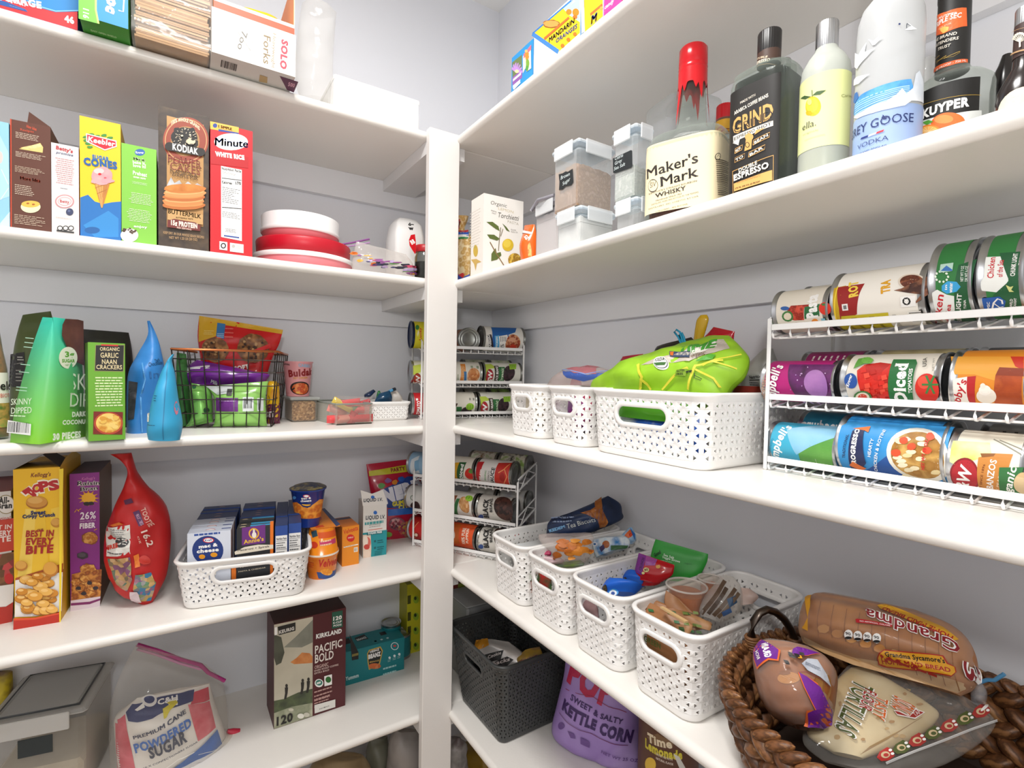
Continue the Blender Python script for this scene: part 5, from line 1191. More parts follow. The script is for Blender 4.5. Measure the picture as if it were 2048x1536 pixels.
O = V((cxx.x, -.085, Z3+hz+.0025)); S = Rev(O, UP, -AY, [(0, rr*.76), (.004, rr*.78), (hc-.004, rr*.985), (hc-.003, rr*1.03), (hc, rr*1.03)])
mb = MB().rev(S, 0, hc, 'gloss:#e8a0a4', 48).disc(S, 0, '#e8a0a4', 48, flip=True).disc(S, hc, '#f0d8d8', 48)
d = Deco(mb, S); d.T('SAMYANG', 1350, 648, 1415, 655, 18, '#33201c', .03).T('CARBO', 1515, 668, 1650, 680, 34, '#8fb4d0', .05).T('Buldak', 1405, 790, 1668, 762, 76, '#8f1f22', .05).T('HOT CHICKEN', 1460, 815, 1620, 808, 20, '#d89a3a', .04)
d.E(1545, 925, 95, 80, '#2a1c18').E(1548, 930, 84, 68, 'food:#d8642a:#b8401c:#e88a4a:120').line([(1435, 950), (1475, 920)], 16, '#2a1c18').Ls(1360, 970, 1420, 990, 2, '#b86a6e', .3).E(1510, 975, 22, 12, '#e8b048')
mb.obj('noodle_cup', at=O, label='pink instant noodle cup standing on the seed container', cat='cup')
# clear tray with candy (zoom 8.533x at 620,740)
crop(620, 740, 8.533)
A = P(455, 945, z=Z3); B = P(1050, 915, z=Z3); C_ = P(130, 830, z=Z3); tx = (B-A); W_ = tx.length; tx.normalize(); ty = UP.cross(tx); Dp = .17
ht = .048
mb = MB(); CT = 'haze:#f8f8f4:.05:.4'; t_ = .002
mb.box((0, 0, 0), (W_, Dp, t_), CT, A, tx, ty, UP); mb.box((0, 0, 0), (W_, t_, ht), CT, A, tx, ty, UP); mb.box((0, Dp-t_, 0), (W_, Dp, ht), CT, A, tx, ty, UP); mb.box((0, 0, 0), (t_, Dp, ht), CT, A, tx, ty, UP); mb.box((W_-t_, 0, 0), (W_, Dp, ht), CT, A, tx, ty, UP)
o = mb.obj('clear_tray', at=A+tx*W_/2+ty*Dp/2, label='low clear plastic tray holding candy between the seed container and small white basket', cat='tray')
for k in ((0, 0), (1, 0), (1, 1), (0, 1)): pass
rm = MB(); rm.tube([A+UP*ht, A+tx*W_+UP*ht, A+tx*W_+ty*Dp+UP*ht, A+ty*Dp+UP*ht], .0022, 'haze:#c9cfca:.3:.7', 8, closed=True); rm.obj('rim', parent=o)
ft = MB(); ft.tube([A+UP*.0015, A+tx*W_+UP*.0015], .0015, 'metal:#55524e', 6); ft.obj('base_edge', parent=o)
reds = ['gloss:#c8202a', 'gloss:#d8484a', 'gloss:#b0161e', 'gloss:#e08a80', 'gloss:#f0d8d0', 'gloss:#d4b84a', 'gloss:#7fa56a']
rw = ['bright red', 'coral red', 'dark red', 'pink', 'white-banded', 'yellow', 'green']
places = (((450, 880), 1, 0, .045), ((600, 870), 3, .1, .05), ((870, 850), 0, .0, .06), ((720, 880), 2, 1.2, .035), ((470, 690), 3, -.35, .05), ((620, 740), 4, -.25, .045), ((560, 600), 5, -.5, .055), ((740, 640), 6, -.2, .05), ((840, 600), 0, .25, .06), ((690, 560), 1, .1, .05), ((880, 680), 1, -.1, .04), ((560, 660), 1, -.4, .05))
for k, (px, ci, ang, ln) in enumerate(places):
    lower = px[1] > 800
    cc = P(*px, y=(A+ty*(.02 if lower else .045+.008*(k % 3))).y); cc.z = max(cc.z, Z3+.013)
    dx = tx*math.cos(ang)+UP*math.sin(ang); m2 = MB()
    S = Pouch(cc, dx, UP*math.cos(ang)-tx*math.sin(ang), [((-ln/2, -.009), (ln/2, -.009), .004), ((-ln/2, 0), (ln/2, 0), .008), ((-ln/2, .009), (ln/2, .009), .003)], loc=True, seed=k, wr=.002)
    S.build(m2, reds[ci], 8, 8); lo = min(q[2] for q in m2.v)
    m2.obj('candy_packet', at=(cc.x, cc.y, lo), label='%s candy packet %s, %s' % (rw[ci], 'in the clear tray' if lower else 'heaped on the clear tray', ['at the left end', 'left of the middle', 'near the right end', 'in the middle', 'lying furthest left', 'beside the white band', 'tilted across the top', 'right of the yellow one', 'under the film top right', 'topmost of the reds', 'lowest on the right', 'next to the pink one'][k]), cat='candy', group='candies on the clear tray')
bag('candy_bag', 'clear film bag of red and pink candy sticks heaped on the clear tray', [((430, 770), (940, 740), .014), ((420, 640), (960, 640), .022), ((400, 540), (1000, 540), .022), ((440, 440), (1080, 460), .004)], 'film:#fdf4f2:.05:.5', y=(A+ty*.05).y, at=(700, 700), ex=tx, seed=52, wr=.006, fr=34)
# small white perforated basket with packets
A = P(1075, 872, z=Z3); B = P(1660, 850, z=Z3); bx = (B-A); W_ = bx.length; bx.normalize(); hB = Plane(A, bx, UP).hit((1350, 540))[1]
basket(A, bx, W_, .11, hB, 'tiny white perforated basket of packets in the back corner of the third shelf', fl=.004, rc=.008, hw=0, p=.013, rh=.0062, base=.006)
def pk(label, px, m, depth, seed, nm='sauce_packet'):
    ctr = P(*px[0], y=(A+UP.cross(bx)*depth).y); S = Pouch(ctr, bx, UP, px[1], .5, .004, 40, seed); mb = MB(); S.build(mb, m, 10, 10); lo = min(q[2] for q in mb.v); mb.obj(nm, at=(ctr.x, ctr.y, lo), label=label, cat='packet')
pk('glossy dark blue packet on the left in the tiny basket', [(1200, 560), [((1090, 560), (1390, 560), .008), ((1130, 480), (1400, 460), .014), ((1180, 400), (1360, 350), .003)]], 'gloss:#16405f', .035, 61)
pk('twisted navy wrapper end at the far left of the tiny basket', [(1000, 500), [((930, 470), (1000, 480), .006), ((940, 410), (1060, 420), .010), ((1080, 330), (1120, 370), .003)]], 'gloss:#1c2f52', .06, 62)
pk('white and red printed packet with small text in the tiny basket', [(1500, 560), [((1390, 560), (1600, 545), .006), ((1380, 430), (1560, 450), .008), ((1390, 370), (1490, 360), .002)]], 'noise:#e6e2dc:#c8b8a8:30', .05, 63)
pk('green packet edge between the navy wrappers in the tiny basket', [(1180, 520), [((1120, 520), (1210, 520), .004), ((1140, 420), (1210, 410), .005), ((1160, 355), (1190, 352), .001)]], 'gloss:#3a8a4a', .07, 64)
mb = MB(); mb.tube([P(1330, 380, y=A.y+.04), P(1410, 340, y=A.y+.04)], .004, 'gloss:#4f9ac8'); mb.tube([P(1410, 340, y=A.y+.04), P(1460, 322, y=A.y+.04)], .0045, 'gloss:#1a2430'); mb.obj('pen', label='light blue stick with a black tip in the tiny basket', cat='pen')
# ------------------------------------------------------------ can rack on the right wall, third shelf (zoom 2.56x at 1480,460)
crop(1480, 460, 2.56)
RK = Rack((-.192, -1.036, Z3), -AY, .43, .17, 'white wire three-tier can rack on the right wall shelf')
CN, KD = '#e9e2d4', '#5a2c22'
# top tier
c = RK.can(2, (170, 470), (468, 430), .0285, '#e4dccd'); d = c.f()
d.poly([(232, 430), (262, 388), (372, 380), (400, 385), (330, 400), (330, 460), (280, 462), (240, 450)], 'food:#b8321c:#8f2414:#d4503a:200').E(245, 442, 30, 28, '#3f7a3c', 12).E(245, 442, 20, 18, '#e6d8c0').poly([(332, 395), (410, 378), (408, 440), (332, 455)], '#2a6a3a')
d.T('Pasta', 400, 446, 402, 330, (345, 446), WHT, .05, .02).E(436, 402, 32, 32, '#d8321c').E(430, 382, 12, 6, '#3f7a3c').E(385, 468, 17, 15, '#e8861c').B(415, 452, 446, 478, '#7ab8c8').Ls(285, 470, 305, 492, 2, '#a89c8c', .4).E(232, 402, 22, 10, '#2e5ca0')
d.Ls(200, 535, 460, 565, 2, '#8a6a70', .4)
c.done('small tomato pasta sauce can at the left end of the top tier, right wall rack')
c = RK.can(2, (472, 430), (968, 330), .0345, '#f1ece2'); d = c.f()
d.poly([(478, 300), (545, 285), (560, 560), (520, 545), (490, 480)], '#c9a21a').poly([(500, 295), (640, 275), (612, 330), (600, 430), (520, 470), (508, 400)], '#9a1f1c').poly([(500, 290), (506, 290), (512, 490), (505, 490)], '#f3d23a')
d.T('ROT', 604, 338, 606, 262, (560, 338), '#f0cf4a', .05).T('TRA', 768, 320, 770, 255, (725, 320), '#e0a21c', .05).B(522, 380, 556, 410, WHT).B(530, 386, 548, 404, '#777')
d.poly([(520, 440), (760, 420), (795, 560), (530, 565)], '#c9b81c').Ls(540, 450, 745, 478, 2, '#8f7d10', .3, .2).Ls(545, 490, 780, 550, 4, '#8f7d10', .3, .2)
d.E(880, 265, 72, 38, '#e0d2c0').E(880, 265, 62, 32, 'food:#7a4028:#5a2a1c:#9a5a3a:160'); d.poly([(790, 310), (830, 300), (960, 240), (965, 330), (880, 390), (930, 330), (850, 320)], 'food:#6a3a28:#8a5a40:#43231a:140')
d.B(822, 342, 905, 388, WHT).E(855, 364, 22, 20, '#222', 9).E(855, 364, 12, 11, WHT).Ls(780, 430, 850, 520, 5, '#777', .4).B(858, 415, 955, 470, '#f4f1ea').bar(866, 420, 950, 462, '#222', 14)
c.done('large beans can with a yellow side panel, top tier of the right rack')
for k, (l, r, lab_) in enumerate((((975, 300), (1210, 270), 'green and white tuna can with a blue drop, top tier of the right rack'), ((1222, 270), (1475, 230), 'dark green tuna can with a blue eco badge, top tier at the right edge'))):
    c = RK.can(2, l, r, .043, '#2e7a3c'); d = c.f()
    if k == 0:
        d.poly([(985, 320), (1010, 305), (1060, 330), (1110, 340), (1100, 500), (990, 500)], '#f1f3ee').poly([(1120, 180), (1215, 150), (1215, 520), (1130, 520)], '#1d5a34')
        d.T('Chicken', 1042, 480, 1045, 330, (1005, 480), '#c8202c', .02, 0, .1).T('of the Sea', 1080, 480, 1082, 380, (1056, 480), '#c8202c', .02, 0, .1).poly([(1035, 285), (1065, 262), (1110, 265), (1132, 290), (1110, 315), (1060, 325), (1035, 310)], '#3aa4dc').T('in', 1062, 305, 1062, 280, (1050, 305), WHT, .03).T('water', 1088, 320, 1090, 270, (1070, 320), WHT, .03)
        d.T('CHUNK LIGHT', 1140, 500, 1138, 325, (1118, 500), WHT, .03).T('TUNA', 1160, 400, 1158, 355, (1148, 400), WHT, .02).T('NET WT 7 OZ', 1145, 262, 1150, 185, (1130, 262), '#e8f0e8', .01).T('DR WT 6 OZ', 1168, 262, 1172, 185, (1153, 262), '#e8f0e8', .01)
        for q in range(10): d.E(1035+32*math.cos(q*.63), 240+26*math.sin(q*.63), 6, 6, '#e6f0e0', 8)
        d.B(1030, 180, 1090, 212, '#b8d8c8').poly([(1030, 212), (1060, 185), (1090, 205), (1090, 212)], '#3a74b8').poly([(1060, 470), (1100, 455), (1170, 480), (1150, 500), (1080, 500)], '#7d8aa0')
    else:
        d.poly([(1260, 140), (1385, 135), (1375, 260), (1330, 320), (1240, 310), (1226, 280), (1250, 240)], '#f1f3ee').poly([(1330, 120), (1454, 110), (1454, 420), (1240, 440), (1300, 330), (1380, 260)], '#1d5a34')
        d.T('Chicken', 1300, 245, 1310, 140, (1268, 245), '#c8202c', .02, 0, .1).T('of the Sea', 1345, 240, 1352, 155, (1318, 240), '#c8202c', .02, 0, .1).T('CHUNK LIGHT', 1408, 235, 1425, 120, (1385, 235), WHT, .03).T('TUNA', 1438, 180, 1445, 140, (1426, 180), WHT, .02)
        d.poly([(1240, 348), (1330, 338), (1362, 360), (1355, 395), (1330, 408), (1243, 410)], '#1f58a8').line([(1292, 402), (1300, 370), (1320, 350), (1342, 358), (1346, 375)], 6, WHT).line([(1300, 372), (1330, 392), (1350, 388)], 5, WHT).T('MSC', 1282, 400, 1280, 365, (1268, 400), WHT, .02)
        d.poly([(1362, 280), (1385, 290), (1402, 285), (1390, 305), (1405, 315), (1380, 315)], '#d6d88a').T('WILD', 1396, 390, 1398, 350, (1382, 390), WHT, .02).T('CAUGHT', 1415, 390, 1418, 345, (1402, 390), WHT, .02).B(1270, 470, 1454, 510, '#d8c4b8').bar(1360, 470, 1450, 500, '#3a2a28', 20)
    c.done(lab_)
c = RK.can(2, .004, .088, .0285, '#e8e2d6', 1); d = c.fr(); d.B(.44, .1, .6, .5, '#cfc8bc').Ls(.42, .12, .6, .5, 8, '#6a625a', .5).B(.4, .55, .62, .95, 'food:#a8281c:#7a1c14:#c8503a:200'); c.done('small tomato can behind the pasta sauce can on the top tier')
# middle tier
def soup(c, two): pass
c = RK.can(1, (114, 800), (498, 790), .0275, '#b81f78'); d = c.f()
d.poly([(255, 690), (500, 690), (500, 920), (330, 920), (290, 850), (250, 780)], 'noise:#4a2148:#6a2a6a:#3a1838:30'); d.scat(260, 700, 480, 900, 26, 3, 3, ['#d8b8e0', '#b888c8'])
d.T("Campbell's", 205, 925, 228, 700, (160, 900), WHT, .03, 0, .15).T('CONDENSED', 150, 870, 145, 745, (136, 870), '#d8a080', .0).E(390, 790, 60, 70, 'noise:#b07ab8:#8a5aa0:20').Ls(300, 860, 440, 900, 3, '#caa8d0', .35)
c.done('magenta soup can with white script, left end of the middle tier, right rack')
c = RK.can(1, (522, 780), (1050, 800), .0305, CN); d = c.f()
d.poly([(600, 720), (640, 690), (720, 680), (800, 690), (798, 880), (690, 885), (620, 830)], 'cells:#d8281a:#b81c12:#e8503a:#c8301e:70')
for k in range(40): d.poly([(x0+dx, y0+dy) for x0, y0 in [(random.uniform(615, 780), random.uniform(695, 870))] for dx, dy in ((0, 0), (26, -6), (32, 16), (4, 22))], random.choice(['#d8281a', '#c01f14', '#e64a34']))
d.poly([(585, 715), (610, 668), (650, 660), (690, 675), (640, 690)], '#5a9a3a').E(655, 675, 30, 14, '#6fb04a', jit=.1).E(572, 772, 34, 36, '#1f4f9c').T('Kroger', 562, 800, 582, 745, (548, 795), WHT, .03, 0, .15)
d.E(632, 850, 48, 32, '#3f7a3c', 12).E(632, 850, 36, 24, '#efe2c8').E(632, 850, 24, 17, '#d8402a')
d.poly([(790, 672), (905, 672), (912, 690), (902, 890), (788, 892)], '#1f6a34').T('Diced', 862, 870, 865, 690, (805, 870), WHT, .05, .03).T('TOMATOES', 888, 830, 890, 715, (870, 830), WHT, .03)
d.E(962, 810, 62, 72, '#d0281a').E(945, 780, 30, 30, '#e0503a')
for q in range(6): d.line([(980, 790), (980+42*math.cos(q*1.05), 790+48*math.sin(q*1.05))], 10, '#3f7a3a')
d.T('USA', 960, 705, 962, 665, (940, 705), '#4a4a44', .02).T('NET WT', 1000, 725, 1004, 668, (990, 725), '#6a665e', .0)
c.done('diced tomatoes can with a green panel on the middle tier, right rack')
c = RK.can(1, (1078, 800), (1520, 800), .0315, '#e08a24'); d = c.f()
d.poly([(1080, 650), (1454, 650), (1454, 760), (1300, 770), (1200, 740), (1100, 740)], 'noise:#e8a63e:#e39428:4').poly([(1385, 650), (1454, 650), (1454, 720), (1410, 700)], '#c8321c').poly([(1072, 765), (1165, 752), (1170, 870), (1200, 900), (1075, 885)], '#f2ece2').poly([(1165, 752), (1210, 748), (1208, 880), (1190, 905), (1165, 850)], '#b81f22')
d.T("Libby's", 1125, 905, 1165, 770, (1085, 900), '#c01f2a', .02, 0, .15)
d.poly([(1310, 745), (1330, 705), (1454, 710), (1454, 910), (1312, 910)], 'noise:#b8501c:#a03f14:#c8662a:40').poly([(1310, 745), (1330, 705), (1454, 710), (1454, 750)], '#8a3412').E(1262, 850, 52, 42, '#efe6d8').E(1255, 820, 32, 26, '#f6efe4').E(1245, 798, 14, 14, '#efe6d8')
d.poly([(1080, 920), (1454, 920), (1454, 960), (1080, 950)], '#b8441c')
c.done('orange pumpkin can with a slice of pie, middle tier at the right edge')
for k, (a, b_, col, lab_) in enumerate(((.006, .09, '#8a1f5a', 'second magenta soup can behind the first on the middle tier'), (.095, .19, '#b8a878', 'tan can lying behind the diced tomatoes can'), (.195, .30, '#4a4a4c', 'dark grey printed can behind the pumpkin can'))):
    c = RK.can(1, a, b_, .0285, col, 1); d = c.fr(); d.Ls(.36, .15, .62, .9, 8, '#d8d0c8', .3, .5)
    if k == 0: d.T("Campbell's", .42, .05, .42, .8, (.50, .05), WHT, .03, 0, .15)
    c.done(lab_)
# bottom tier
c = RK.can(0, (140, 1130), (505, 1140), .0275, '#3aa4c4'); d = c.f()
d.poly([(300, 1140), (380, 1090), (500, 1050), (500, 1260), (330, 1260)], 'noise:#4f8f3a:#6aa84a:16').poly([(240, 1020), (500, 1000), (500, 1060), (360, 1110), (290, 1150)], 'noise:#7ab8d8:#a8d4e8:10')
d.T("Campbell's", 205, 1235, 270, 1010, (165, 1225), WHT, .03, 0, .15).T('CONDENSED', 160, 1165, 175, 1070, (148, 1160), '#2a84a4', 0).E(320, 1215, 26, 28, '#a8283a').E(320, 1215, 17, 18, '#e8d8d8').Ls(385, 1170, 425, 1230, 5, '#e8f0d8', .35).Ls(440, 1200, 470, 1230, 3, '#e8f0d8', .35)
c.done('light blue soup can with white script, left end of the bottom tier, right rack')
c = RK.can(0, (498, 1140), (1062, 1180), .0345, '#2a86c8'); d = c.f()
d.poly([(510, 1010), (560, 985), (1100, 1010), (1100, 1330), (820, 1300), (720, 1270), (620, 1240), (510, 1230)], 'noise:#2a86c8:#3a9ad8:#1f6cb4:8').poly([(640, 1230), (760, 1150), (1000, 1290), (1000, 1330), (700, 1290)], '#1a4f98')
d.E(905, 1160, 165, 145, '#e8e4d8').E(905, 1160, 140, 125, 'food:#b8863a:#9a6a24:#d4a85a:60')
for k in range(16): d.E(random.uniform(800, 1010), random.uniform(1060, 1260), 26, 12, random.choice(['#efe0b8', '#e4cf9a', '#f4e8c8']), 10, jit=.1)
for x, y in ((800, 1140), (880, 1110), (960, 1130), (840, 1080), (975, 1060)): d.E(x, y, 24, 18, '#d8502a', 10, jit=.1)
d.poly([(580, 1030), (640, 1020), (648, 1190), (620, 1225), (572, 1215)], '#1a2450').T('PROGRESSO', 602, 1205, 618, 1022, (580, 1203), WHT, .05).poly([(580, 1020), (672, 1010), (660, 1040), (640, 1030)], '#e0702a').poly([(562, 1200), (625, 1225), (650, 1215), (580, 1180)], '#e0702a')
d.T('TRADITIONAL', 542, 1165, 562, 1050, (528, 1163), '#16305a', .02).T('HEARTY', 672, 1160, 690, 1072, (656, 1158), WHT, .01).T('CHICKEN & ROTINI', 708, 1230, 750, 1030, (692, 1226), WHT, .01).T('NET WT 19 OZ', 948, 1225, 970, 1080, (932, 1223), '#c8241c', .04).E(930, 1300, 36, 18, '#2a4a90').E(930, 1300, 27, 13, '#e8e8f0')
c.done('big blue chicken soup can with a bowl of pasta, bottom tier of the right rack')
c = RK.can(0, (1062, 1180), (1500, 1220), .0315, '#e9e4d2'); d = c.f()
d.poly([(1075, 1080), (1280, 1090), (1290, 1150), (1200, 1180), (1100, 1200), (1060, 1180)], 'noise:#c8d46a:#dfe4b0:#a8bc3a:20').E(1150, 1262, 78, 96, '#8a1420').E(1150, 1262, 68, 86, '#b01f2a').T('S&W', 1165, 1345, 1195, 1215, (1105, 1335), WHT, .03, 0, .12)
d.poly([(1222, 1165), (1310, 1145), (1400, 1150), (1360, 1390), (1240, 1365)], '#c8843a').poly([(1232, 1145), (1310, 1145), (1300, 1160), (1240, 1165)], '#8a5420').T('GARBANZOS', 1300, 1395, 1318, 1180, (1268, 1390), WHT, .02, .02).T('QUALITY SINCE 1896', 1245, 1350, 1258, 1200, (1234, 1348), '#7a3a14', .01).T('CHICK PEAS', 1325, 1360, 1338, 1260, (1312, 1358), '#f2e4c8', .0)
d.poly([(1330, 1215), (1454, 1215), (1440, 1390), (1345, 1380)], '#2f6f3a').T('Organic', 1390, 1375, 1420, 1215, (1350, 1370), WHT, .02, 0, .15).E(1450, 1300, 48, 60, 'cells:#e0c49a:#d0b080:#efdcb8:60').line([(1300, 1075), (1440, 1150)], 4, '#8a8a80').line([(1330, 1080), (1454, 1130)], 3, '#8a8a80')
c.done('garbanzo bean can with a red oval badge, bottom tier at the right edge')
for k, (a, b_, col, lab_) in enumerate(((.006, .088, '#2f8aa8', 'second light blue soup can behind the first on the bottom tier'), (.092, .18, '#22627a', 'dark teal can behind the big blue soup can'), (.20, .30, '#8f8f8a', 'grey printed can behind the garbanzo can'))):
    c = RK.can(0, a, b_, .0285, col, 1); d = c.fr()
    if k == 0: d.T("Campbell's", .42, .05, .42, .8, (.50, .05), WHT, .03, 0, .15)
    if k == 2: d.Ls(.36, .15, .62, .9, 8, '#3a3a38', .3, .5)
    c.done(lab_)

# ------------------------------------------------------------ corner racks behind the post
def bean(c, d, kind, X):
    """X maps 0..1 along the can face to pixels"""
crop(810, 630, 6.677)
CR = Rack((-.351, -.166, Z3), V((1, -.2, 0)), .317, .12, 'white wire can rack in the back corner behind the post, third shelf', lo=.024)
SV = 'metal:#8f908c'
def sw(d, x0, y0, k=1., pea=None):
    """green-edged organic bean can face, k = scale of the print"""
    q = lambda x, y: (x0+x*k, y0+y*k)
    d.poly([q(0, -120), q(80, -125), q(150, -70), q(60, -60), q(20, 110), q(-10, 120)], '#b8cc4a').E(*q(65, 35), 50*k, 92*k, '#8a1420').E(*q(65, 35), 41*k, 82*k, '#b01f2a').T('SW', *q(85, 110), *q(95, -40), q(35, 108), WHT, .04, 0, .15)
    d.poly([q(120, -100), q(180, -100), q(165, 120), q(112, 120)], '#3a2a1c').T('BLACK BEANS', *q(158, 115), *q(170, -90), q(132, 112), WHT, .03).poly([q(180, -85), q(265, -85), q(240, 120), q(165, 120)], '#2f6f3a').T('Organic', *q(228, 112), *q(250, -70), q(190, 110), '#dfe8d0', .02, 0, .15)
    d.E(*q(325, 0), 75*k, 100*k, pea or 'cells:#2a1c20:#4a3038:#1c1216:150').poly([q(320, -120), q(420, -125), q(415, -55), q(330, -50)], '#9ac83a').Ls(*q(330, -112), *q(410, -65), 3, '#4f8a1c', .3, .2)
c = CR.can(2, (88, 300), .090, .036, '#d3c81e', metal='metal:#2f3a58'); d = c.f(); d.E(165, 165, 26, 30, '#2f7a34').T('Lucky', 215, 335, 215, 170, (185, 335), '#c8401c', .04).poly([(160, 250), (175, 200), (190, 230), (170, 290)], '#e8e2b0'); c.done('yellow can with a dark blue rim, top tier of the corner rack')
cc = CR.p(CR.ex.dot(P(857, 320, y=-.20)-CR.O), -.001, CR.tiers[2]+.036); e_ = Can(cc, CR.ey, UP, .031, .078, '#8f8a80', SV); e_.band(.007, .07, 'noise:#7a3f2a:#a86a44:60'); e_.done('silver can end facing out, turned sideways on the top tier of the corner rack')
c = CR.can(2, (1032, 330), (1598, 340), .0345, '#e6e2da', metal=SV); d = c.f()
d.poly([(1145, 165), (1490, 175), (1470, 235), (1380, 265), (1370, 460), (1150, 460), (1165, 300)], '#1d5fa8').poly([(1195, 280), (1255, 270), (1250, 460), (1190, 460)], '#4fa8d8').poly([(1092, 270), (1150, 258), (1180, 460), (1120, 465)], '#2a2028').T('PROGRESSO', 1150, 455, 1128, 265, (1108, 458), WHT, .04).poly([(1250, 285), (1365, 265), (1370, 460), (1250, 460)], '#efece6').T('CHICKEN', 1225, 450, 1235, 290, (1203, 450), WHT, .03).T('30%', 1315, 460, 1318, 385, (1270, 460), '#333', .02).Ls(1265, 290, 1350, 370, 4, '#555', .4)
d.E(1440, 380, 98, 120, 'food:#b04a20:#8a2f14:#e0a070:120').E(1430, 330, 50, 30, '#d89a78', jit=.2).E(1440, 420, 50, 28, '#c8381c', jit=.2); c.done('soup can with a blue and white label, right end of the corner rack top tier')
c = CR.can(1, (80, 780), .088, .0305, '#e4e2cc'); d = c.f(); d.poly([(95, 680), (215, 660), (215, 760), (110, 800)], '#c3cf4a').E(165, 855, 52, 80, '#8a2a14').E(165, 855, 42, 68, '#a8381c').T('SW', 185, 915, 200, 800, (135, 910), WHT, .03); c.done('pale green bean can left of the post, middle tier of the corner rack')
c = CR.can(1, (520, 780), (1030, 780), .0305, '#e2ddd0', metal=SV); d = c.f(); d.poly([(735, 655), (800, 655), (775, 900), (722, 900)], '#d8822a').Ls(740, 680, 785, 880, 5, '#f2d0a0', .4).poly([(785, 755), (820, 755), (812, 900), (780, 900)], '#3a74a8').E(915, 810, 82, 100, 'cells:#d08a50:#b86a38:#e0a878:150').Ls(850, 680, 1010, 720, 2, '#8a9a7a', .4).E(660, 840, 20, 30, '#3f7a3c').T('organic', 705, 890, 712, 790, (690, 890), '#4a7a44', .02); c.done('chickpea can with an orange stripe, middle tier beside the post')
c = CR.can(1, (1042, 780), (1562, 790), .0305, '#e4e2d6', metal=SV); d = c.f(); sw(d, 1065, 780, 1.0); c.done('organic black bean can, right end of the corner rack middle tier')
c = CR.can(0, (82, 1220), .088, .0295, '#b8131c'); d = c.f(); d.T('TOMATO', 195, 1320, 205, 1150, (150, 1318), WHT, .03, 0, .2).Ls(130, 1115, 190, 1145, 1, WHT, .5); c.done('red can left of the post, bottom tier of the corner rack')
c = CR.can(0, (470, 1220), (962, 1220), .0305, '#e2ddd0', metal=SV); d = c.f(); d.poly([(650, 1180), (705, 1180), (690, 1220), (650, 1220)], '#4a3020').poly([(685, 1225), (758, 1225), (748, 1330), (680, 1330)], '#2f6f3a').E(820, 1290, 72, 62, 'cells:#2a1c20:#4a3038:#1c1216:150').E(868, 1225, 54, 48, '#8fc030').Ls(825, 1200, 910, 1255, 3, '#4f8a1c', .3, .2).Ls(840, 1110, 940, 1145, 2, '#8a8a80', .4); c.done('black bean can with a lime badge, bottom tier beside the post')
c = CR.can(0, (972, 1210), .305, .0305, '#e4e2d6', metal=SV); d = c.f(); sw(d, 995, 1210, .98); c.done('organic black bean can, right end of the corner rack bottom tier')
for t, a, b_, col, lab_ in ((1, .16, .237, 'noise:#7a8a5a:#c8c4b0:60', 'mottled green can in the back row of the corner rack middle tier'), (1, .240, .312, 'noise:#8fb05a:#d8d4c4:60', 'pale green can in the back row, right end of the corner rack middle tier'), (0, .16, .237, 'noise:#7a7468:#a8a49a:40', 'grey ribbed can in the back row of the corner rack bottom tier'), (0, .240, .312, 'noise:#4a3a34:#8fb05a:60', 'dark bean can in the back row, right end of the corner rack bottom tier')):
    CR.can(t, a, b_, .029, col, 1, metal=SV).done(lab_)
# lower rack, turned a little towards the camera
crop(800, 880, 6.4)
A = P(92, 1335, z=Z4); B = P(1372, 585, z=Z4+.181+.012); B.z = A.z
LR = Rack(A, B-A, (B-A).length+.03, .12, 'white wire can rack in the back corner behind the post, fourth shelf', lo=.022)
c = LR.can(2, (98, 370), .086, .031, '#8fb4d0'); d = c.f(); d.poly([(150, 250), (255, 200), (255, 420), (160, 430)], '#d8e0e4').poly([(190, 270), (250, 250), (250, 380), (200, 400)], '#7aa8c8').T('5', 150, 470, 158, 430, (120, 468), WHT, .04); c.done('pale blue can left of the post, top tier of the lower corner rack')
c = LR.can(2, (500, 350), (965, 400), .0305, CN, metal=SV); d = c.f(); d.poly([(680, 300), (715, 295), (712, 510), (680, 500)], '#a8241c').poly([(712, 290), (765, 288), (760, 520), (715, 515)], '#d8a21c').poly([(765, 285), (855, 288), (832, 525), (755, 520)], '#1f5a2c').T('Diced', 812, 495, 822, 315, (775, 492), WHT, .05, .03).E(890, 440, 58, 78, '#d0281a').E(905, 400, 26, 30, '#5a8a3a', jit=.3); c.done('diced tomato can beside the post, top tier of the lower corner rack')
c = LR.can(2, (972, 420), (1445, 440), .0305, '#dcd8d4', metal=SV); d = c.f(); d.poly([(1005, 280), (1085, 280), (1060, 550), (985, 545)], '#b81c24').T('KIRKLAND', 1045, 525, 1055, 380, (1022, 523), WHT, .04).poly([(1265, 295), (1440, 295), (1425, 590), (1235, 570)], 'noise:#b8201a:#d03a24:14').line([(1410, 310), (1330, 380), (1260, 420)], 10, '#e89a5a').line([(1340, 380), (1370, 470), (1330, 560)], 9, '#e8a064').E(1310, 480, 34, 60, '#a01814')
d.T('ORGANIC', 1105, 520, 1112, 390, (1085, 518), '#4f9a4a', .01).T('TOMATO', 1150, 520, 1155, 400, (1126, 518), '#444', .0).T('SAUCE', 1212, 550, 1222, 360, (1172, 548), '#222', .03); c.done('organic tomato sauce can, right end of the lower rack top tier')
c = LR.can(1, (68, 780), .084, .031, '#d8d6d2'); d = c.f(); d.E(160, 740, 26, 32, '#3a5a3a').E(160, 740, 18, 24, '#d8d6d2').E(195, 850, 62, 66, 'cells:#2a1a1c:#4a2c2a:#1c1012:140').line([(80, 700), (75, 850), (110, 930)], 8, '#c8a04a'); c.done('white bean can left of the post, middle tier of the lower corner rack')
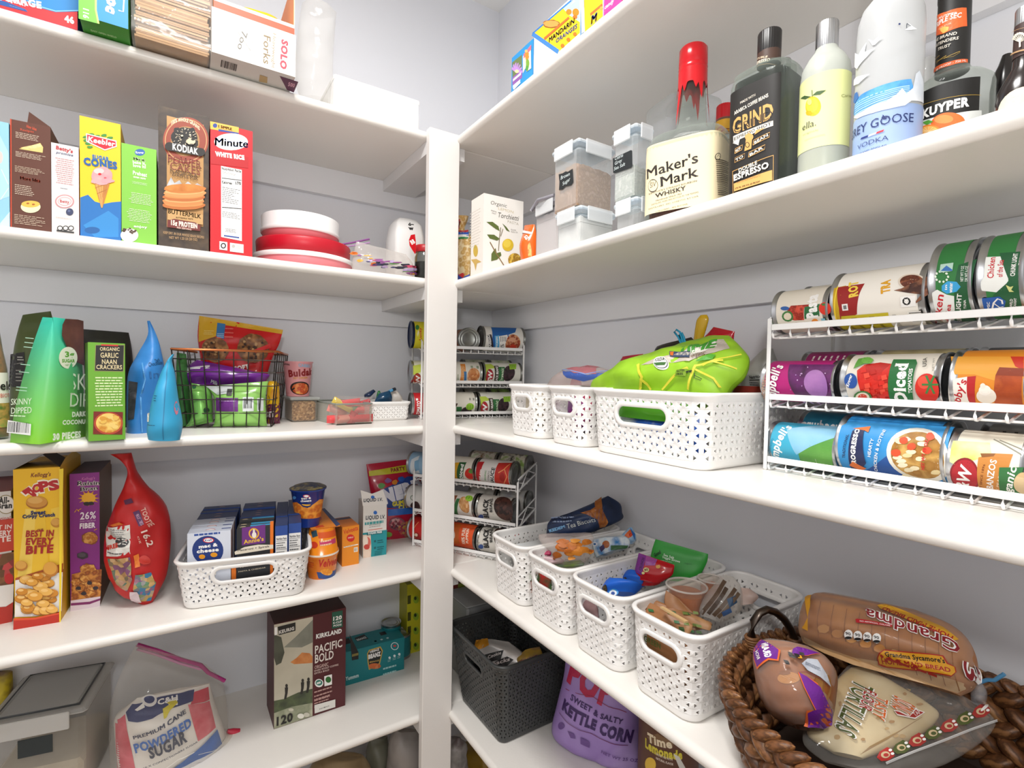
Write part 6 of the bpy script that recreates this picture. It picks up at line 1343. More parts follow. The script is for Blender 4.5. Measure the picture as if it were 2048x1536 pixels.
c = LR.can(1, (500, 800), (965, 850), .0305, '#e0dcd4', metal=SV); d = c.f(); d.poly([(675, 710), (740, 710), (720, 950), (680, 945)], '#8a5030').poly([(728, 750), (770, 750), (755, 955), (705, 950)], '#2f6f3a').E(820, 830, 66, 105, 'cells:#d09a60:#b87a40:#e4b888:140').E(885, 745, 50, 34, '#8fc030').Ls(845, 722, 925, 770, 3, '#4f8a1c', .3, .2); c.done('garbanzo can beside the post, middle tier of the lower corner rack')
def blk(d, y):
    d.scat(985, y-120, 1290, y+120, 40, 5, 6, ['#b8b0a0', '#a89c88', '#cfc8b8'])
    d.T('BLACK', 1145, y+140, 1150, y-85, (1090, y+138), '#222', .05).E(1040, y+125, 34, 28, '#2a4a8a').T('BEANS', 1188, y+70, 1195, y-90, (1156, y+68), '#222', .03).E(1325, y+20, 120, 130, 'cells:#3a1f18:#5a342a:#24120e:150').Ls(1000, y-100, 1025, y-70, 2, '#8a8478', .4)
c = LR.can(1, (975, 860), (1440, 890), .0305, '#d9d5cc', metal=SV); d = c.f(); blk(d, 850); c.done('black beans can with large letters, right end of the lower rack middle tier')
c = LR.can(0, (105, 1160), .082, .030, '#c01f1c'); d = c.f(); d.line([(240, 1050), (170, 1150), (220, 1230), (150, 1290)], 8, '#e8a064').E(210, 1220, 40, 40, '#9a1410').E(205, 1215, 22, 20, '#e8d8c0', jit=.2); c.done('red tomato can left of the post, bottom tier of the lower rack')
c = LR.can(0, (520, 1180), (978, 1210), .0305, '#d8501c', metal=SV); d = c.f(); d.poly([(670, 1080), (790, 1080), (770, 1330), (670, 1320)], 'noise:#c8641c:#b04a14:20').E(682, 1210, 22, 50, '#e6d8c8').T('100% PURE', 838, 1330, 850, 1130, (800, 1328), '#f2dcc8', .03).T('PUMPKIN', 880, 1320, 890, 1140, (850, 1318), '#f2dcc8', .03); c.done('orange pumpkin can beside the post, bottom tier of the lower rack')
c = LR.can(0, (988, 1220), .325, .0305, '#d9d5cc', metal=SV); d = c.f(); blk(d, 1235); c.done('black beans can partly behind the white basket, bottom tier of the lower rack')
for t, a, b_, row, col, lab_ in ((2, .15, .235, 1, 'noise:#b8c49a:#e0dcd0:#8a6a4a:60', 'green and white bean can in the second row of the lower rack top tier'), (2, .238, .322, 1, 'noise:#8fb05a:#d8d4c4:#2a2420:60', 'bean can with lime badges, second row right end of the lower rack'), (1, .15, .235, 1, 'noise:#a8a49a:#c8c4bc:30', 'grey can in the second row of the lower rack middle tier'), (1, .238, .322, 1, 'noise:#b8b4ac:#8f8f94:30', 'silvery can in the second row right end, lower rack middle tier'), (0, .238, .322, 1, 'noise:#2a2c44:#8a8a90:30', 'dark can in the second row of the lower rack bottom tier')):
    LR.can(t, a, b_, .029, col, row, metal=SV).done(lab_)
# ------------------------------------------------------------ right wall, third shelf: three white baskets (zoom 2.695x at 800,600)
crop(800, 600, 2.695)
Y1 = -AY
H3 = .104
b1 = basket((-.292, -.549, Z3), Y1, .099, .25, H3, 'first narrow white basket from the post on the third right shelf', hw=.025, hh=.0105, hz=.66, fl=.006)
b2 = basket((-.292, -.6825, Z3), Y1, .0885, .25, H3, 'second narrow white basket from the post, a zip bag on top', hw=.025, hh=.0105, hz=.66, fl=.006)
b3 = basket((-.292, -.8015, Z3), Y1, .206, .25, H3, 'wide white basket holding the lime green chip bag, third right shelf', hw=.045, hh=.012, hz=.64, fl=.006)
def lump(name, label, O, ex, rows, m, seed, deco=None, up=UP, cat='packet', nu=14, nv=14, wr=.004, p=.5, m2=None, kids=None):
    S = Pouch(V(O), V(ex), V(up), rows, p, wr, 26, seed, loc=True); mb = MB(); S.build(mb, m, nu, nv, m2=m2)
    if deco: d = Deco(mb, S, mx=.008); d.fr = (1, 1); d.q = lambda q: q; deco(d)
    lo = min(q[2] for q in mb.v); c = sum((V(q) for q in mb.v), V())/len(mb.v)
    return mb.obj(name, at=(c.x, c.y, lo), label=label, cat=cat)
lump('paper_packet', 'cream dotted paper packet seen through the handle of the first narrow basket', (-.262, -.60, Z3+.02), Y1, [((-.038, 0), (.038, 0), .008), ((-.038, .08), (.038, .08), .008)], 'noise:#d8cdb8:#c8bca4:60', 71)
lump('snack_packet', 'pink packet tip poking above the first narrow basket', (-.16, -.60, Z3+.02), Y1, [((-.025, 0), (.025, 0), .012), ((-.03, .05), (.03, .05), .014), ((-.01, .105), (.004, .108), .003)], 'gloss:#c4307a', 72)
lump('snack_packet', 'red and purple packet seen through the handle of the second narrow basket', (-.255, -.726, Z3+.02), Y1, [((-.036, 0), (.036, 0), .01), ((-.037, .04), (.037, .04), .012), ((-.035, .08), (.035, .075), .004)], 'noise:#b8243a:#7a2a7a:#2f6a4a:18', 73)
# zip bag on basket two
def dzp(d):
    d.poly([(880, 385), (1010, 405), (1140, 395), (1120, 430), (990, 440), (900, 420)], '#3a5aa8').poly([(900, 372), (1010, 352), (1080, 362), (1060, 400), (940, 395)], '#b06a72').line([(880, 380), (1000, 400), (1140, 385)], 4, '#8aa0d8')
bag('zip_bag', 'blue-edged zip bag of pink and red snacks lying on the second narrow basket', [((790, 470), (1120, 480), .02), ((830, 430), (1130, 430), .03), ((880, 385), (1135, 385), .02), ((900, 368), (1080, 362), .004)], 'film:#e0c8c4:.35:.7', x=-.20, at=(960, 470), ex=Y1, ey=V((.35, 0, 1)), seed=74, deco=dzp, nu=16, nv=14)
lump('snack_packet', 'dark red snack packet filling the zip bag of the second narrow basket', (-.19, -.728, Z3+.075), Y1, [((-.05, 0), (.05, 0), .01), ((-.05, .02), (.055, .02), .014), ((-.03, .045), (.05, .045), .004)], 'noise:#9a4a50:#b8707a:#7a2a34:20', 75)
# lime chip bag
def dlime(d):
    GY2, YL = '#b9b4ae', '#ddd23c'
    d.poly([(1300, 352), (1440, 302), (1580, 250), (1680, 216), (1745, 212), (1780, 262), (1560, 330), (1340, 348)], 'noise:#b8aca0:#cfc6ba:14').poly([(1490, 290), (1600, 250), (1700, 222), (1710, 250), (1540, 312)], '#e9e6de')
    d.T('LIME', 1500, 298, 1705, 255, (1496, 262), '#3f9a2c', .05, 0, .1)
    d.E(1405, 338, 44, 30, WHT).E(1405, 338, 40, 26, '#2a2a2a').E(1405, 338, 37, 24, WHT).T('USDA', 1380, 334, 1430, 328, 13, '#222', .03).poly([(1372, 342), (1440, 338), (1430, 354), (1385, 356)], '#3a6a30')
    d.poly([(1458, 280), (1570, 280), (1565, 312), (1460, 306)], '#3a4a6a').T('NON GMO', 1482, 300, 1562, 302, 16, '#e8e0d0', .02).poly([(1462, 284), (1482, 282), (1478, 304), (1464, 302)], '#d8702a').T('organic', 1575, 312, 1650, 300, 20, '#5a3a1c', .0)
    d.poly([(1600, 335), (1680, 295), (1710, 300), (1690, 325)], '#4fa02c')
    for pts, w_ in (([(1290, 350), (1310, 420), (1300, 490)], 12), ([(1300, 430), (1340, 460), (1360, 490)], 14), ([(1420, 490), (1480, 420), (1560, 370)], 10), ([(1560, 490), (1600, 360), (1750, 330)], 12), ([(1600, 380), (1700, 430), (1750, 490)], 12), ([(1640, 360), (1850, 300)], 8), ([(1700, 340), (1840, 390)], 8)): d.line(pts, w_, YL)
    d.poly([(1500, 385), (1560, 378), (1548, 418), (1490, 418)], '#7fa028').T('GLUTEN', 1504, 398, 1545, 392, 11, '#20300c', .02).T('FREE', 1504, 414, 1538, 410, 11, '#20300c', .02).T('g', 1552, 408, 1590, 404, 26, '#20300c', .04).line([(1600, 415), (1640, 435), (1632, 442), (1598, 428), (1600, 402)], 4, '#20300c')
o = bag('chip_bag', 'large lime green chip bag clipped shut in the wide white basket', [((1030, 520), (1740, 560), .035), ((1060, 455), (1780, 470), .05), ((1180, 385), (1850, 400), .05), ((1300, 322), (1880, 315), .035), ((1480, 256), (1830, 245), .016), ((1640, 200), (1775, 193), .003)], 'noise:#8fbf1e:#9aca2c:#82b218:10', x=-.215, at=(1400, 520), ex=Y1, ey=V((.45, 0, 1)), seed=76, deco=dlime, nu=26, nv=26, wr=.007)
bag('snack_bag', 'red snack bag behind the lime chip bag in the wide basket', [((1480, 420), (1830, 420), .015), ((1560, 260), (1800, 250), .012), ((1640, 200), (1800, 195), .008), ((1690, 145), (1805, 170), .003)], 'gloss:#c0182a', x=-.095, at=(1650, 420), ex=Y1, seed=77, nu=12, nv=12)
bag('snack_bag', 'red bag corner left of the lime chip bag in the wide basket', [((1160, 470), (1350, 470), .012), ((1175, 360), (1320, 340), .01), ((1200, 305), (1310, 290), .003)], 'gloss:#b81c3a', x=-.10, at=(1250, 470), ex=Y1, seed=78, nu=10, nv=10)
bag('snack_bag', 'black-topped bag between the red bag and the lime chip bag', [((1330, 420), (1600, 400), .012), ((1370, 280), (1600, 250), .01), ((1385, 250), (1570, 200), .003)], 'gloss:#26201e', x=-.115, at=(1450, 420), ex=Y1, seed=79, nu=10, nv=10)
def dgr(d): d.T('Nutrition', 1886, 425, 1960, 418, 16, '#222', .04).line([(1885, 432), (1955, 430)], 4, '#222').Ls(1885, 440, 1950, 475, 3, '#444', .4).poly([(1960, 400), (2040, 390), (2040, 480), (1960, 480)], '#c9c9c6')
bag('coffee_bag', 'crinkled silver bag with a nutrition panel between the wide basket and the can rack', [((1850, 560), (2040, 560), .02), ((1850, 420), (2040, 420), .028), ((1880, 350), (2030, 350), .02), ((1960, 262), (2010, 262), .003)], 'foil:#b9b9b6', x=-.075, at=(1940, 560), ex=Y1, seed=80, deco=dgr, nu=14, nv=14, wr=.007)
mb = MB(); cx = -.262
pc = lambda u, v: P(u, v, x=-.19)
mb.tube([pc(1530, 270), pc(1500, 200), pc(1478, 172), pc(1490, 160), pc(1508, 172), pc(1530, 235), pc(1552, 270), pc(1548, 285), pc(1535, 280), pc(1515, 215), pc(1505, 190), pc(1520, 178), pc(1530, 200), pc(1545, 262)], .0017, 'gloss:#1a8ab0', 8)
mb.obj('paper_clip', label='large turquoise wire clip on the lime chip bag', cat='clip')
S = Pouch(P(1610, 215, x=-.13), Y1, V((0, -.2, 1)), [((-.010, 0), (.008, 0), .004), ((-.011, .02), (.010, .02), .006), ((-.011, .034), (.011, .034), .006), ((-.006, .042), (.006, .042), .003)], loc=True, wr=0); mb = MB(); S.build(mb, 'gloss:#c9a01c', 10, 12); lo = min(q[2] for q in mb.v); mb.obj('bag_clip', at=(S.O.x, S.O.y, lo), label='shiny yellow clip on the bag behind the lime chips', cat='clip')
lump('snack_packet', 'bright green packet seen through the handle of the wide basket', (-.258, -.89, Z3+.058), Y1, [((-.07, 0), (.07, 0), .008), ((-.07, .02), (.07, .018), .012), ((-.06, .04), (.06, .036), .003)], 'gloss:#4f9a1c', 81)
lump('snack_packet', 'royal blue packet low in the wide basket', (-.245, -.895, Z3+.012), Y1, [((-.08, 0), (.08, 0), .008), ((-.085, .03), (.085, .03), .014), ((-.08, .06), (.08, .06), .006)], 'noise:#1f4fb0:#2a62c8:#e0e4e8:14', 82)
lump('snack_packet', 'dark red packet at the right end inside the wide basket', (-.12, -.965, Z3+.012), Y1, [((-.03, 0), (.03, 0), .008), ((-.032, .05), (.032, .05), .012), ((-.03, .10), (.03, .10), .004)], 'noise:#7a2424:#a83a2a:20', 83)
# ------------------------------------------------------------ back wall, fourth shelf (zoom 3.338x at 0,880)
crop(0, 880, 3.338)
c = Carton((-190, 1270), (82, 1212), (108, 336), .18, z=Z4, front='#d8d4d0', side='#b8b2ac', topc='#8a4a4a')
d = c.f(); d.poly([(-190, 560), (100, 520), (96, 735), (-190, 780)], 'noise:#c8412c:#b8301f:6').E(40, 430, 60, 64, '#8a7a40').E(40, 430, 55, 59, '#e6e2de').T('All-', -10, 425, 62, 420, 40, '#231d18', .05).T('Bran', -22, 460, 80, 452, 36, '#231d18', .05)
d.T('Original', -60, 542, 70, 530, 24, '#b8322a', .0, 0, .15).T('BEST IN', -90, 605, 78, 590, 28, '#f0dcd4', .03).T('EVERY', -60, 645, 75, 632, 32, '#f0dcd4', .04).T('BITE', -50, 690, 74, 672, 36, '#f0dcd4', .04)
d.poly([(-190, 800), (95, 745), (90, 960), (-190, 1000)], 'cells:#5a3a22:#8a5a34:#3f2818:#c84a4a:90').E(60, 925, 30, 36, '#c0282a').poly([(-190, 1000), (92, 960), (88, 1080), (40, 1110), (-190, 1130)], '#e2deda').poly([(-190, 1130), (40, 1112), (88, 1080), (82, 1212), (-190, 1270)], '#b02c20')
c.done('bran_cereal_box', 'white and red bran cereal box cut off by the left frame edge')
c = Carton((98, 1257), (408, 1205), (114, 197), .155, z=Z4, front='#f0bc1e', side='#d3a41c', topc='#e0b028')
d = c.f()
d.poly([(170, 460), (240, 460), (215, 960), (110, 960)], '#f4cf5a').poly([(340, 460), (420, 440), (425, 860), (330, 900)], '#f2c840').poly([(240, 480), (300, 480), (330, 900), (210, 900)], '#eebf30')
d.T("Kellogg's", 205, 248, 340, 240, 26, '#7a2a1c', .02, 0, .25)
for t, x0, y0, x1, y1, h in (('P', 148, 340, 215, 398, 60), ('O', 210, 345, 272, 348, 50), ('P', 268, 345, 335, 332, 62), ('S', 330, 338, 405, 320, 58)):
    d.T(t, x0-6, y0+5, x1+6, y1+5, h+10, '#f6ead0', .10)
for t, x0, y0, x1, y1, h in (('P', 148, 340, 215, 398, 60), ('O', 210, 345, 272, 348, 50), ('P', 268, 345, 335, 332, 62), ('S', 330, 338, 405, 320, 58)): d.T(t, x0, y0, x1, y1, h, '#b81f22', .06)
POP = ['#d99a3a', '#c98428', '#e4ae54']
d.E(247, 420, 72, 42, '#a8661c').E(246, 412, 70, 38, '#cf9038').E(235, 402, 50, 22, '#e0aa58').E(378, 552, 38, 32, '#c08428').E(372, 546, 30, 24, '#d8a048')
d.T('Sweet', 205, 498, 305, 492, 24, '#1f2a5a', .06).T('Crispy Crunch', 150, 522, 368, 508, 22, '#1f2a5a', .06)
d.T('OUR', 250, 608, 292, 604, 14, '#8a3a14', .04).T('BEST IN', 172, 645, 358, 640, 40, '#a8241c', .04).T('EVERY', 172, 698, 356, 692, 42, '#a8241c', .05).T('BITE', 172, 760, 356, 748, 50, '#a8241c', .05)
d.poly([(104, 920), (270, 870), (424, 820), (408, 1150), (100, 1180)], '#a8501c').poly([(104, 935), (420, 880), (412, 1140), (240, 1175), (100, 1180)], '#e8e2da')
for k in range(34):
    x, y = random.uniform(150, 365), 0; y = random.uniform(900, 1130); a = random.uniform(38, 52); d.E(x, y+4, a, a*.62, '#a86a20', 18, jit=.03).E(x, y, a*.96, a*.56, random.choice(POP), 18, jit=.03).E(x-8, y-8, a*.5, a*.22, '#eec074', 12)
d.E(150, 832, 42, 34, '#b8762a').E(148, 826, 36, 27, '#d8a048').E(345, 855, 50, 50, '#b8762a').E(342, 848, 44, 42, '#d89c40')
d.poly([(99, 1180), (240, 1175), (412, 1140), (408, 1205), (98, 1257)], '#b82c1c').poly([(99, 1180), (240, 1175), (412, 1140), (411, 1150), (240, 1188), (99, 1195)], '#d8502a').poly([(402, 190), (430, 186), (412, 1205), (403, 1205)], '#f0d030')
fl_ = MB(); T_ = c.Tp; W_, D_ = c.W, c.D; UPc = UP
fl_.add([T_.map(0, 0, .0), T_.map(W_*.55, .02, .022), T_.map(W_, 0, 0), T_.map(W_, D_*.5, 0), T_.map(W_*.55, D_*.5, .022), T_.map(0, D_*.5, 0)], [(0, 1, 4, 5), (1, 2, 3, 4)], '#2a2018')
fl_.add([T_.map(W_, 0, 0), T_.map(W_, D_, 0), T_.map(W_*1.02, D_*.6, .018), T_.map(W_*1.02, .03, .012)], [(0, 1, 2, 3)], '#d8b040')
o = c.done('corn_cereal_box', 'yellow corn puff cereal box with big red letters and an open top'); fl_.obj('flap', parent=o)
c = Carton((471, 1140), (668, 1106), (497, 226), .165, z=Z4, front='#8a2a86', side='#6f4a2a', topc='#4a3440')
d = c.f(); d.T("Kellogg's", 545, 268, 635, 262, 18, '#d87ab8', .0, 0, .25)
for b_, m_ in ((.075, '#f4eee6'), (.02, '#221c20')): d.T('Raisin', 516, 303, 665, 298, 26, m_, b_).T('Bran', 537, 341, 652, 331, 25, m_, b_)
for q in range(12): d.poly([(592+math.cos(q*.52+a_)*r_, 388+math.sin(q*.52+a_)*r_*.75) for a_, r_ in ((-.2, 42), (0, 74), (.2, 42))], '#e09a1c')
d.E(592, 388, 46, 36, '#f0b42a').E(580, 425, 22, 14, '#2a1c1c', 10, jit=.15).E(610, 422, 20, 13, '#2a1c1c', 10, jit=.15)
d.T('26%', 535, 530, 640, 522, 46, '#f4e8f0', .02).T('DAILY VALUE OF', 535, 548, 640, 540, 9, '#e0b8d8', .0).T('FIBER', 532, 590, 638, 582, 32, '#f4e8f0', .05)
def flake(x, y, s): d.E(x, y, s, s*.75, '#8a4a14', 14, jit=.15).E(x, y-2, s*.9, s*.66, 'food:#c9812a:#a8601c:#dfa450:160', 14, jit=.15)
flake(600, 655, 56); d.E(552, 770, 38, 24, '#3a3038', 12, jit=.12).E(548, 766, 28, 14, '#544a54', 10, jit=.12); flake(590, 865, 56)
d.poly([(480, 895), (540, 880), (680, 860), (672, 1050), (476, 1070)], 'food:#b5651c:#8a4414:#d08a3a:110')
for k in range(12): flake(random.uniform(500, 655), random.uniform(920, 1030), 34)
for x, y in ((525, 985), (600, 950), (560, 1020), (640, 985)): d.E(x, y, 18, 13, '#2f2228', 9, jit=.15)
d.poly([(475, 1068), (672, 1040), (669, 1106), (471, 1140)], '#d8c8d0').poly([(475, 1085), (600, 1075), (672, 1052), (671, 1066), (600, 1092), (475, 1102)], '#7a2460').line([(500, 480), (515, 460), (530, 475)], 5, '#e0a01c').line([(520, 470), (545, 455)], 5, '#e0a01c').line([(630, 600), (650, 590)], 5, '#e0a01c')
c.done('raisin_cereal_box', 'narrow purple raisin bran cereal box with fruit flakes')
# red cereal bag
def dred(d):
    d.mx = .012
    d.poly([(715, 570), (868, 565), (872, 760), (712, 775)], '#d8d4cc').Ls(740, 590, 850, 660, 5, '#8a8a88', .4, .3).E(810, 680, 50, 32, '#3a3a3c', 14, jit=.1).T('FREE', 722, 730, 790, 712, 26, '#c83a2a', .05).Ls(722, 740, 850, 760, 1, '#222', .5)
    d.poly([(720, 790), (870, 780), (885, 930), (850, 1010), (780, 960)], 'cells:#b08a5a:#8a5a3a:#3f6a5a:#c8a470:#7a4a6a:110').poly([(905, 900), (1010, 880), (1045, 950), (1010, 1070), (940, 1075), (890, 1000)], 'cells:#b89a5a:#4a8a6a:#8a5a8a:#d8b070:#3a7aa0:120')
    d.T('TOOTIE', 940, 460, 1000, 580, (968, 440), '#e8b8a8', .02).poly([(890, 480), (930, 465), (965, 560), (930, 575)], '#5a2a5a').T('FRUITIES', 905, 490, 945, 570, (922, 482), '#c8a0b8', .02).T('16.2', 945, 610, 990, 712, (985, 600), '#f0d8cc', .03).T('oz', 920, 640, 935, 690, (935, 632), '#e8c0b4', .0)
    d.poly([(830, 400), (880, 385), (895, 415), (840, 430)], '#5a2a4a').poly([(895, 770), (930, 755), (940, 840), (905, 850)], '#e07a2a').E(970, 800, 40, 34, '#c02a1c').poly([(870, 1010), (920, 1010), (950, 1080), (900, 1070)], '#d8c4c8').poly([(740, 565), (800, 545), (830, 560), (760, 575)], '#d8702a')
bag('cereal_bag', 'slumped red pillow bag of fruit ring cereal', [((905, 1070), (1015, 1092), .012), ((770, 970), (1060, 1010), .034), ((706, 790), (1115, 880), .042), ((708, 620), (1138, 620), .042), ((770, 440), (1100, 440), .038), ((845, 270), (960, 290), .025), ((850, 170), (905, 200), .012), ((735, 95), (878, 88), .004)], 'noise:#b5181a:#c8201e:10', z=Z4, at=(960, 1085), ex=V((1, -.25, 0)), seed=91, deco=dred, nu=24, nv=34, wr=.013, fr=24)
# basket of macaroni boxes (zoom 5.69x at 340,960)
crop(340, 960, 5.69)
A = P(150, 1490, z=Z4); B = P(1530, 1300, z=Z4); ex = (B-A); W_ = ex.length*.985; ex.normalize(); ey = UP.cross(ex)
FH = Plane(A-ey*.010, ex, UP); HB = FH.hit((820, 870))[1]
basket(A, ex, W_, .245, HB, 'white woven basket packed with macaroni boxes on the fourth shelf', hw=.050, hh=.0125, hz=.66)
HM, DM = Plane(A+ey*.014, ex, UP).hit((440, 566))[1]-.004, .0270
def mac(pxl, pxr, n0, n, kind, lab_, face, **k):
    """row of boxes behind each other; front top edge at the two pixels"""
    zt_ = Z4+.004+HM
    a = P(*pxl, z=zt_); b = P(*pxr, z=zt_); a.z = b.z = Z4+.004
    for i in range(n0, n0+n):
        o_ = A+ex*((a-A).dot(ex)); w_ = (b-a).dot(ex); f0 = max((a-A).dot(ey), .011)
        c = Carton(None, None, None, k.get('D', DM)-.0006, A=o_+ey*(f0+i*k.get('D', DM))+ex*random.uniform(-.001, .001), ex=ex, W=w_, H=HM+random.uniform(-.003, .002)*(i > 0), **kind)
        face(c, i); yield c
def kr(c, i):
    d = c.fr('T'); d.E(.5, .5, .12, .34, '#b0303a').E(.5, .5, .10, .26, '#e8dcd8').B(.76, .2, .98, .75, '#3a4a80'); d.Ls(.2, .1, .6, .18, 1, '#3a4a80', .5)
    if i == 0:
        d = c.f(); d.Ls(275, 600, 600, 625, 1, '#2f4f98', .4, .1).E(432, 800, 176, 165, '#1a3578').E(438, 685, 64, 30, '#c8242c').E(438, 685, 52, 22, WHT).T('Kraft', 398, 697, 478, 690, 20, '#23408a', .03)
        d.T('mac &', 328, 778, 545, 750, 36, WHT, .05).T('cheese', 304, 832, 556, 806, 38, WHT, .05).E(365, 872, 36, 26, '#e89a1c').E(500, 850, 40, 26, '#e89a1c')
blue = dict(front='#24468f', side='#1d3a7c', topc='#2d3a62'); white = dict(front='#d4d9e4', side='#b9bfcc', topc='#bfc5d2'); ann = dict(front='#26282c', side='#e2741c', topc='#33322f')
W1 = ['front', 'second', 'third', 'fourth', 'fifth', 'sixth', 'seventh', 'eighth']
i = 0
for c in mac((190, 592), (690, 540), 0, 4, white, '', kr): c.done('macaroni_box', 'white macaroni and cheese box, %s in the left row of the basket' % W1[i]); i += 1
def bl(c, i):
    d = c.fr('T'); d.E(.5, .5, .10, .3, '#7a4a5a').E(.5, .5, .08, .2, '#8a7a80')
for c in mac((190, 592), (690, 540), 4, 4, blue, '', bl): c.done('macaroni_box', 'blue macaroni box, %s in the left row of the basket' % W1[i]); i += 1
def an(c, i):
    d = c.fr('T'); d.B(.35, .45, .98, .95, '#3a9ac8').E(.15, .4, .1, .3, '#d8c4a0').B(.3, .05, .8, .3, '#6a2a7a')
    if i == 0:
        d = c.f(); d.poly([(818, 545), (1085, 505), (1085, 715), (818, 745)], '#6b2c7c').E(955, 608, 60, 62, '#e0a82c').E(955, 608, 44, 44, '#6b2c7c').E(955, 590, 12, 34, '#ece4da').E(958, 625, 26, 34, '#ece4da').T("Annie's", 838, 728, 1068, 688, 44, '#e6b83a', .03, .02)
        d.poly([(1140, 470), (1178, 465), (1172, 1100), (1140, 1100)], '#e2741c').poly([(735, 815), (850, 762), (1000, 735), (1175, 735), (1175, 780), (740, 850)], '#e6dcc8').T('Macaroni + Spirals', 770, 812, 1130, 762, 22, '#33281c', .02)
        d.poly([(700, 980), (752, 970), (752, 1150), (700, 1150)], '#e2741c').T('MAC & CHEESE', 800, 998, 1080, 950, 26, '#d8ccb4', .04).T('PASTA & CHEDDAR', 780, 1050, 1090, 1000, 14, '#c8bca4', .02)
i = 0
for c in mac((752, 552), (1176, 490), 0, 3, ann, '', an): c.done('macaroni_box', 'black and orange macaroni box with a purple badge, %s in the middle row' % W1[i]); i += 1
for c in mac((752, 552), (1176, 490), 3, 5, blue, '', bl): c.done('macaroni_box', 'blue macaroni box, %s in the middle row of the basket' % W1[i]); i += 1
def sp(c, i):
    d = c.fr('T'); d.E(.35, .3, .1, .05, '#c87a3a').E(.6, .3, .16, .05, '#c8c4c8').E(.5, .06, .28, .05, '#1d2f5c')
    if i == 0:
        d = c.fr(); d.B(.04, .0, .96, .86, '#e6e4e0').T('Nutrition Facts', .1, .80, .9, .80, .03, '#222', .04)
        for y in (.78, .66, .52): d.B(.08, y, .92, y+.006, '#222')
        d.Ls(.1, .67, .9, .77, 3, '#555', .4, .4).Ls(.1, .53, .9, .64, 3, '#444', .4, .5).Ls(.1, .1, .9, .5, 10, '#777', .3, .5)
for (l, r, nm) in (((1188, 545), (1335, 525), 'third'), ((1345, 478), (1490, 458), 'fourth')):
    i = 0
    for c in mac(l, r, 0, 3 if nm == 'third' else 3, blue, '', sp, D=.070): c.done('macaroni_box', 'blue macaroni box turned edge-on, %s in the %s row of the basket' % (W1[i], nm)); i += 1
# cups, boxes and candy bag (zoom 3.793x at 330,900)
crop(330, 900, 3.793)
FD = P(1190, 985, z=Z4); fy = FD.y+.03
O = V((P(1190, 970, y=fy).x, fy, Z4)); R = (P(1312, 900, y=fy).x-P(1075, 900, y=fy).x)/2
z1 = P(1190, 797, y=fy-.02).z-Z4; z2 = P(1190, 600, y=fy-.02).z-Z4
def cup(O, prof, m, label, deco, lid=None, name='pasta_cup'):
    S = Rev(O, UP, toward(O), prof); mb = MB().rev(S, 0, prof[-1][0], m, 44).disc(S, 0, m, 44, flip=True).disc(S, prof[-1][0], lid or m, 44)
    deco(Deco(mb, S)); return mb.obj(name, at=O, label=label, cat='cup'), S
def dv1(d): d.T('Velveeta', 1165, 885, 1330, 850, 52, '#b8201c', .03, 0, .15).poly([(1150, 925), (1310, 900), (1300, 960), (1165, 975)], '#2a4a8a').E(1230, 925, 40, 26, 'food:#e89a2a:#d8801c:#f2b84a:80').Ls(1085, 840, 1140, 900, 3, '#c8401c', .4)
cup(O, [(0, R*.84), (.003, R*.86), (z1-.006, R*.99), (z1-.004, R*1.04), (z1, R*1.04)], 'gloss:#e07a1c', 'orange pasta cup at the bottom of the cup stack beside the basket', dv1)
O2 = O+UP*(z1+.0006); hh_ = z2-z1
def dv2(d): d.poly([(1160, 625), (1290, 595), (1300, 640), (1165, 670)], '#d8561c').poly([(1170, 690), (1290, 665), (1295, 700), (1175, 725)], '#c83a6a').Ls(1180, 680, 1280, 715, 2, '#f0c8a0', .4).poly([(1110, 620), (1150, 605), (1160, 650), (1120, 665)], '#2a4a5a').E(1130, 720, 30, 26, '#c8381c')
cup(O2, [(0, R*1.04), (.003, R*1.04), (.0035, R*.99), (hh_-.003, R*.80), (hh_, R*.78)], 'gloss:#e88a1c', 'orange pasta cup turned upside down on the bottom cup', dv2)
MB().rev(Rev(O2, UP, AX, [(-.0002, R*1.06), (.004, R*1.06)]), -.0002, .004, 'plastic:#f0e4d4', 44).obj('cup_rim', label='white lid rim between the two stacked orange cups', cat='lid')
zs = O2.z+hh_+.001
sl = MB(); a = P(1045, 515, z=zs); b = P(1110, 605, z=zs); c2 = P(1330, 575, z=zs); e2 = P(1200, 440, z=zs)
sl.add([a, b, c2, e2], [(0, 1, 2, 3)], '#e0821c'); lo4 = [p-UP*.0015 for p in (a, b, c2, e2)]; sl.add(lo4, [(3, 2, 1, 0)], '#c86a14'); sl.add([a, b, b-UP*.0015, a-UP*.0015], [(0, 1, 2, 3)], '#a85a14'); sl.add([b, c2, c2-UP*.0015, b-UP*.0015], [(0, 1, 2, 3)], '#a85a14')
dd = Deco(sl, Plane(a, AX, AY)); dd.poly([(1190, 450), (1210, 440), (1330, 565), (1300, 580)], '#2f3f6a').E(1140, 520, 50, 26, '#c8501c').Ls(1130, 570, 1220, 590, 1, '#c8401c', .5)
sl.obj('cardboard_sleeve', label='orange cardboard sleeve lying on the two stacked pasta cups', cat='sleeve')
O3 = V((P(1085, 480, y=fy+.022).x, fy+.022, zs+.0006)); R3 = (P(1170, 470, y=fy+.02).x-P(1000, 470, y=fy+.02).x)/2; h3 = P(1080, 285, y=fy+.02).z-O3.z
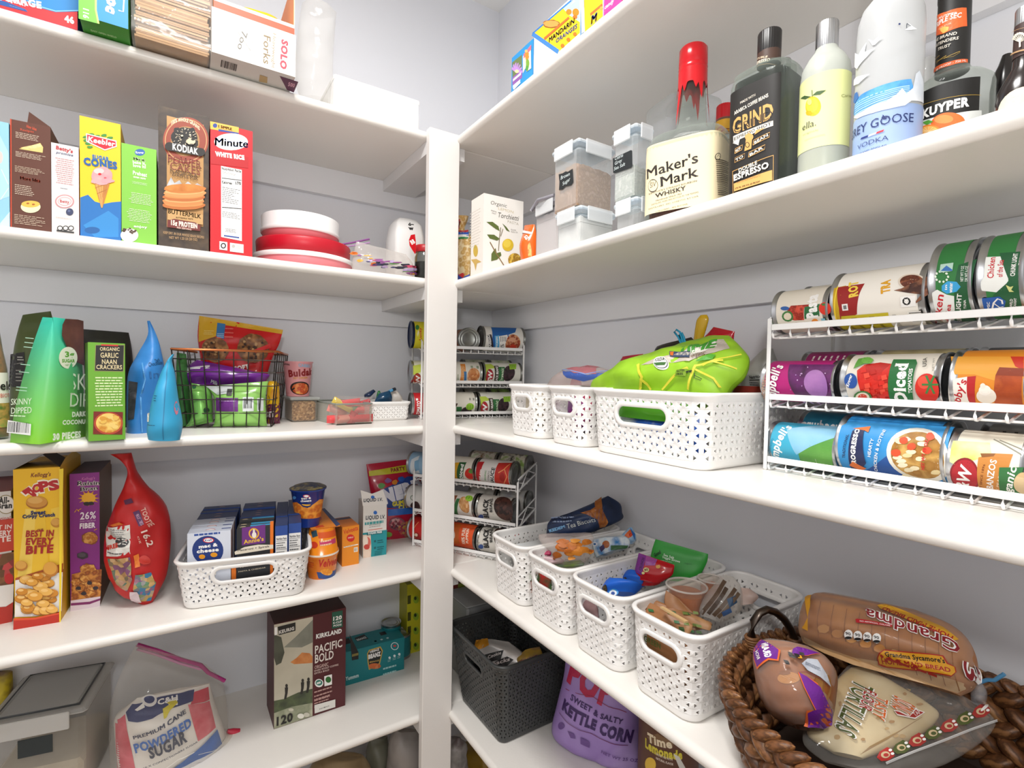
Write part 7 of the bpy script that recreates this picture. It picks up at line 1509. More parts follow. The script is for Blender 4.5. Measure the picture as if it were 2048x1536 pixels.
def dk3(d): d.poly([(940, 400), (1000, 395), (1080, 440), (1170, 375), (1220, 370), (1220, 500), (940, 500)], 'food:#e0801c:#c8641c:#f0a03a:90').E(1072, 350, 26, 12, '#c03a5a').E(1072, 350, 18, 8, WHT).T('mac &', 1035, 375, 1108, 370, 16, WHT, .04).T('cheese', 1030, 394, 1110, 389, 16, WHT, .04).E(1072, 418, 40, 18, '#1a2f66', a0=180, a1=360).E(1072, 412, 34, 12, '#f0b02a', a0=180, a1=360).E(982, 362, 14, 12, '#4a8ac8')
o, S = cup(O3, [(0, R3), (.003, R3*1.02), (h3-.004, R3*1.52), (h3-.003, R3*1.64), (h3, R3*1.64)], 'gloss:#1f3a8a', 'blue macaroni cup with a peeled foil lid on top of the cup stack', dk3, lid='noise:#8a7a4a:#2a3a6a:#c8b880:30')
lf = MB(); rows = []
for k in range(9):
    t = k/8; rows.append([O3+UP*(h3+.001+.010*math.sin(t*math.pi)*(1-abs(2*s/8-1)**2)+.003*noise.noise(V((t*5, s, 1))))+AX*lerp(-R3*1.55, R3*1.6, s/8)*math.sqrt(max(.05, 1-(2*t-1)**2))+AY*lerp(-R3*1.5, R3*1.5, t) for s in range(9)])
lf.grid(rows, 'noise:#8a7f58:#2f3a5a:#b8a868:40'); lf.obj('foil_lid', parent=o)
c = Carton((1342, 886), (1470, 862), (1338, 588), .085, z=Z4, front='#e38a1c', side='#d37a18', topc='#d8781c')
d = c.f(); d.T('Velveeta', 1358, 640, 1465, 605, 34, '#c83a1c', .02, 0, .15).E(1408, 668, 30, 28, '#c8201c').T('SHELLS', 1388, 672, 1428, 665, 10, '#f2dcc8', .02).line([(1355, 738), (1465, 715)], 8, '#f2ead8').Ls(1358, 732, 1460, 722, 1, '#333', .3).B(1432, 775, 1462, 735, '#e8e0d0').bar(1436, 768, 1458, 742, '#222', 8)
d = c.fr('T'); d.E(.45, .3, .3, .2, '#c8501c').B(.0, .75, 1, .95, '#3a3a50'); c.done('pasta_box', 'narrow orange pasta box beside the cup stack')
c = Carton((1500, 820), (1678, 792), (1500, 400), .05, z=Z4, front='#e3dfd8', side='#c8c2ba', topc='#d8d2ca')
d = c.f(); d.poly([(1500, 630), (1684, 605), (1678, 792), (1500, 820)], '#1f9098').poly([(1500, 645), (1560, 640), (1565, 740), (1562, 812), (1502, 820)], '#e8cdb8').E(1535, 700, 26, 40, '#d86a5a').E(1520, 690, 20, 40, '#f0e0d0').E(1530, 785, 26, 30, '#efd8c4').E(1530, 735, 22, 20, '#c8453a')
d.E(1595, 475, 14, 14, '#2a6ac0').T('LIQUID I.V.', 1522, 528, 1670, 520, 28, '#222a3a', .03).Ls(1515, 540, 1670, 560, 1, '#4a9a9a', .5, .1).Ls(1545, 565, 1640, 580, 2, '#8a8a88', .3, .2, True).B(1540, 610, 1648, 592, '#d8502a').poly([(1530, 628), (1650, 612), (1650, 632), (1530, 648)], '#17686e').T('SUGAR FREE', 1540, 640, 1645, 627, 14, '#e8f0ee', .04)
for y in (695, 745): d.B(1585, y+5, 1600, y-12, '#125a60').Ls(1610, y-15, 1665, y+8, 2, '#0f565c', .4)
d.Ls(1590, 765, 1660, 790, 3, '#0f565c', .3)
fl_ = MB(); F_ = c.F; q_ = [F_.hit(p) for p in ((1500, 425), (1690, 410), (1652, 300), (1572, 332), (1484, 305))]
pts = [F_.map(a_, b_, .0003) for a_, b_ in q_]; n5 = len(pts)
fl_.add(pts+[p-F_.n*.0008 for p in pts], [(0, 1, 2, 3, 4), (9, 8, 7, 6, 5)]+[(i, i+5, (i+1) % 5+5, (i+1) % 5) for i in range(5)], '#e6e2dc')
dd = Deco(fl_, F_, base=.0008); dd.E(1575, 357, 14, 12, '#2a6ac0').T('LIQUID I.V.', 1506, 394, 1650, 385, 24, '#222a3a', .03)
o = c.done('drink_mix_box', 'white and teal drink mix carton with its top flap torn up'); fl_.obj('flap', parent=o)
def dner(d):
    d.poly([(1545, 160), (1840, 110), (1840, 165), (1548, 198)], '#c9c02a').T('PARTY BAG', 1715, 168, 1900, 140, 28, '#8a1430', .04)
    d.poly([(1560, 330), (1840, 200), (1900, 200), (1900, 440), (1690, 440)], '#1f3f8a').T('NERDS', 1655, 400, 1990, 280, 90, '#e8e6f0', .10).T('GUMMY', 1725, 428, 1860, 398, 32, '#e0d02a', .06).T('CLUSTERS', 1770, 450, 1960, 425, 30, '#e0d02a', .06)
    d.poly([(1690, 450), (1900, 430), (1900, 480), (1800, 490), (1690, 500)], '#2f6ac0').E(1760, 560, 60, 50, '#8a4a5a').E(1755, 560, 50, 42, 'cells:#7a2a3a:#c85a6a:#4a2a3a:#d8a0a0:150').E(1840, 600, 70, 60, 'cells:#a83a4a:#d86a4a:#c8a04a:#8a2a5a:150').E(1690, 640, 30, 20, '#7ab04a')
    for x, y, m_ in ((1640, 270, '#5a9a4a'), (1690, 230, '#8a5a9a'), (1740, 245, '#d8842a'), (1790, 220, '#2a5ab0')): d.E(x, y, 24, 20, m_, 10, jit=.2)
bag('candy_bag', 'red and blue bag of gummy candy clusters behind the drink mix carton', [((1660, 690), (1980, 640), .018), ((1600, 520), (1980, 480), .03), ((1560, 330), (1975, 290), .028), ((1540, 200), (1970, 150), .015), ((1527, 108), (1965, 55), .003)], 'gloss:#b81f3a', y=-.055, at=(1760, 660), ex=AX, ey=V((0, .12, 1)), seed=95, deco=dner, nu=18, nv=20)
# ------------------------------------------------------------ right wall, fourth shelf: four white baskets
XF4, H4 = -.291, .125
ys = (-.4955, -.628, -.7605, -.8965)
lbl = ('first white basket from the post, tea biscuits sticking out, fourth right shelf', 'second white basket from the post with an orange snack bag, fourth right shelf', 'third white basket from the post with blue cookie packs, fourth right shelf', 'fourth white basket from the post with brown napkins and sauce cups')
proto = basket((XF4, ys[0], Z4), Y1, .106, .262, H4, lbl[0], hw=.030, hh=.011, hz=.68, fl=.006, group='small white baskets on the fourth right shelf')
for k in (1, 2, 3): dup(proto, (0, ys[k]-ys[0], 0), lbl[k])
crop(970, 980, 6.827)
def inb(name, label, at, z, ex, ey, rows, m, seed, deco=None, cat='packet', nu=14, nv=14, wr=.004, p=.5, x=None):
    """bag on a plane through pixel `at` at height z above the shelf"""
    O = P(*at, z=Z4+z) if x is None else P(*at, x=x); S = Pouch(O, V(ex), V(ey)-V(ex).normalized()*V(ey).dot(V(ex).normalized()), rows, p, wr, 26, seed); mb = MB(); S.build(mb, m, nu, nv)
    if deco: deco(Deco(mb, S))
    lo = min(q[2] for q in mb.v); c = sum((V(q) for q in mb.v), V())/len(mb.v)
    return mb.obj(name, at=(c.x, c.y, lo), label=label, cat=cat)
# basket 1: papers, tea biscuits
mb = MB(); mb.box((-.265, -.59, Z4+.09), (-.10, -.505, Z4+.094), '#d9dcdc'); d = Deco(mb, Plane((-.265, -.505, Z4+.0942), Y1, AX)); 
d.poly([(355, 610), (460, 600), (465, 640), (360, 650)], '#c8283a').Ls(220, 630, 330, 660, 3, '#555', .4).Ls(510, 585, 620, 610, 2, '#444', .4).Ls(500, 655, 600, 690, 2, '#666', .4)
mb.obj('folded_paper', label='white printed paper with a red mark in the first basket', cat='paper')
mb = MB(); mb.box((-.262, -.595, Z4+.075), (-.13, -.52, Z4+.086), 'noise:#b8a82a:#d8d4cc:#4a4a4a:30', bev=.002); mb.obj('snack_packet', label='yellow and grey packet under the paper in the first basket', cat='packet')
def dtea(d):
    d.poly([(845, 480), (905, 390), (1400, 250), (1380, 330), (880, 470)], '#16233f').Ls(900, 360, 1260, 430, 2, '#8a9ab8', .4).poly([(1500, 150), (1590, 90), (1600, 250), (1680, 440), (1640, 500), (1560, 520), (1530, 400), (1380, 330), (1300, 310), (1440, 270), (1500, 230)], 'noise:#a8642a:#8a4a1c:#c07a38:40')
    d.T('KEDEM', 880, 575, 1095, 510, 38, '#7ab0dc', .06).T('Tea Biscuits', 1120, 525, 1510, 430, 62, '#d8dcd8', .0, .01)
    for k in range(4): d.line([(1420+k*60, 480-k*20), (1440+k*60, 340-k*40)], 4, '#3a5a8a')
e1 = (P(1600, 520, x=-.09)-P(850, 600, x=-.20)).normalized()
inb('biscuit_pack', 'navy tea biscuit sleeve with a twisted crinkled end in the first basket', (1150, 600), .118, e1, UP-e1*e1.z+V((.25, 0, 0)), [((842, 640), (1500, 560), .02), ((842, 560), (1860, 400), .026), ((870, 440), (1870, 300), .024), ((1000, 380), (1840, 180), .018), ((1440, 200), (1680, 80), .004)], 'noise:#1a2f58:#142440:14', 101, dtea, 'biscuits', 26, 18, .006)
# basket 2: orange snack bag etc.
def dor(d):
    for k in range(26): d.E(random.uniform(960, 1440), random.uniform(690, 950), random.uniform(50, 95), random.uniform(26, 44), random.choice(['#c8741c', '#d88426', '#b8641a', '#e09232']), 10, jit=.18)
inb('snack_bag', 'clear zip bag of orange crackers in the second basket', (1100, 990), .105, V((.45, -1, 0)), V((.6, .25, 1)), [((990, 1000), (1380, 960), .018), ((900, 860), (1440, 880), .03), ((770, 730), (1470, 740), .03), ((730, 640), (1480, 640), .015), ((750, 600), (1440, 585), .003)], 'film:#e8d8d4:.28:.65', 102, dor, 'bag', 18, 16, .006)
inb('snack_packet', 'magenta packet edge beside the orange cracker bag', (780, 930), .10, Y1+AX*.2, V((.6, 0, 1)), [((670, 930), (900, 880), .008), ((700, 880), (900, 840), .008), ((760, 860), (870, 820), .002)], 'gloss:#b02a5a', 103)
inb('snack_packet', 'pale pink crumpled wrapper in front of the orange crackers', (900, 1000), .095, Y1+AX*.2, V((.6, 0, 1)), [((860, 1010), (1060, 990), .006), ((790, 940), (1080, 960), .010), ((800, 900), (1000, 910), .003)], 'gloss:#d8bcc0', 104)
inb('snack_packet', 'lime and grey packet low in the second basket front', (1050, 1070), .085, V((.5, -1, 0)), V((.6, 0, 1)), [((930, 1080), (1350, 1030), .008), ((940, 1020), (1350, 990), .010), ((980, 990), (1300, 960), .003)], 'noise:#6a7a7a:#8fae4a:#9aa4a4:12', 105)
inb('snack_packet', 'green and red packet seen through the handle of the second basket', (800, 1280), .03, Y1, V((0, 0, 1)), [((600, 1360), (900, 1480), .01), ((600, 1200), (900, 1280), .012), ((620, 1060), (900, 1150), .004)], 'noise:#c0282a:#2f5a3a:#9ac84a:24', 106, None, x=-.262)
def dmix(d): d.E(1650, 740, 52, 48, 'noise:#8a4420:#b86a34:30').E(1500, 740, 34, 26, '#e8e8f0').E(1500, 740, 18, 14, '#1f5a98').poly([(1560, 790), (1620, 740), (1640, 800), (1590, 850)], '#3a2f5a').poly([(1720, 760), (1960, 760), (1940, 800), (1720, 830)], '#2a5a30')
inb('snack_packet', 'blue and white cookie packets on the far side of the second basket', (1700, 880), .10, V((.6, -1, 0)), V((.5, .3, 1)), [((1520, 920), (1960, 780), .010), ((1480, 800), (1980, 720), .014), ((1470, 690), (1960, 660), .012), ((1640, 640), (1900, 620), .003)], 'noise:#2a78b8:#d8e0e4:#7ab0d0:26', 107, dmix)
def dora(d): d.poly([(1890, 640), (1980, 540), (2010, 560), (2000, 640), (1930, 670)], '#d8642a').E(1990, 610, 26, 22, '#c8201c').T('ZOO', 1840, 710, 1960, 690, 40, '#e8eef4', .04).poly([(1980, 510), (2050, 600), (2060, 700), (2030, 640)], '#1f6ab8')
inb('snack_packet', 'orange and blue snack packet standing at the back of the second basket', (1940, 740), .115, V((.6, -1, 0)), V((.3, .2, 1)), [((1860, 740), (2020, 740), .008), ((1840, 680), (2060, 690), .014), ((1880, 600), (2060, 620), .012), ((1975, 510), (2010, 512), .003)], 'noise:#c8d4de:#8ab4d8:#e4e8ec:20', 108, dora)
# basket 3
crop(1170, 1040, 7.585)
def dog(d): d.T('Good', 1060, 560, 1160, 500, 60, '#16381c', .05, 0, .2).T('Sea Salt', 1190, 540, 1350, 590, 34, '#e4f0e0', .01).T('Veggie Straws', 1170, 575, 1440, 648, 34, '#e4f0e0', .01).Ls(1150, 600, 1400, 665, 1, '#cfe4c8', .3).T('organic', 1510, 660, 1620, 680, 20, '#14581c', .0)
FW = V((.55, -1, 0))
inb('snack_pouch', 'flat green veggie snack pouch upright at the back of the third basket', (1350, 830), .105, FW, V((.25, .12, 1)), [((1000, 900), (1700, 950), .004), ((990, 700), (1760, 820), .008), ((1010, 480), (1850, 640), .007), ((1070, 290), (1868, 515), .002)], 'noise:#1f8a28:#2a9832:8', 111, dog, wr=.002)
def drd(d): d.poly([(815, 500), (940, 545), (860, 840), (755, 780)], '#7a2a86').poly([(930, 540), (1100, 600), (1060, 690), (910, 690)], 'noise:#8a3a9a:#b05a8a:20').T('CRUNCH', 850, 770, 905, 580, (815, 765), '#4a1a58', .05).E(930, 755, 44, 34, '#e0d890').T('80', 905, 775, 962, 765, 36, '#6a1418', .04).E(885, 805, 24, 20, '#e0d890').E(1115, 710, 38, 30, '#d8a050', 10, jit=.2).E(1190, 755, 30, 12, '#d8503a')
inb('snack_packet', 'red and purple cracker packet in front of the green pouch', (1100, 930), .10, FW, V((.3, .12, 1)), [((800, 900), (1120, 960), .006), ((760, 760), (1310, 850), .010), ((790, 620), (1350, 740), .008), ((820, 500), (1355, 680), .002)], 'gloss:#b8141c', 112, drd)
inb('snack_packet', 'second red packet tucked below the first in the third basket', (1000, 980), .09, FW, V((.4, .12, 1)), [((860, 1000), (1050, 1000), .006), ((850, 900), (1150, 960), .008), ((880, 860), (1100, 920), .002)], 'gloss:#a81016', 113)
for k, (rows, at, z, sd, lb_) in enumerate((([((240, 1130), (760, 1120), .012), ((260, 1050), (860, 1010), .026), ((310, 950), (830, 990), .024), ((370, 870), (640, 950), .004)], (500, 1140), .088, 114, 'blue cookie pack with a white ring nearest the front of the third basket'), ([((600, 960), (900, 1000), .012), ((570, 890), (930, 930), .024), ((620, 800), (900, 860), .022), ((650, 770), (820, 800), .004)], (760, 960), .085, 115, 'second blue cookie pack behind the ringed one in the third basket'))):
    def dbl(d, k=k):
        if k == 0: d.E(430, 1105, 80, 62, '#3a9ae0').E(425, 1112, 60, 50, '#e8f0f8').E(425, 1115, 30, 26, '#16489a').E(300, 1040, 40, 52, '#3a2f1c', 14, jit=.1).E(300, 1040, 28, 38, '#5a4a30', 14, jit=.1)
        else: d.E(605, 910, 30, 40, '#3a2f1c', 12, jit=.1).E(605, 910, 20, 28, '#5a4a30', 12, jit=.1).poly([(650, 975), (700, 920), (740, 935), (740, 975), (715, 960), (690, 975)], '#e8f0f8')
    inb('cookie_pack', lb_, at, z, FW, V((.7, .2, .8)), rows, 'noise:#1258c8:#1c6ad8:#0f4ab0:8', sd, dbl)
inb('snack_packet', 'mauve packet seen through the handle of the third basket', (60, 1330), .04, Y1, UP, [((-120, 1440), (200, 1520), .008), ((-100, 1250), (190, 1380), .01), ((-60, 1180), (170, 1280), .003)], 'noise:#8a6a68:#a8888a:20', 116, None, x=-.262)
# basket 4: napkins, sauce cups, cutlery packs (zoom 5.689x at 1200,1140)
crop(1200, 1140, 5.689)
def dnap(d): 
    for k in range(10): d.poly([(x+dx, y+dy) for x, y in [(random.uniform(520, 1100), random.uniform(430, 700))] for dx, dy in ((0, 0), (60, 10), (70, 40), (10, 34))], random.choice(['#3f5a30', '#6a7a3a', '#9a6a42', '#2f6a38']))
KRF = 'noise:#a9764c:#96663f:#b98a5e:12'
inb('paper_napkin', 'brown napkin with green print facing the front of the fourth basket', (800, 720), .09, V((.25, -1, 0)), V((.65, 0, 1)), [((560, 640), (1010, 740), .006), ((520, 540), (1050, 660), .008), ((490, 430), (1010, 600), .006), ((460, 320), (720, 440), .001)], KRF, 121, dnap, 'napkin', wr=.004)
inb('paper_napkin', 'brown napkin folded behind the front one in the fourth basket', (850, 560), .10, V((.35, -1, 0)), V((.6, 0, 1)), [((650, 560), (1250, 690), .006), ((560, 420), (1260, 620), .008), ((540, 360), (1100, 520), .006), ((545, 300), (700, 370), .001)], KRF, 122, dnap, 'napkin', wr=.005)
inb('paper_napkin', 'brown napkin with a dark green corner under the sauce cups', (1000, 640), .095, V((.6, -1, 0)), V((.6, .1, 1)), [((900, 720), (1240, 660), .005), ((880, 600), (1270, 600), .006), ((740, 400), (1100, 520), .005), ((750, 230), (900, 330), .001)], KRF, 123, dnap, 'napkin', wr=.005)
mb = MB(); e_ = [P(700, 430, z=Z4+.125), P(985, 600, z=Z4+.128)]; mb.box((0, -.003, 0), ((e_[1]-e_[0]).length, .003, .0022), 'grain:#d8b888:#c8a472:40', e_[0], (e_[1]-e_[0]).normalized(), UP.cross((e_[1]-e_[0]).normalized()), UP); mb.obj('wooden_stick', label='pale wooden stirring stick lying on the brown napkins', cat='stick')
mb = MB(); d0 = Plane((-.272, -.9, Z4+.02), Y1, UP); mb.box((-.2725, -.985, Z4+.02), (-.2705, -.905, Z4+.105), KRF); d = Deco(mb, Plane((-.2728, -.9, Z4), Y1, UP)); d.T('GREEN', 500, 800, 690, 900, 60, '#5a6a34', .03).Ls(500, 830, 740, 960, 3, '#5a6a34', .35); mb.obj('paper_napkin', label='flat brown napkin seen through the handle of the fourth basket', cat='napkin')
def scup(px, rx, z, lab_):
    c_ = P(*px, z=Z4+z); r_ = (P(px[0]+rx, px[1], z=Z4+z)-c_).length*.86; O = V((c_.x, c_.y, Z4+z-.045))
    S = Rev(O, UP, toward(O), [(0, r_*.74), (.003, r_*.76), (.043, r_*.97), (.045, r_*1.06), (.0475, r_*1.06), (.048, r_*.98)])
    o = MB().rev(S, 0, .048, 'haze:#fbf8f4:.04:.4', 44).disc(S, 0, 'haze:#fbf8f4:.04:.4', 44, flip=True).disc(S, .046, 'haze:#fbf7f2:.08:.3', 44, r=r_).obj('sauce_cup', at=O, label=lab_, cat='cup')
    F = Rev(O, UP, S.e, [(.004, r_*.72), (.036, r_*.88)]); MB().rev(F, .004, .036, 'gloss:#c46a18', 40).disc(F, .036, 'noise:#cc7420:#bc6216:#dc8a34:20', 40).disc(F, .004, 'gloss:#b05a12', 40, flip=True).obj('sauce', parent=o)
    rm = MB(); rm.tube(ring_pts(O+UP*.047, r_*1.05, 36), .0016, 'haze:#f6f2ee:.4:.7', 6, closed=True); rm.obj('rim', parent=o)
scup((985, 190), 240, .135, 'lidded clear cup of orange sauce on the napkins')
scup((1260, 110), 150, .128, 'second sauce cup behind the first at the back of the basket')
def dcut(d):
    d.mx = .01
    for (a, b_) in (((1150, 500), (1420, 120)), ((1230, 500), (1440, 200)), ((1290, 520), (1540, 210)), ((1340, 540), (1580, 260))): d.line([a, b_], 44, random.choice(['#5a4636', '#4a3a2e', '#6a5542']))
    d.poly([(1440, 330), (1540, 290), (1560, 370), (1470, 430)], '#2f4a68').poly([(1380, 480), (1480, 430), (1500, 480), (1400, 530)], '#3a5a8a')
inb('cutlery_pack', 'clear film pack of dark napkins and cutlery beside the sauce cups', (1380, 540), .105, V((.75, -.7, 0)), V((.35, .3, 1)), [((1140, 520), (1380, 600), .012), ((1130, 440), (1590, 480), .018), ((1200, 280), (1620, 330), .02), ((1330, 130), (1600, 180), .012), ((1400, 50), (1520, 80), .003)], 'film:#d8d2cc:.3:.65', 124, dcut, 'packet', wr=.006)
inb('napkin_pack', 'pale wrapped napkins at the far end of the fourth basket', (1700, 400), .10, V((.8, -.6, 0)), V((.3, .3, 1)), [((1600, 400), (1740, 380), .006), ((1600, 300), (1800, 300), .010), ((1600, 200), (1700, 210), .003)], 'noise:#d8c4bc:#c8a494:20', 125)
# ------------------------------------------------------------ wicker bread basket
crop()
BC = V((-.197, -1.222, Z4)); AXx, AYy, HB_ = .172, .192, .095
def wk(q, t, off=0.):
    k = lerp(.80, 1, t**.7); c, s = math.cos(q), math.sin(q); n = 2.4; f = (abs(c)**n+abs(s)**n)**(-1/n)
    return BC+V((c*f*(AXx*k+off), s*f*(AYy*k+off), .006+HB_*t))
bk = root('bread_basket', BC, label='oval woven wicker basket of bread with a metal loop handle', cat='basket')
ln = MB(); rows = [[wk(2*math.pi*i/48, t, -.001) for i in range(48)] for t in (0, .25, .5, .75, .98)]; ln.grid(rows, 'matte:#2c1b10', True, True); ln.add(rows[0], [tuple(range(48))], 'matte:#2c1b10'); ln.obj('dark_gap_shell', parent=bk)  # dark inner shell added to darken the gaps between strands
WK = ['noise:#7a4e2e:#54331b:#9a6a40:3', 'noise:#6a4226:#472a14:#845630:3', 'noise:#8a5c38:#623e22:#a87a4e:3']
protos = []
for m in WK:
    s_ = MB(); rws = []
    for j in range(9):
        t = -1+j/4; r_ = max(0, 1-t*t)**.5; rws.append([V((t*.5, r_*.5*math.cos(2*math.pi*i/8), r_*.5*math.sin(2*math.pi*i/8))) for i in range(8)])
    s_.grid(rws, m, True, True); me = bpy.data.meshes.new('wicker_strand'); me.from_pydata([tuple(p) for p in s_.v], [], s_.f); me.materials.append(mat(m)); me.polygons.foreach_set('use_smooth', [True]*len(s_.f)); protos.append(me)
def strand(p, tan, nor, L_, w_, th_, tilt, name='wicker_strand'):
    x = tan.normalized(); z = nor-x*nor.dot(x); z.normalize(); y = z.cross(x); c, s = math.cos(tilt), math.sin(tilt); x, y = x*c+y*s, y*c-x*s
    o = bpy.data.objects.new(name, random.choice(protos)); COL.objects.link(o); o.parent = bk; q = p-BC
    o.matrix_local = Matrix(((x.x*L_, y.x*w_, z.x*th_, q.x), (x.y*L_, y.y*w_, z.y*th_, q.y), (x.z*L_, y.z*w_, z.z*th_, q.z), (0, 0, 0, 1)))
for j in range(5):
    n = 42
    for i in range(n):
        q = 2*math.pi*(i+.5*(j % 2))/n; t = .13+j*.185; p = wk(q, t); nx = wk(q+.01, t); strand(p, nx-p, V((math.cos(q), math.sin(q), .1)), .040, .020, .026, .62 if j % 2 else -.62)
n = 76
for i in range(n):
    q = 2*math.pi*i/n; p = wk(q, 1.0, .001); nx = wk(q+.01, 1.0, .001); strand(p, nx-p, V((math.cos(q), math.sin(q), .6)), .033, .0125, .019, .62)
hf = Plane(P(1508, 1300, z=Z4+.10), P(1588, 1292, z=Z4+.10)-P(1508, 1300, z=Z4+.10), UP); hp = [hf.map(*hf.hit(p)) for p in ((1507, 1300), (1503, 1270), (1507, 1243), (1519, 1226), (1534, 1219), (1551, 1224), (1568, 1238), (1580, 1256), (1588, 1275), (1592, 1295))]
hm = MB(); hm.tube(hp, .0052, 'metal:#6a6058', 12); hm.obj('handle', parent=bk)
for a, b_ in ((0, 1), (9, 8)):
    g = MB(); 
    for k in range(7): g.tube(ring_pts(hp[a]+(hp[b_]-hp[a])*(k/6-.15), .0075, 12), .0024, WK[k % 3], 6, closed=True)
    g.obj('handle_wrap', parent=bk)
# bread loaf with film wrap (zoom 3.368x at 1440,1140)
crop(1440, 1140, 3.368)
LO = P(1100, 640, x=-.165)
lrows = [((590, 510), (1620, 850), .014), ((540, 430), (1720, 790), .040), ((545, 330), (1742, 670), .050), ((570, 235), (1700, 520), .044), ((625, 175), (1580, 390), .028), ((690, 152), (1330, 275), .006)]
LS_ = Pouch(LO, V((.22, -1, 0)), V((.62, .1, 1))-V((.22, -1, 0)).normalized()*(V((.62, .1, 1)).dot(V((.22, -1, 0)).normalized())), lrows, .32, .001, 22, 131)
mb = MB(); LS_.build(mb, 'noise:#b5783e:#a3662e:#c48a4e:9', 26, 26); d = Deco(mb, LS_, mx=.010)
d.poly([(545, 450), (700, 520), (900, 590), (1200, 640), (1700, 790), (1600, 830), (1200, 720), (900, 640), (700, 560), (560, 490)], 'noise:#dcb684:#c89c66:#e6c89c:14')
for k in range(11): d.line([(680+k*88, 210+k*26), (655+k*92, 350+k*34), (665+k*95, 460+k*36)], 4, '#8a5426')
for k in range(9): d.E(700+k*95, 400+k*34, 40, 30, random.choice(['#c08a50', '#b87e44', '#caa068']), 14, jit=.1)
bl_ = mb.obj('bread_loaf', at=LO-UP*.05, label='sliced loaf in a clear bag with red and yellow lettering in the wicker basket', cat='bread')
wb = MB(); W2 = Pouch(LO, LS_.ex, LS_.ey, lrows, .34, .0035, 30, 131); W2.rows = [(l+(l-r)*.008 if False else l, r, t+.004) for l, r, t in LS_.rows]
W2.build(wb, 'film:#f7f3ee:.06:.5', 26, 26); d = Deco(wb, W2, base=.0022, mx=.005); DR = '#8a1820'
d.poly([(1060, 240), (1120, 235), (1300, 300), (1500, 385), (1610, 470), (1580, 478), (1430, 400), (1250, 330), (1080, 262)], '#d8a02a').T('HOME MAID BREAD', 1575, 452, 1105, 250, (1560, 478), '#a8241c', .03, .02)
for b_, m_ in ((.06, WHT), (.012, DR)): d.T('Grandma', 1625, 500, 985, 262, (1590, 560), m_, b_, 0, -.15)
d.poly([(915, 335), (930, 332), (1160, 372), (1160, 388), (920, 358)], '#b81f2a').T('NO ARTIFICIAL COLORS', 945, 352, 1150, 384, 9, WHT, .01)
for k in range(4): d.E(868+k*64, 440+k*9, 30, 34, WHT, 12).T('90', 850+k*64, 440+k*9, 885+k*64, 446+k*9, 18, '#222', .02).E(868+k*64, 462+k*9, 24, 10, '#222', 10)
YB = '#d89a22'
for g, m_ in ((7, '#a8241c'), (0, YB)): d.poly([(1070-g, 600), (1085-g, 570-g), (1110, 550-g), (1500+g, 590-g), (1530+g, 640-g), (1580+g, 660), (1588+g, 695), (1560, 718+g), (1110, 655+g), (1080-g, 640+g)], m_)
d.T("Grandma Sycamore's", 1120, 590, 1520, 636, 30, '#231a14', .03).T('HOME MAID BREAD', 1100, 640, 1558, 698, 36, '#a8141c', .02).Ls(1130, 650, 1540, 712, 1, '#a8241c', .18)
for b_, m_ in ((.07, WHT), (.015, DR)): d.T('3', 1640, 620, 1660, 745, (1740, 640), m_, b_)
d.poly([(595, 200), (625, 178), (615, 260), (600, 420), (560, 400), (575, 380), (600, 330)], YB)
wb.obj('plastic_wrap', parent=bl_)
tw = MB(); c_ = P(1740, 760, x=-.10); tw.tube([c_, P(1800, 740, x=-.10), P(1850, 742, x=-.10), P(1915, 700, x=-.10)], .0022, 'plastic:#5a9ac8', 6); tw.obj('twist_tie', parent=bl_)
tl = MB(); TS = Pouch(P(1760, 860, x=-.11), LS_.ex, UP, [((1690, 880), (1790, 900), .008), ((1690, 820), (1800, 830), .016), ((1715, 750), (1760, 760), .006)], .5, .004, 40, 133); TS.build(tl, 'film:#c9ccd2:.3:.7', 10, 10); tl.obj('gathered_end', parent=bl_)
# bagels in purple bag (zoom 5.12x at 1460,1180)
crop(1460, 1180, 5.12)
BO = P(700, 1100, x=-.272); bex = V((.3, -1, 0)).normalized(); bey = V((.75, .1, 1)); bey = bey-bex*bey.dot(bex)
BR = [((640, 1400), (960, 1425), .02), ((430, 1290), (1050, 1290), .042), ((310, 1100), (1085, 1080), .05), ((262, 880), (1098, 870), .05), ((245, 700), (1030, 740), .045), ((290, 570), (900, 640), .03), ((370, 515), (600, 545), .004)]
BS = Pouch(BO, bex, bey, BR, .42, .002, 20, 141); mb = MB(); BS.build(mb, 'noise:#96561f:#7e4418:#b0712f:14', 24, 26)
d = Deco(mb, BS, mx=.009); d.E(600, 900, 120, 60, 'noise:#b47a3c:#a0662c:14').E(950, 980, 90, 160, 'noise:#9a6a34:#855826:20').E(560, 850, 60, 20, '#7a4418')
bg = mb.obj('bagels', at=BO-UP*.05, label='bag of brown bagels with purple printed bands in the wicker basket', cat='bread')
wb = MB(); W2 = Pouch(BO, bex, bey, BR, .44, .004, 34, 142); W2.rows = [(l, r, t+.004) for l, r, t in BS.rows]; W2.build(wb, 'film:#f4efe9:.07:.55', 24, 26); d = Deco(wb, W2, base=.002, mx=.005)
PU, ORG = '#6a1f8a', '#d8642a'
d.poly([(262, 620), (320, 540), (410, 560), (520, 620), (500, 730), (400, 720), (280, 820), (250, 730)], ORG).poly([(262, 610), (320, 535), (410, 555), (500, 615), (485, 715), (395, 700), (280, 795), (255, 720)], PU).T('GRAIN', 365, 700, 330, 560, (430, 690), WHT, .05).T('RICH', 285, 720, 262, 640, (315, 715), WHT, .03)
d.poly([(700, 850), (760, 870), (900, 960), (1040, 1240), (1040, 1400), (800, 1410), (760, 1400), (790, 1240), (880, 1240), (760, 1000)], ORG).poly([(712, 850), (790, 890), (930, 1000), (1035, 1215), (890, 1240), (770, 1000)], PU).poly([(800, 1270), (1050, 1230), (1050, 1390), (920, 1420), (800, 1415)], PU)
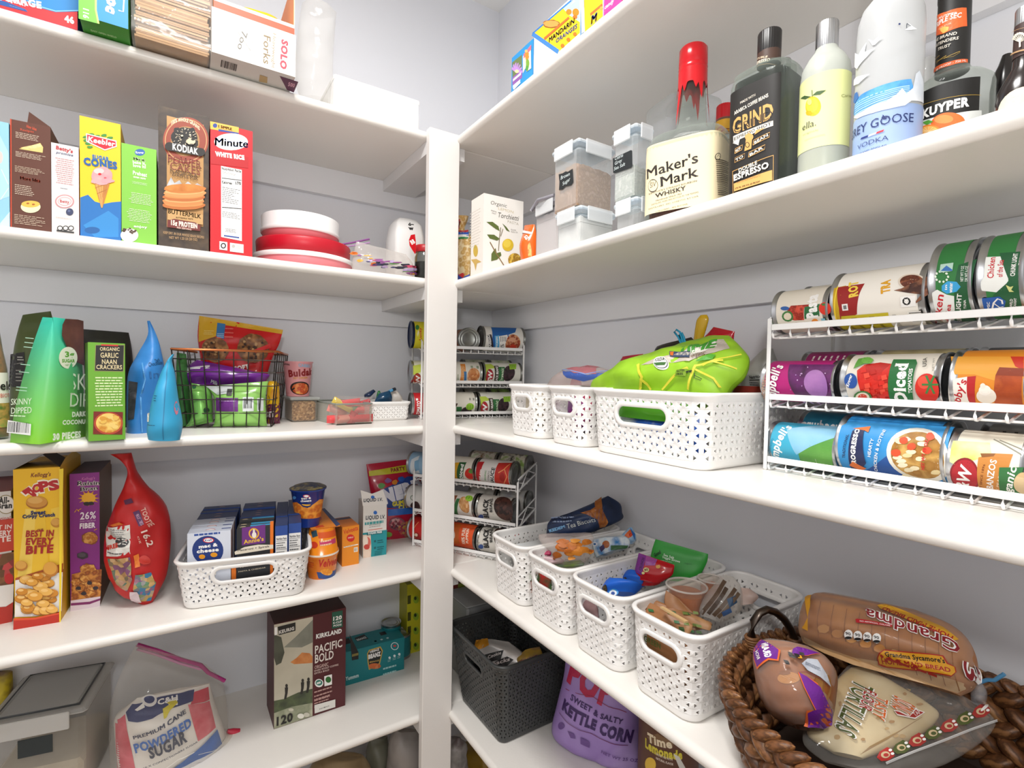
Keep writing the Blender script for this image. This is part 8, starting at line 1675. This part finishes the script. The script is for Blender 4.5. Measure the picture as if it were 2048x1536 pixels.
d.poly([(650, 610), (700, 590), (880, 640), (930, 660), (800, 680), (680, 690), (640, 650)], PU).line([(660, 690), (800, 680), (930, 662)], 5, ORG)
d.poly([(740, 760), (800, 710), (900, 720), (1000, 880), (1040, 1000), (930, 900), (800, 830)], 'noise:#c8ccd4:#9aa0ac:30').Ls(780, 740, 960, 860, 5, '#4a5468', .4).line([(710, 850), (800, 850), (940, 920), (1030, 1010)], 5, '#7a1f3a')
for k in range(9): d.poly([(x+dx, y+dy) for x, y in [(random.uniform(520, 720), random.uniform(640, 800))] for dx, dy in ((0, 0), (50, 10), (60, 40), (20, 36))], random.choice(['#1e1a18', '#d89a22', '#1e1a18', '#3a3a38']))
wb.obj('plastic_wrap', parent=bg)
# tortilla bag (zoom 3.368x at 1440,1140)
crop(1440, 1140, 3.368)
p1, p2, p3 = P(560, 1080, z=Z4+.062), P(1480, 980, z=Z4+.092), P(960, 660, z=Z4+.116)
tex = (p2-p1).normalized(); tey = (p3-p1)-tex*(p3-p1).dot(tex)
TR = [((760, 1230), (960, 1275), .006), ((590, 1110), (1290, 1150), .010), ((640, 1000), (1470, 1000), .011), ((745, 860), (1400, 905), .011), ((790, 740), (1180, 770), .010), ((880, 660), (1030, 672), .004)]
TSF = Pouch(p1, tex, tey, TR, .3, .0015, 14, 151); mb = MB(); TSF.build(mb, 'noise:#e2cc9c:#d6ba84:#ecdcb4:10', 24, 22); d = Deco(mb, TSF, mx=.01)
for k in range(16): d.E(random.uniform(740, 1350), random.uniform(760, 1150), random.uniform(10, 26), random.uniform(8, 18), random.choice(['#c9a468', '#d2b078', '#b98f58']), 10, jit=.2)
for k in range(5): d.line([(940+k*14, 1250-k*12), (1120+k*20, 1150-k*14), (1290+k*16, 1040-k*10)], 3, '#b49466')
tt = mb.obj('tortillas', at=p1, label='stack of flour tortillas in a clear printed zip bag at the basket front', cat='bread')
wb = MB(); FR = [((700, 1290), (1180, 1400), .004), ((560, 1160), (1560, 1290), .012), ((600, 1000), (1850, 1060), .015), ((740, 850), (1700, 900), .015), ((780, 740), (1480, 800), .013), ((860, 645), (1110, 690), .004)]
FS2 = Pouch(p1, tex, tey, FR, .3, .002, 26, 152); FS2.build(wb, 'film:#f2ede6:.10:.5', 26, 22); d = Deco(wb, FS2, base=.0015, mx=.009)
OL, RDD, OG = '#4f5a24', '#a8302a', '#d8641c'
def outl(t, *a, m): d.T(t, *a, WHT, .065); d.T(t, *a, m, .015)
outl('TORTILLAS', 905, 740, 775, 1065, (1050, 745), m=OL); outl('FLOUR', 975, 800, 935, 925, (1060, 815), m=RDD); outl('TASTY', 1050, 850, 1025, 985, (1130, 870), m=OG); outl('SONO', 1170, 850, 1150, 930, (1320, 880), m=OG)
d.poly([(1165, 950), (1200, 955), (1270, 990), (1310, 940), (1375, 965), (1310, 1010), (1190, 985)], WHT).poly([(1170, 956), (1200, 962), (1270, 996), (1312, 948), (1365, 967), (1308, 1002), (1190, 978)], RDD).T('TAP', 1310, 995, 1350, 970, (1302, 965), WHT, .0)
for k in range(7):
    x, y = 1110+k*104, 1240-k*46; m_ = (RDD if k % 2 == 0 else OL) if k else '#b82a24'
    d.poly([(x-60, y+30), (x-40, y-10), (x+10, y-40), (x+50, y-20), (x+60, y+20), (x+20, y+50), (x-30, y+55)], m_).E(x-2, y+12, 30, 22, '#d9c096').E(x+2, y+14, 18, 12, m_).E(x+30, y-18, 12, 9, WHT).E(x+44, y+6, 12, 9, WHT)
d.line([(1100, 1325), (1400, 1205), (1840, 1040)], 14, 'film:#f4f2f0:.5:.8').line([(1100, 1318), (1400, 1198), (1840, 1034)], 4, '#d8d6d4')
wb.obj('zip_bag', parent=tt)
# ------------------------------------------------------------ fifth shelves (zoom 3.938x at 0,1180)
crop(0, 1180, 3.938)
TX = V((1, -.17, 0)).normalized(); TY = UP.cross(TX); A = V((-1.165, -.195, Z5)); hT = .182
mb = MB().box((0, 0, 0), (.145, .165, hT-.012), 'haze:#eceae6:.14:.5', A, TX, TY, UP, bev=.010); o = mb.obj('storage_tub', at=A+TX*.07+TY*.08, label='large clear lidded tub of flour with a dark label, bottom left', cat='container')
MB().box((.004, .004, .004), (.141, .161, hT*.42), 'noise:#cfc2a8:#bfb094:12', A, TX, TY, UP, bev=.008).obj('flour', parent=o)
MB().box((-.005, -.005, hT-.014), (.150, .170, hT-.004), 'haze:#e6e5e2:.3:.6', A, TX, TY, UP, bev=.006).box((.012, .012, hT-.0045), (.133, .153, hT), 'haze:#dcdcda:.3:.6', A, TX, TY, UP, bev=.005).obj('lid', parent=o)
MB().box((.02, -.0105, hT-.034), (.125, -.0055, hT-.002), 'haze:#f2f1ee:.45:.75', A, TX, TY, UP, bev=.0015).obj('latch', parent=o)
MB().box((.048, -.0012, hT-.075), (.098, -.0004, hT-.042), '#2b3335', A, TX, TY, UP).obj('chalk_label', parent=o)
g = MB(); lp = [A+TX*a+TY*b+UP*(hT-.0005) for a, b in ((.010, .010), (.135, .010), (.135, .155), (.010, .155))]; g.tube(lp, .0018, 'plastic:#3d4042', 6, closed=True); g.obj('lid_seal', parent=o)
bag('snack_bag', 'yellow and dark snack bag behind the clear tub, bottom left', [((-60, 1100), (110, 1100), .02), ((-60, 850), (105, 850), .02), ((-50, 640), (100, 640), .004)], 'noise:#d8c01c:#5a3a1c:#c8a81c:14', y=-.02, at=(20, 1100), ex=AX, seed=161, nu=10, nv=10)
# powdered sugar bag inside a zip bag
def dsu(d):
    d.poly([(905, 1010), (985, 975), (1000, 1100), (1040, 1280), (1080, 1480), (930, 1480), (910, 1200)], 'noise:#c8324a:#d85a6a:#b8243a:14').poly([(1480, 900), (1650, 870), (1700, 1080), (1560, 1190), (1520, 1050)], 'noise:#c8324a:#d86a74:#b8243a:14').poly([(1530, 800), (1640, 760), (1650, 860), (1500, 900)], '#c82f48')
    d.poly([(990, 960), (1040, 890), (1250, 840), (1530, 780), (1520, 870), (1350, 930), (1200, 1010), (1080, 1040), (1010, 1030)], '#1c2c66').E(1175, 860, 60, 40, '#e8e6e4').E(1175, 856, 42, 26, '#1c2c66').poly([(1060, 940), (1130, 880), (1140, 920), (1080, 950)], WHT).poly([(1320, 870), (1390, 850), (1400, 900), (1330, 910)], WHT).T('C&H', 1240, 900, 1400, 860, 40, WHT, .04)
    d.poly([(1280, 930), (1380, 860), (1400, 880), (1340, 940), (1310, 1000), (1290, 1010)], '#d8c81c').E(1360, 880, 40, 14, '#c8b81c', 9, jit=.3)
    d.poly([(1260, 1480), (1480, 1310), (1710, 1090), (1755, 1230), (1500, 1400)], '#1f5aa8').line([(1300, 1400), (1400, 1330), (1530, 1270)], 6, WHT).line([(1560, 1290), (1740, 1225)], 3, WHT)
    d.T('PREMIUM CANE', 1050, 1168, 1465, 960, 26, '#1f2a4a', .03).T('POWDERED', 1065, 1275, 1510, 1060, (1048, 1210), '#2a62b0', .04).T('SUGAR', 1180, 1320, 1475, 1180, (1160, 1240), '#1c2644', .04).T('10-X CONFECTIONERS SUGAR', 1130, 1400, 1555, 1190, 13, '#1f2a4a', .02)
o = bag('sugar_bag', 'powdered sugar bag with red sides and blue lettering inside a zip bag', [((950, 1560), (1660, 1480), .03), ((925, 1380), (1760, 1260), .045), ((900, 1130), (1770, 1120), .05), ((905, 1010), (1720, 960), .05), ((990, 930), (1680, 840), .035), ((1080, 850), (1650, 735), .004)], 'noise:#e6e1da:#d8d2ca:10', y=-.175, at=(1300, 1500), ex=V((1, .12, 0)), ey=UP, seed=162, deco=dsu, nu=24, nv=24, wr=.005, zmin=Z5+.001)
mb = MB(); S = Pouch(P(1300, 1500, y=-.175), V((1, .12, 0)), UP, [((890, 1560), (1830, 1480), .055), ((860, 1300), (1800, 1250), .062), ((860, 1050), (1790, 1040), .062), ((880, 860), (1780, 840), .05), ((960, 640), (1740, 700), .03), ((1070, 430), (1620, 585), .004)], .5, .007, 24, 163); S.zmin = Z5+.0005; S.build(mb, 'film:#f4efe8:.06:.6', 22, 22); mb.obj('zip_bag', parent=o)
z = MB(); pz = [P(*p, y=-.165) for p in ((1080, 430), (1250, 480), (1420, 545), (1580, 590), (1640, 650), (1770, 715))]; z.tube(pz, .0042, 'gloss:#a8327a', 8); z.tube([p-UP*.009 for p in pz[:4]], .003, 'gloss:#c88ab0', 8); z.obj('zipper', parent=o)
mb = MB(); mb.tube([P(1790, 1110, y=-.16), P(1830, 1115, y=-.16), P(1880, 1120, y=-.16)], [.004, .007, .008], 'gloss:#c8324a', 8); mb.obj('bag_corner', parent=o)
# coffee carton (zoom 3.879x at 480,1140)
crop(480, 1140, 3.879)
c = Carton((262, 1237), (816, 1050), (262, 422), .10, z=Z5, front='#52191f', side='#4a151b', topc='#34100f')
d = c.f(); d.poly([(264, 425), (565, 362), (562, 1132), (264, 1234)], 'noise:#cfc8b4:#bdb6a2:#d8d2c0:5').poly([(340, 600), (430, 520), (520, 430), (565, 385), (565, 560), (480, 600)], 'noise:#7f8074:#9a9a8c:14').poly([(264, 500), (320, 520), (345, 640), (320, 720), (280, 740), (264, 680)], 'noise:#3a3d34:#55584a:20')
d.poly([(390, 715), (440, 680), (480, 640), (540, 645), (562, 670), (562, 720), (500, 725), (420, 730)], 'noise:#c8743a:#d88f52:#b8622a:20').poly([(264, 1015), (340, 1000), (450, 950), (562, 920), (562, 1060), (400, 1090), (264, 1110)], 'noise:#3a4032:#55603f:#2a2c24:16').poly([(264, 1110), (400, 1060), (562, 1030), (562, 1132), (264, 1232)], 'noise:#b8b49c:#8a8f74:#cfcab4:14')
for x, y in ((355, 945), (480, 905), (525, 895)): d.E(x+6, y-48, 10, 14, '#2a2622').poly([(x-8, y-35), (x+18, y-36), (x+14, y+10), (x+4, y+55), (x-14, y+58), (x-6, y+10)], '#2a2622')
d.poly([(292, 440), (430, 405), (430, 470), (300, 505)], '#1b1a18').T('KEURIG', 302, 495, 420, 462, 24, '#d8d4cc', .05).poly([(268, 445), (288, 440), (288, 500), (268, 506)], WHT)
d.poly([(713, 328), (795, 312), (795, 440), (713, 456)], '#1f5a46').T('120', 722, 392, 788, 378, 28, WHT, .04).T('K-CUP', 722, 418, 788, 404, 15, WHT, .03).T('PODS', 724, 440, 786, 428, 14, WHT, .03)
d.T('KIRKLAND', 588, 532, 788, 485, 32, WHT, .05, .02).T('PACIFIC', 580, 650, 792, 592, (580, 590), '#f0e8e0', .02).T('BOLD', 580, 722, 725, 682, (580, 660), '#f0e8e0', .02).T('ORGANIC', 578, 768, 684, 740, 26, '#e0c0b8', .01).T('DARK ROAST COFFEE', 576, 788, 762, 738, 13, '#e0c8c0', .02).T('EXTRA BOLD', 576, 808, 690, 778, 13, '#e0c8c0', .02)
d.E(612, 875, 33, 32, WHT).E(612, 872, 26, 22, '#2f7a6a').Ls(595, 862, 630, 882, 1, WHT, .5).poly([(652, 822), (712, 806), (712, 885), (654, 900)], WHT).E(684, 848, 22, 24, '#2a6a2a').Ls(575, 930, 740, 975, 3, '#b89088', .35).Ls(575, 990, 720, 1030, 3, '#b89088', .35).poly([(576, 1045), (738, 1000), (738, 1060), (578, 1110)], '#e0ddd6').bar(615, 1080, 695, 1045, '#333', 12)
d.T('120', 282, 1205, 408, 1165, 62, '#1f1c18', .04).E(470, 1130, 26, 20, '#e8e4d8').E(515, 1120, 24, 18, '#c8c4b4').E(395, 1080, 20, 12, '#c9c4b0')
c.done('coffee_pod_box', 'tall maroon coffee pod carton with hikers on a misty slope')
# beans multipack
c = Carton((790, 908), (1272, 768), (812, 640), .075, z=Z5, front='#0f7a80', side='#0d6a70', topc='#137e86')
zA = Plane(c.A, c.ex, UP).hit((1272, 505))[1]
d = c.f(); d.poly([(985, 650), (1000, 620), (1090, 592), (1108, 625), (1085, 730), (1000, 775), (990, 720)], '#c8a44a').poly([(993, 650), (1005, 628), (1085, 602), (1100, 630), (1078, 722), (1006, 765), (998, 715)], '#1d2322').T('HEINZ', 1008, 645, 1082, 622, 16, WHT, .04).T('BEANZ', 996, 690, 1092, 662, 30, WHT, .07).E(1045, 745, 48, 22, 'cells:#d8703a:#c85a24:#e08a54:120').T('BEANZ', 1005, 720, 1080, 705, 10, '#d8b25a', .03)
d.E(1200, 590, 30, 30, '#e4eeee').E(1200, 590, 25, 25, '#0f7a80').E(1200, 588, 12, 8, '#c83a3a')
for x, y in ((1160, 680), (1198, 665), (1235, 652)): d.E(x, y, 9, 10, '#e4eeee').Ls(x-14, y+14, x+14, y+28, 2, '#bcd8d8', .3)
d.Ls(1110, 745, 1250, 790, 2, '#a8d0d0', .3).T('Yummm', 818, 858, 920, 828, 28, '#d8ecec', .03)
d.poly([(850, 500), (890, 580), (920, 640), (918, 690), (868, 700), (860, 610)], '#151414').B(868, 672, 918, 640, '#8a7a3a')
d = c.fr('T'); d.poly([(.30, .35), (.48, .45), (.45, .9), (.28, .8)], '#1d2322').T('BEANZ', .30, .55, .46, .6, .12, '#d8e0e0', .05).poly([(.1, .0), (.2, .0), (.2, .9), (.1, .9)], '#151414').B(.68, .5, .78, .75, '#151414')
for x in (.55, .65, .75): d.E(x, .22, .02, .05, '#cfe6e6')
c.done('bean_can_pack', 'teal cardboard multipack of baked bean cans beside the coffee carton', cat='box')
for k, (px, lab_) in enumerate((((1172, 400), 'bare silver can standing behind the teal bean pack'), ((1240, 470), 'second silver can nearer the post behind the teal pack'))):
    O = P(*px, y=-.045+.0*k); r_ = .0275; e = Can((O.x, -.045-.0*k+(-.008 if k else .0), Z5), UP, -AY, r_, O.z-Z5, '#1f7a80'); e.done(lab_)
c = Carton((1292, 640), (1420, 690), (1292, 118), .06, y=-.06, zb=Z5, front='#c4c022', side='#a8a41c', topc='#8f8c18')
d = c.f(); 
for y in (200, 330, 440, 560): d.B(1300, y, 1325, y+60, '#4a4a14').E(1365, y+30, 22, 30, '#8fae2a').E(1360, y+20, 10, 14, '#2f3a14')
c.done('yellow_carton', 'tall yellow-green carton in the corner behind the post, fifth shelf')
# ------------------------------------------------------------ right side (zoom 3.057x at 890,1120)
crop(890, 1120, 3.057)
c = Carton(None, None, None, .10, A=(-.20, -.155, Z5), ex=(1, 0, 0), W=.16, H=P(60, 150, y=-.155).z-Z5, front='#8f9a3a', side='#7a2020', topc='#5a1a1a')
d = c.f(); d.poly([(30, 195), (220, 130), (220, 215), (30, 262)], '#b01c24').T('PACK', 5, 255, 98, 215, 34, '#f0e0dc', .05).E(110, 280, 50, 24, '#c8b84a'); c.done('snack_box', 'green and red boxed multipack deep in the corner of the fifth shelf')
mb = MB().box((-.235, -.275, Z5), (-.12, -.165, Z5+.205), 'foil:#9a9c9c', bev=.006); o = mb.obj('foil_box', label='silver foil wrapped block behind the grey basket', cat='box'); MB().box((-.24, -.28, Z5+.2055), (-.115, -.16, Z5+.209), 'foil:#b4b6b6', bev=.001).obj('lid', parent=o)
gb = basket((-.272, -.318, Z5), Y1, .188, .155, .192, 'dark grey woven basket of snack bags on the fifth right shelf', m='plastic:#3a3c3c', fl=.026, rc=.016, hw=.032, hh=.008, hz=.74, p=.017, rh=.0085)
def dgb(d): d.poly([(165, 560), (190, 490), (260, 478), (270, 520), (215, 545)], '#c8861c').poly([(240, 580), (360, 550), (340, 610), (250, 630)], '#1a1817').T('Cookie', 265, 605, 345, 575, 20, '#d8d0cc', .02, 0, .2).poly([(260, 650), (380, 590), (420, 610), (380, 650), (300, 672)], '#231f20').T('Snacks', 270, 655, 400, 615, 22, '#d8ccc8', .03, 0, .2)
lumpz = Z5+.14
S = Pouch(P(330, 600, x=-.20), V((.6, -.75, 0)), V((.55, .44, .9)), [((240, 690), (430, 700), .01), ((165, 590), (500, 640), .02), ((185, 520), (490, 580), .02), ((225, 480), (390, 500), .004)], .5, .006, 26, 171); mb = MB(); S.build(mb, 'foil:#c4bfbb', 16, 14); dgb(Deco(mb, S)); mb.obj('snack_bag', at=S.O-UP*.03, label='silver and black printed snack bag with an orange corner in the grey basket', cat='bag')
S = Pouch(P(510, 600, x=-.15), V((.6, -.75, 0)), V((.55, .44, .9)), [((400, 660), (590, 640), .01), ((420, 610), (600, 590), .016), ((490, 550), (580, 530), .004)], .5, .005, 26, 172); mb = MB(); S.build(mb, 'noise:#8a7a5a:#c09a3a:#6a4a52:20', 12, 12); Deco(mb, S).T('Flavour', 455, 640, 570, 590, 22, '#7a3a5a', .03, 0, .2); mb.obj('snack_bag', at=S.O-UP*.03, label='tan and purple printed snack bag at the right side of the grey basket', cat='bag')
# kettle corn bag
def dkc(d):
    d.mx = .012; PP = '#3a2058'
    d.T('POP', 745, 730, 1010, 900, (770, 590), '#b01f4a', .06).line([(738, 785), (900, 830), (1110, 930)], 3, '#8a2a4a').T('SWEET & SALTY', 765, 850, 1085, 1005, (772, 812), PP, .03).T('KETTLE CORN', 715, 905, 1140, 1112, (728, 842), PP, .06)
    d.line([(700, 930), (760, 1000), (900, 1060), (1090, 1130), (1120, 1130)], 3, '#6a2a5a').E(712, 1010, 20, 22, '#6a4a8a').poly([(750, 1040), (790, 1060), (800, 1090), (770, 1085)], '#6a4a8a').poly([(830, 1080), (885, 1110), (885, 1145), (830, 1120)], '#6a4a8a').T('NET WT 25 OZ', 955, 1175, 1180, 1230, 18, '#6a4a8a', .02)
bag('popcorn_bag', 'lilac kettle corn bag standing beside the grey basket', [((690, 1090), (1225, 1330), .03), ((655, 1020), (1235, 1210), .05), ((690, 860), (1205, 1040), .055), ((730, 690), (1195, 880), .05), ((745, 540), (1195, 700), .03), ((760, 470), (1190, 600), .004)], 'noise:#a488c4:#9a7cbc:#b096cc:8', z=Z5, at=(690, 1090), ex=V((.115, -.165, 0)), ey=UP, seed=175, deco=dkc, nu=22, nv=22, wr=.008, fr=18, zmin=Z5+.001)
# lemonade canister
O = P(1420, 1330, z=Z5); O = V((-.085, -.80, Z5)); e_ = toward(O); R = .055
S = Rev(O, UP, e_, [(0, R), (.26, R)]); mb = MB().rev(S, 0, .26, '#5a3420', 56).disc(S, .26, '#5a3420', 56).disc(S, 0, '#5a3420', 56, flip=True); d = Deco(mb, S)
d.poly([(1235, 1080), (1300, 1060), (1400, 1110), (1390, 1150), (1280, 1130)], '#7a5a3a').T('Time', 1240, 1105, 1390, 1150, 50, '#e8d8b8', .04, .02).T('Lemonade', 1225, 1140, 1450, 1215, 52, '#d8c83a', .05, .02).T('DRINK MIX WITH', 1290, 1190, 1390, 1228, 14, '#e8d8c8', .02).T('NATURAL FLAVOR', 1290, 1215, 1395, 1255, 14, '#e8d8c8', .02).E(1255, 1250, 36, 44, '#d8b03a').poly([(1395, 1180), (1430, 1200), (1480, 1290), (1440, 1290)], '#d8d4cc')
mb.obj('drink_mix_canister', at=O, label='brown lemonade drink mix canister right of the lilac popcorn bag', cat='canister')
S = Pouch((-.20, -.245, Z5), V((.3, -1, 0)), UP, [((-.02, 0), (.02, 0), .01), ((-.022, .06), (.022, .06), .014), ((-.01, .11), (.01, .11), .003)], loc=True, seed=176)
S.O = V((-.295, -.24, Z5)); mb = MB(); S.build(mb, 'gloss:#b8742a', 10, 10); mb.obj('snack_packet', at=S.O, label='orange snack packet squeezed between the post and the grey basket', cat='packet')
# ------------------------------------------------------------ lowest shelf, mostly hidden (zoom 5.389x at 600,1440)
crop(600, 1440, 5.389); Z6 = .1193
def low(label, rows, m, y, at, seed, ex=AX, x=None, name='grocery_bag', dc=None):
    S = Pouch(P(*at, y=y) if x is None else P(*at, x=x), ex, UP, rows, .5, .008, 20, seed); S.zmin = Z6+.001; mb = MB(); S.build(mb, m, 16, 16); mb.obj(name, at=(S.O.x, S.O.y, Z6+.001), label=label, cat='bag')
low('tan paper grocery bag on the lowest shelf, back wall', [((60, 1500), (760, 1500), .05), ((60, 900), (780, 900), .06), ((100, 560), (780, 560), .05), ((260, 420), (690, 390), .02), ((480, 400), (640, 395), .004)], 'noise:#a08a68:#8a7454:#b8a27e:8', -.16, (400, 1500), 181)
low('grey-green bag beside the tan bag on the lowest shelf', [((720, 1500), (960, 1500), .04), ((720, 900), (960, 900), .05), ((720, 400), (965, 400), .04), ((760, 180), (940, 180), .01)], 'noise:#6e6e60:#83826f:8', -.10, (840, 1500), 182)
low('pale grey bag nearest the post on the lowest shelf', [((900, 1500), (1330, 1500), .05), ((930, 800), (1330, 800), .06), ((970, 300), (1320, 300), .05), ((1040, 110), (1280, 110), .01)], 'noise:#a09a96:#8a8480:#b4aeaa:8', -.17, (1100, 1500), 183)
low('crumpled dark grey bag right of the post on the lowest shelf', [((1560, 1500), (1730, 1500), .03), ((1570, 800), (1740, 800), .04), ((1590, 350), (1735, 380), .03), ((1610, 170), (1720, 190), .006)], 'noise:#5a5654:#8a8684:#3a2426:14', None, (1650, 1500), 184, Y1, -.28)
low('mustard yellow bag on the lowest right shelf', [((1750, 1500), (2060, 1500), .03), ((1760, 800), (2040, 800), .04), ((1760, 300), (1990, 400), .03), ((1790, 230), (1900, 280), .006)], 'noise:#9a7a1c:#85681a:8', None, (1900, 1500), 185, Y1, -.16)
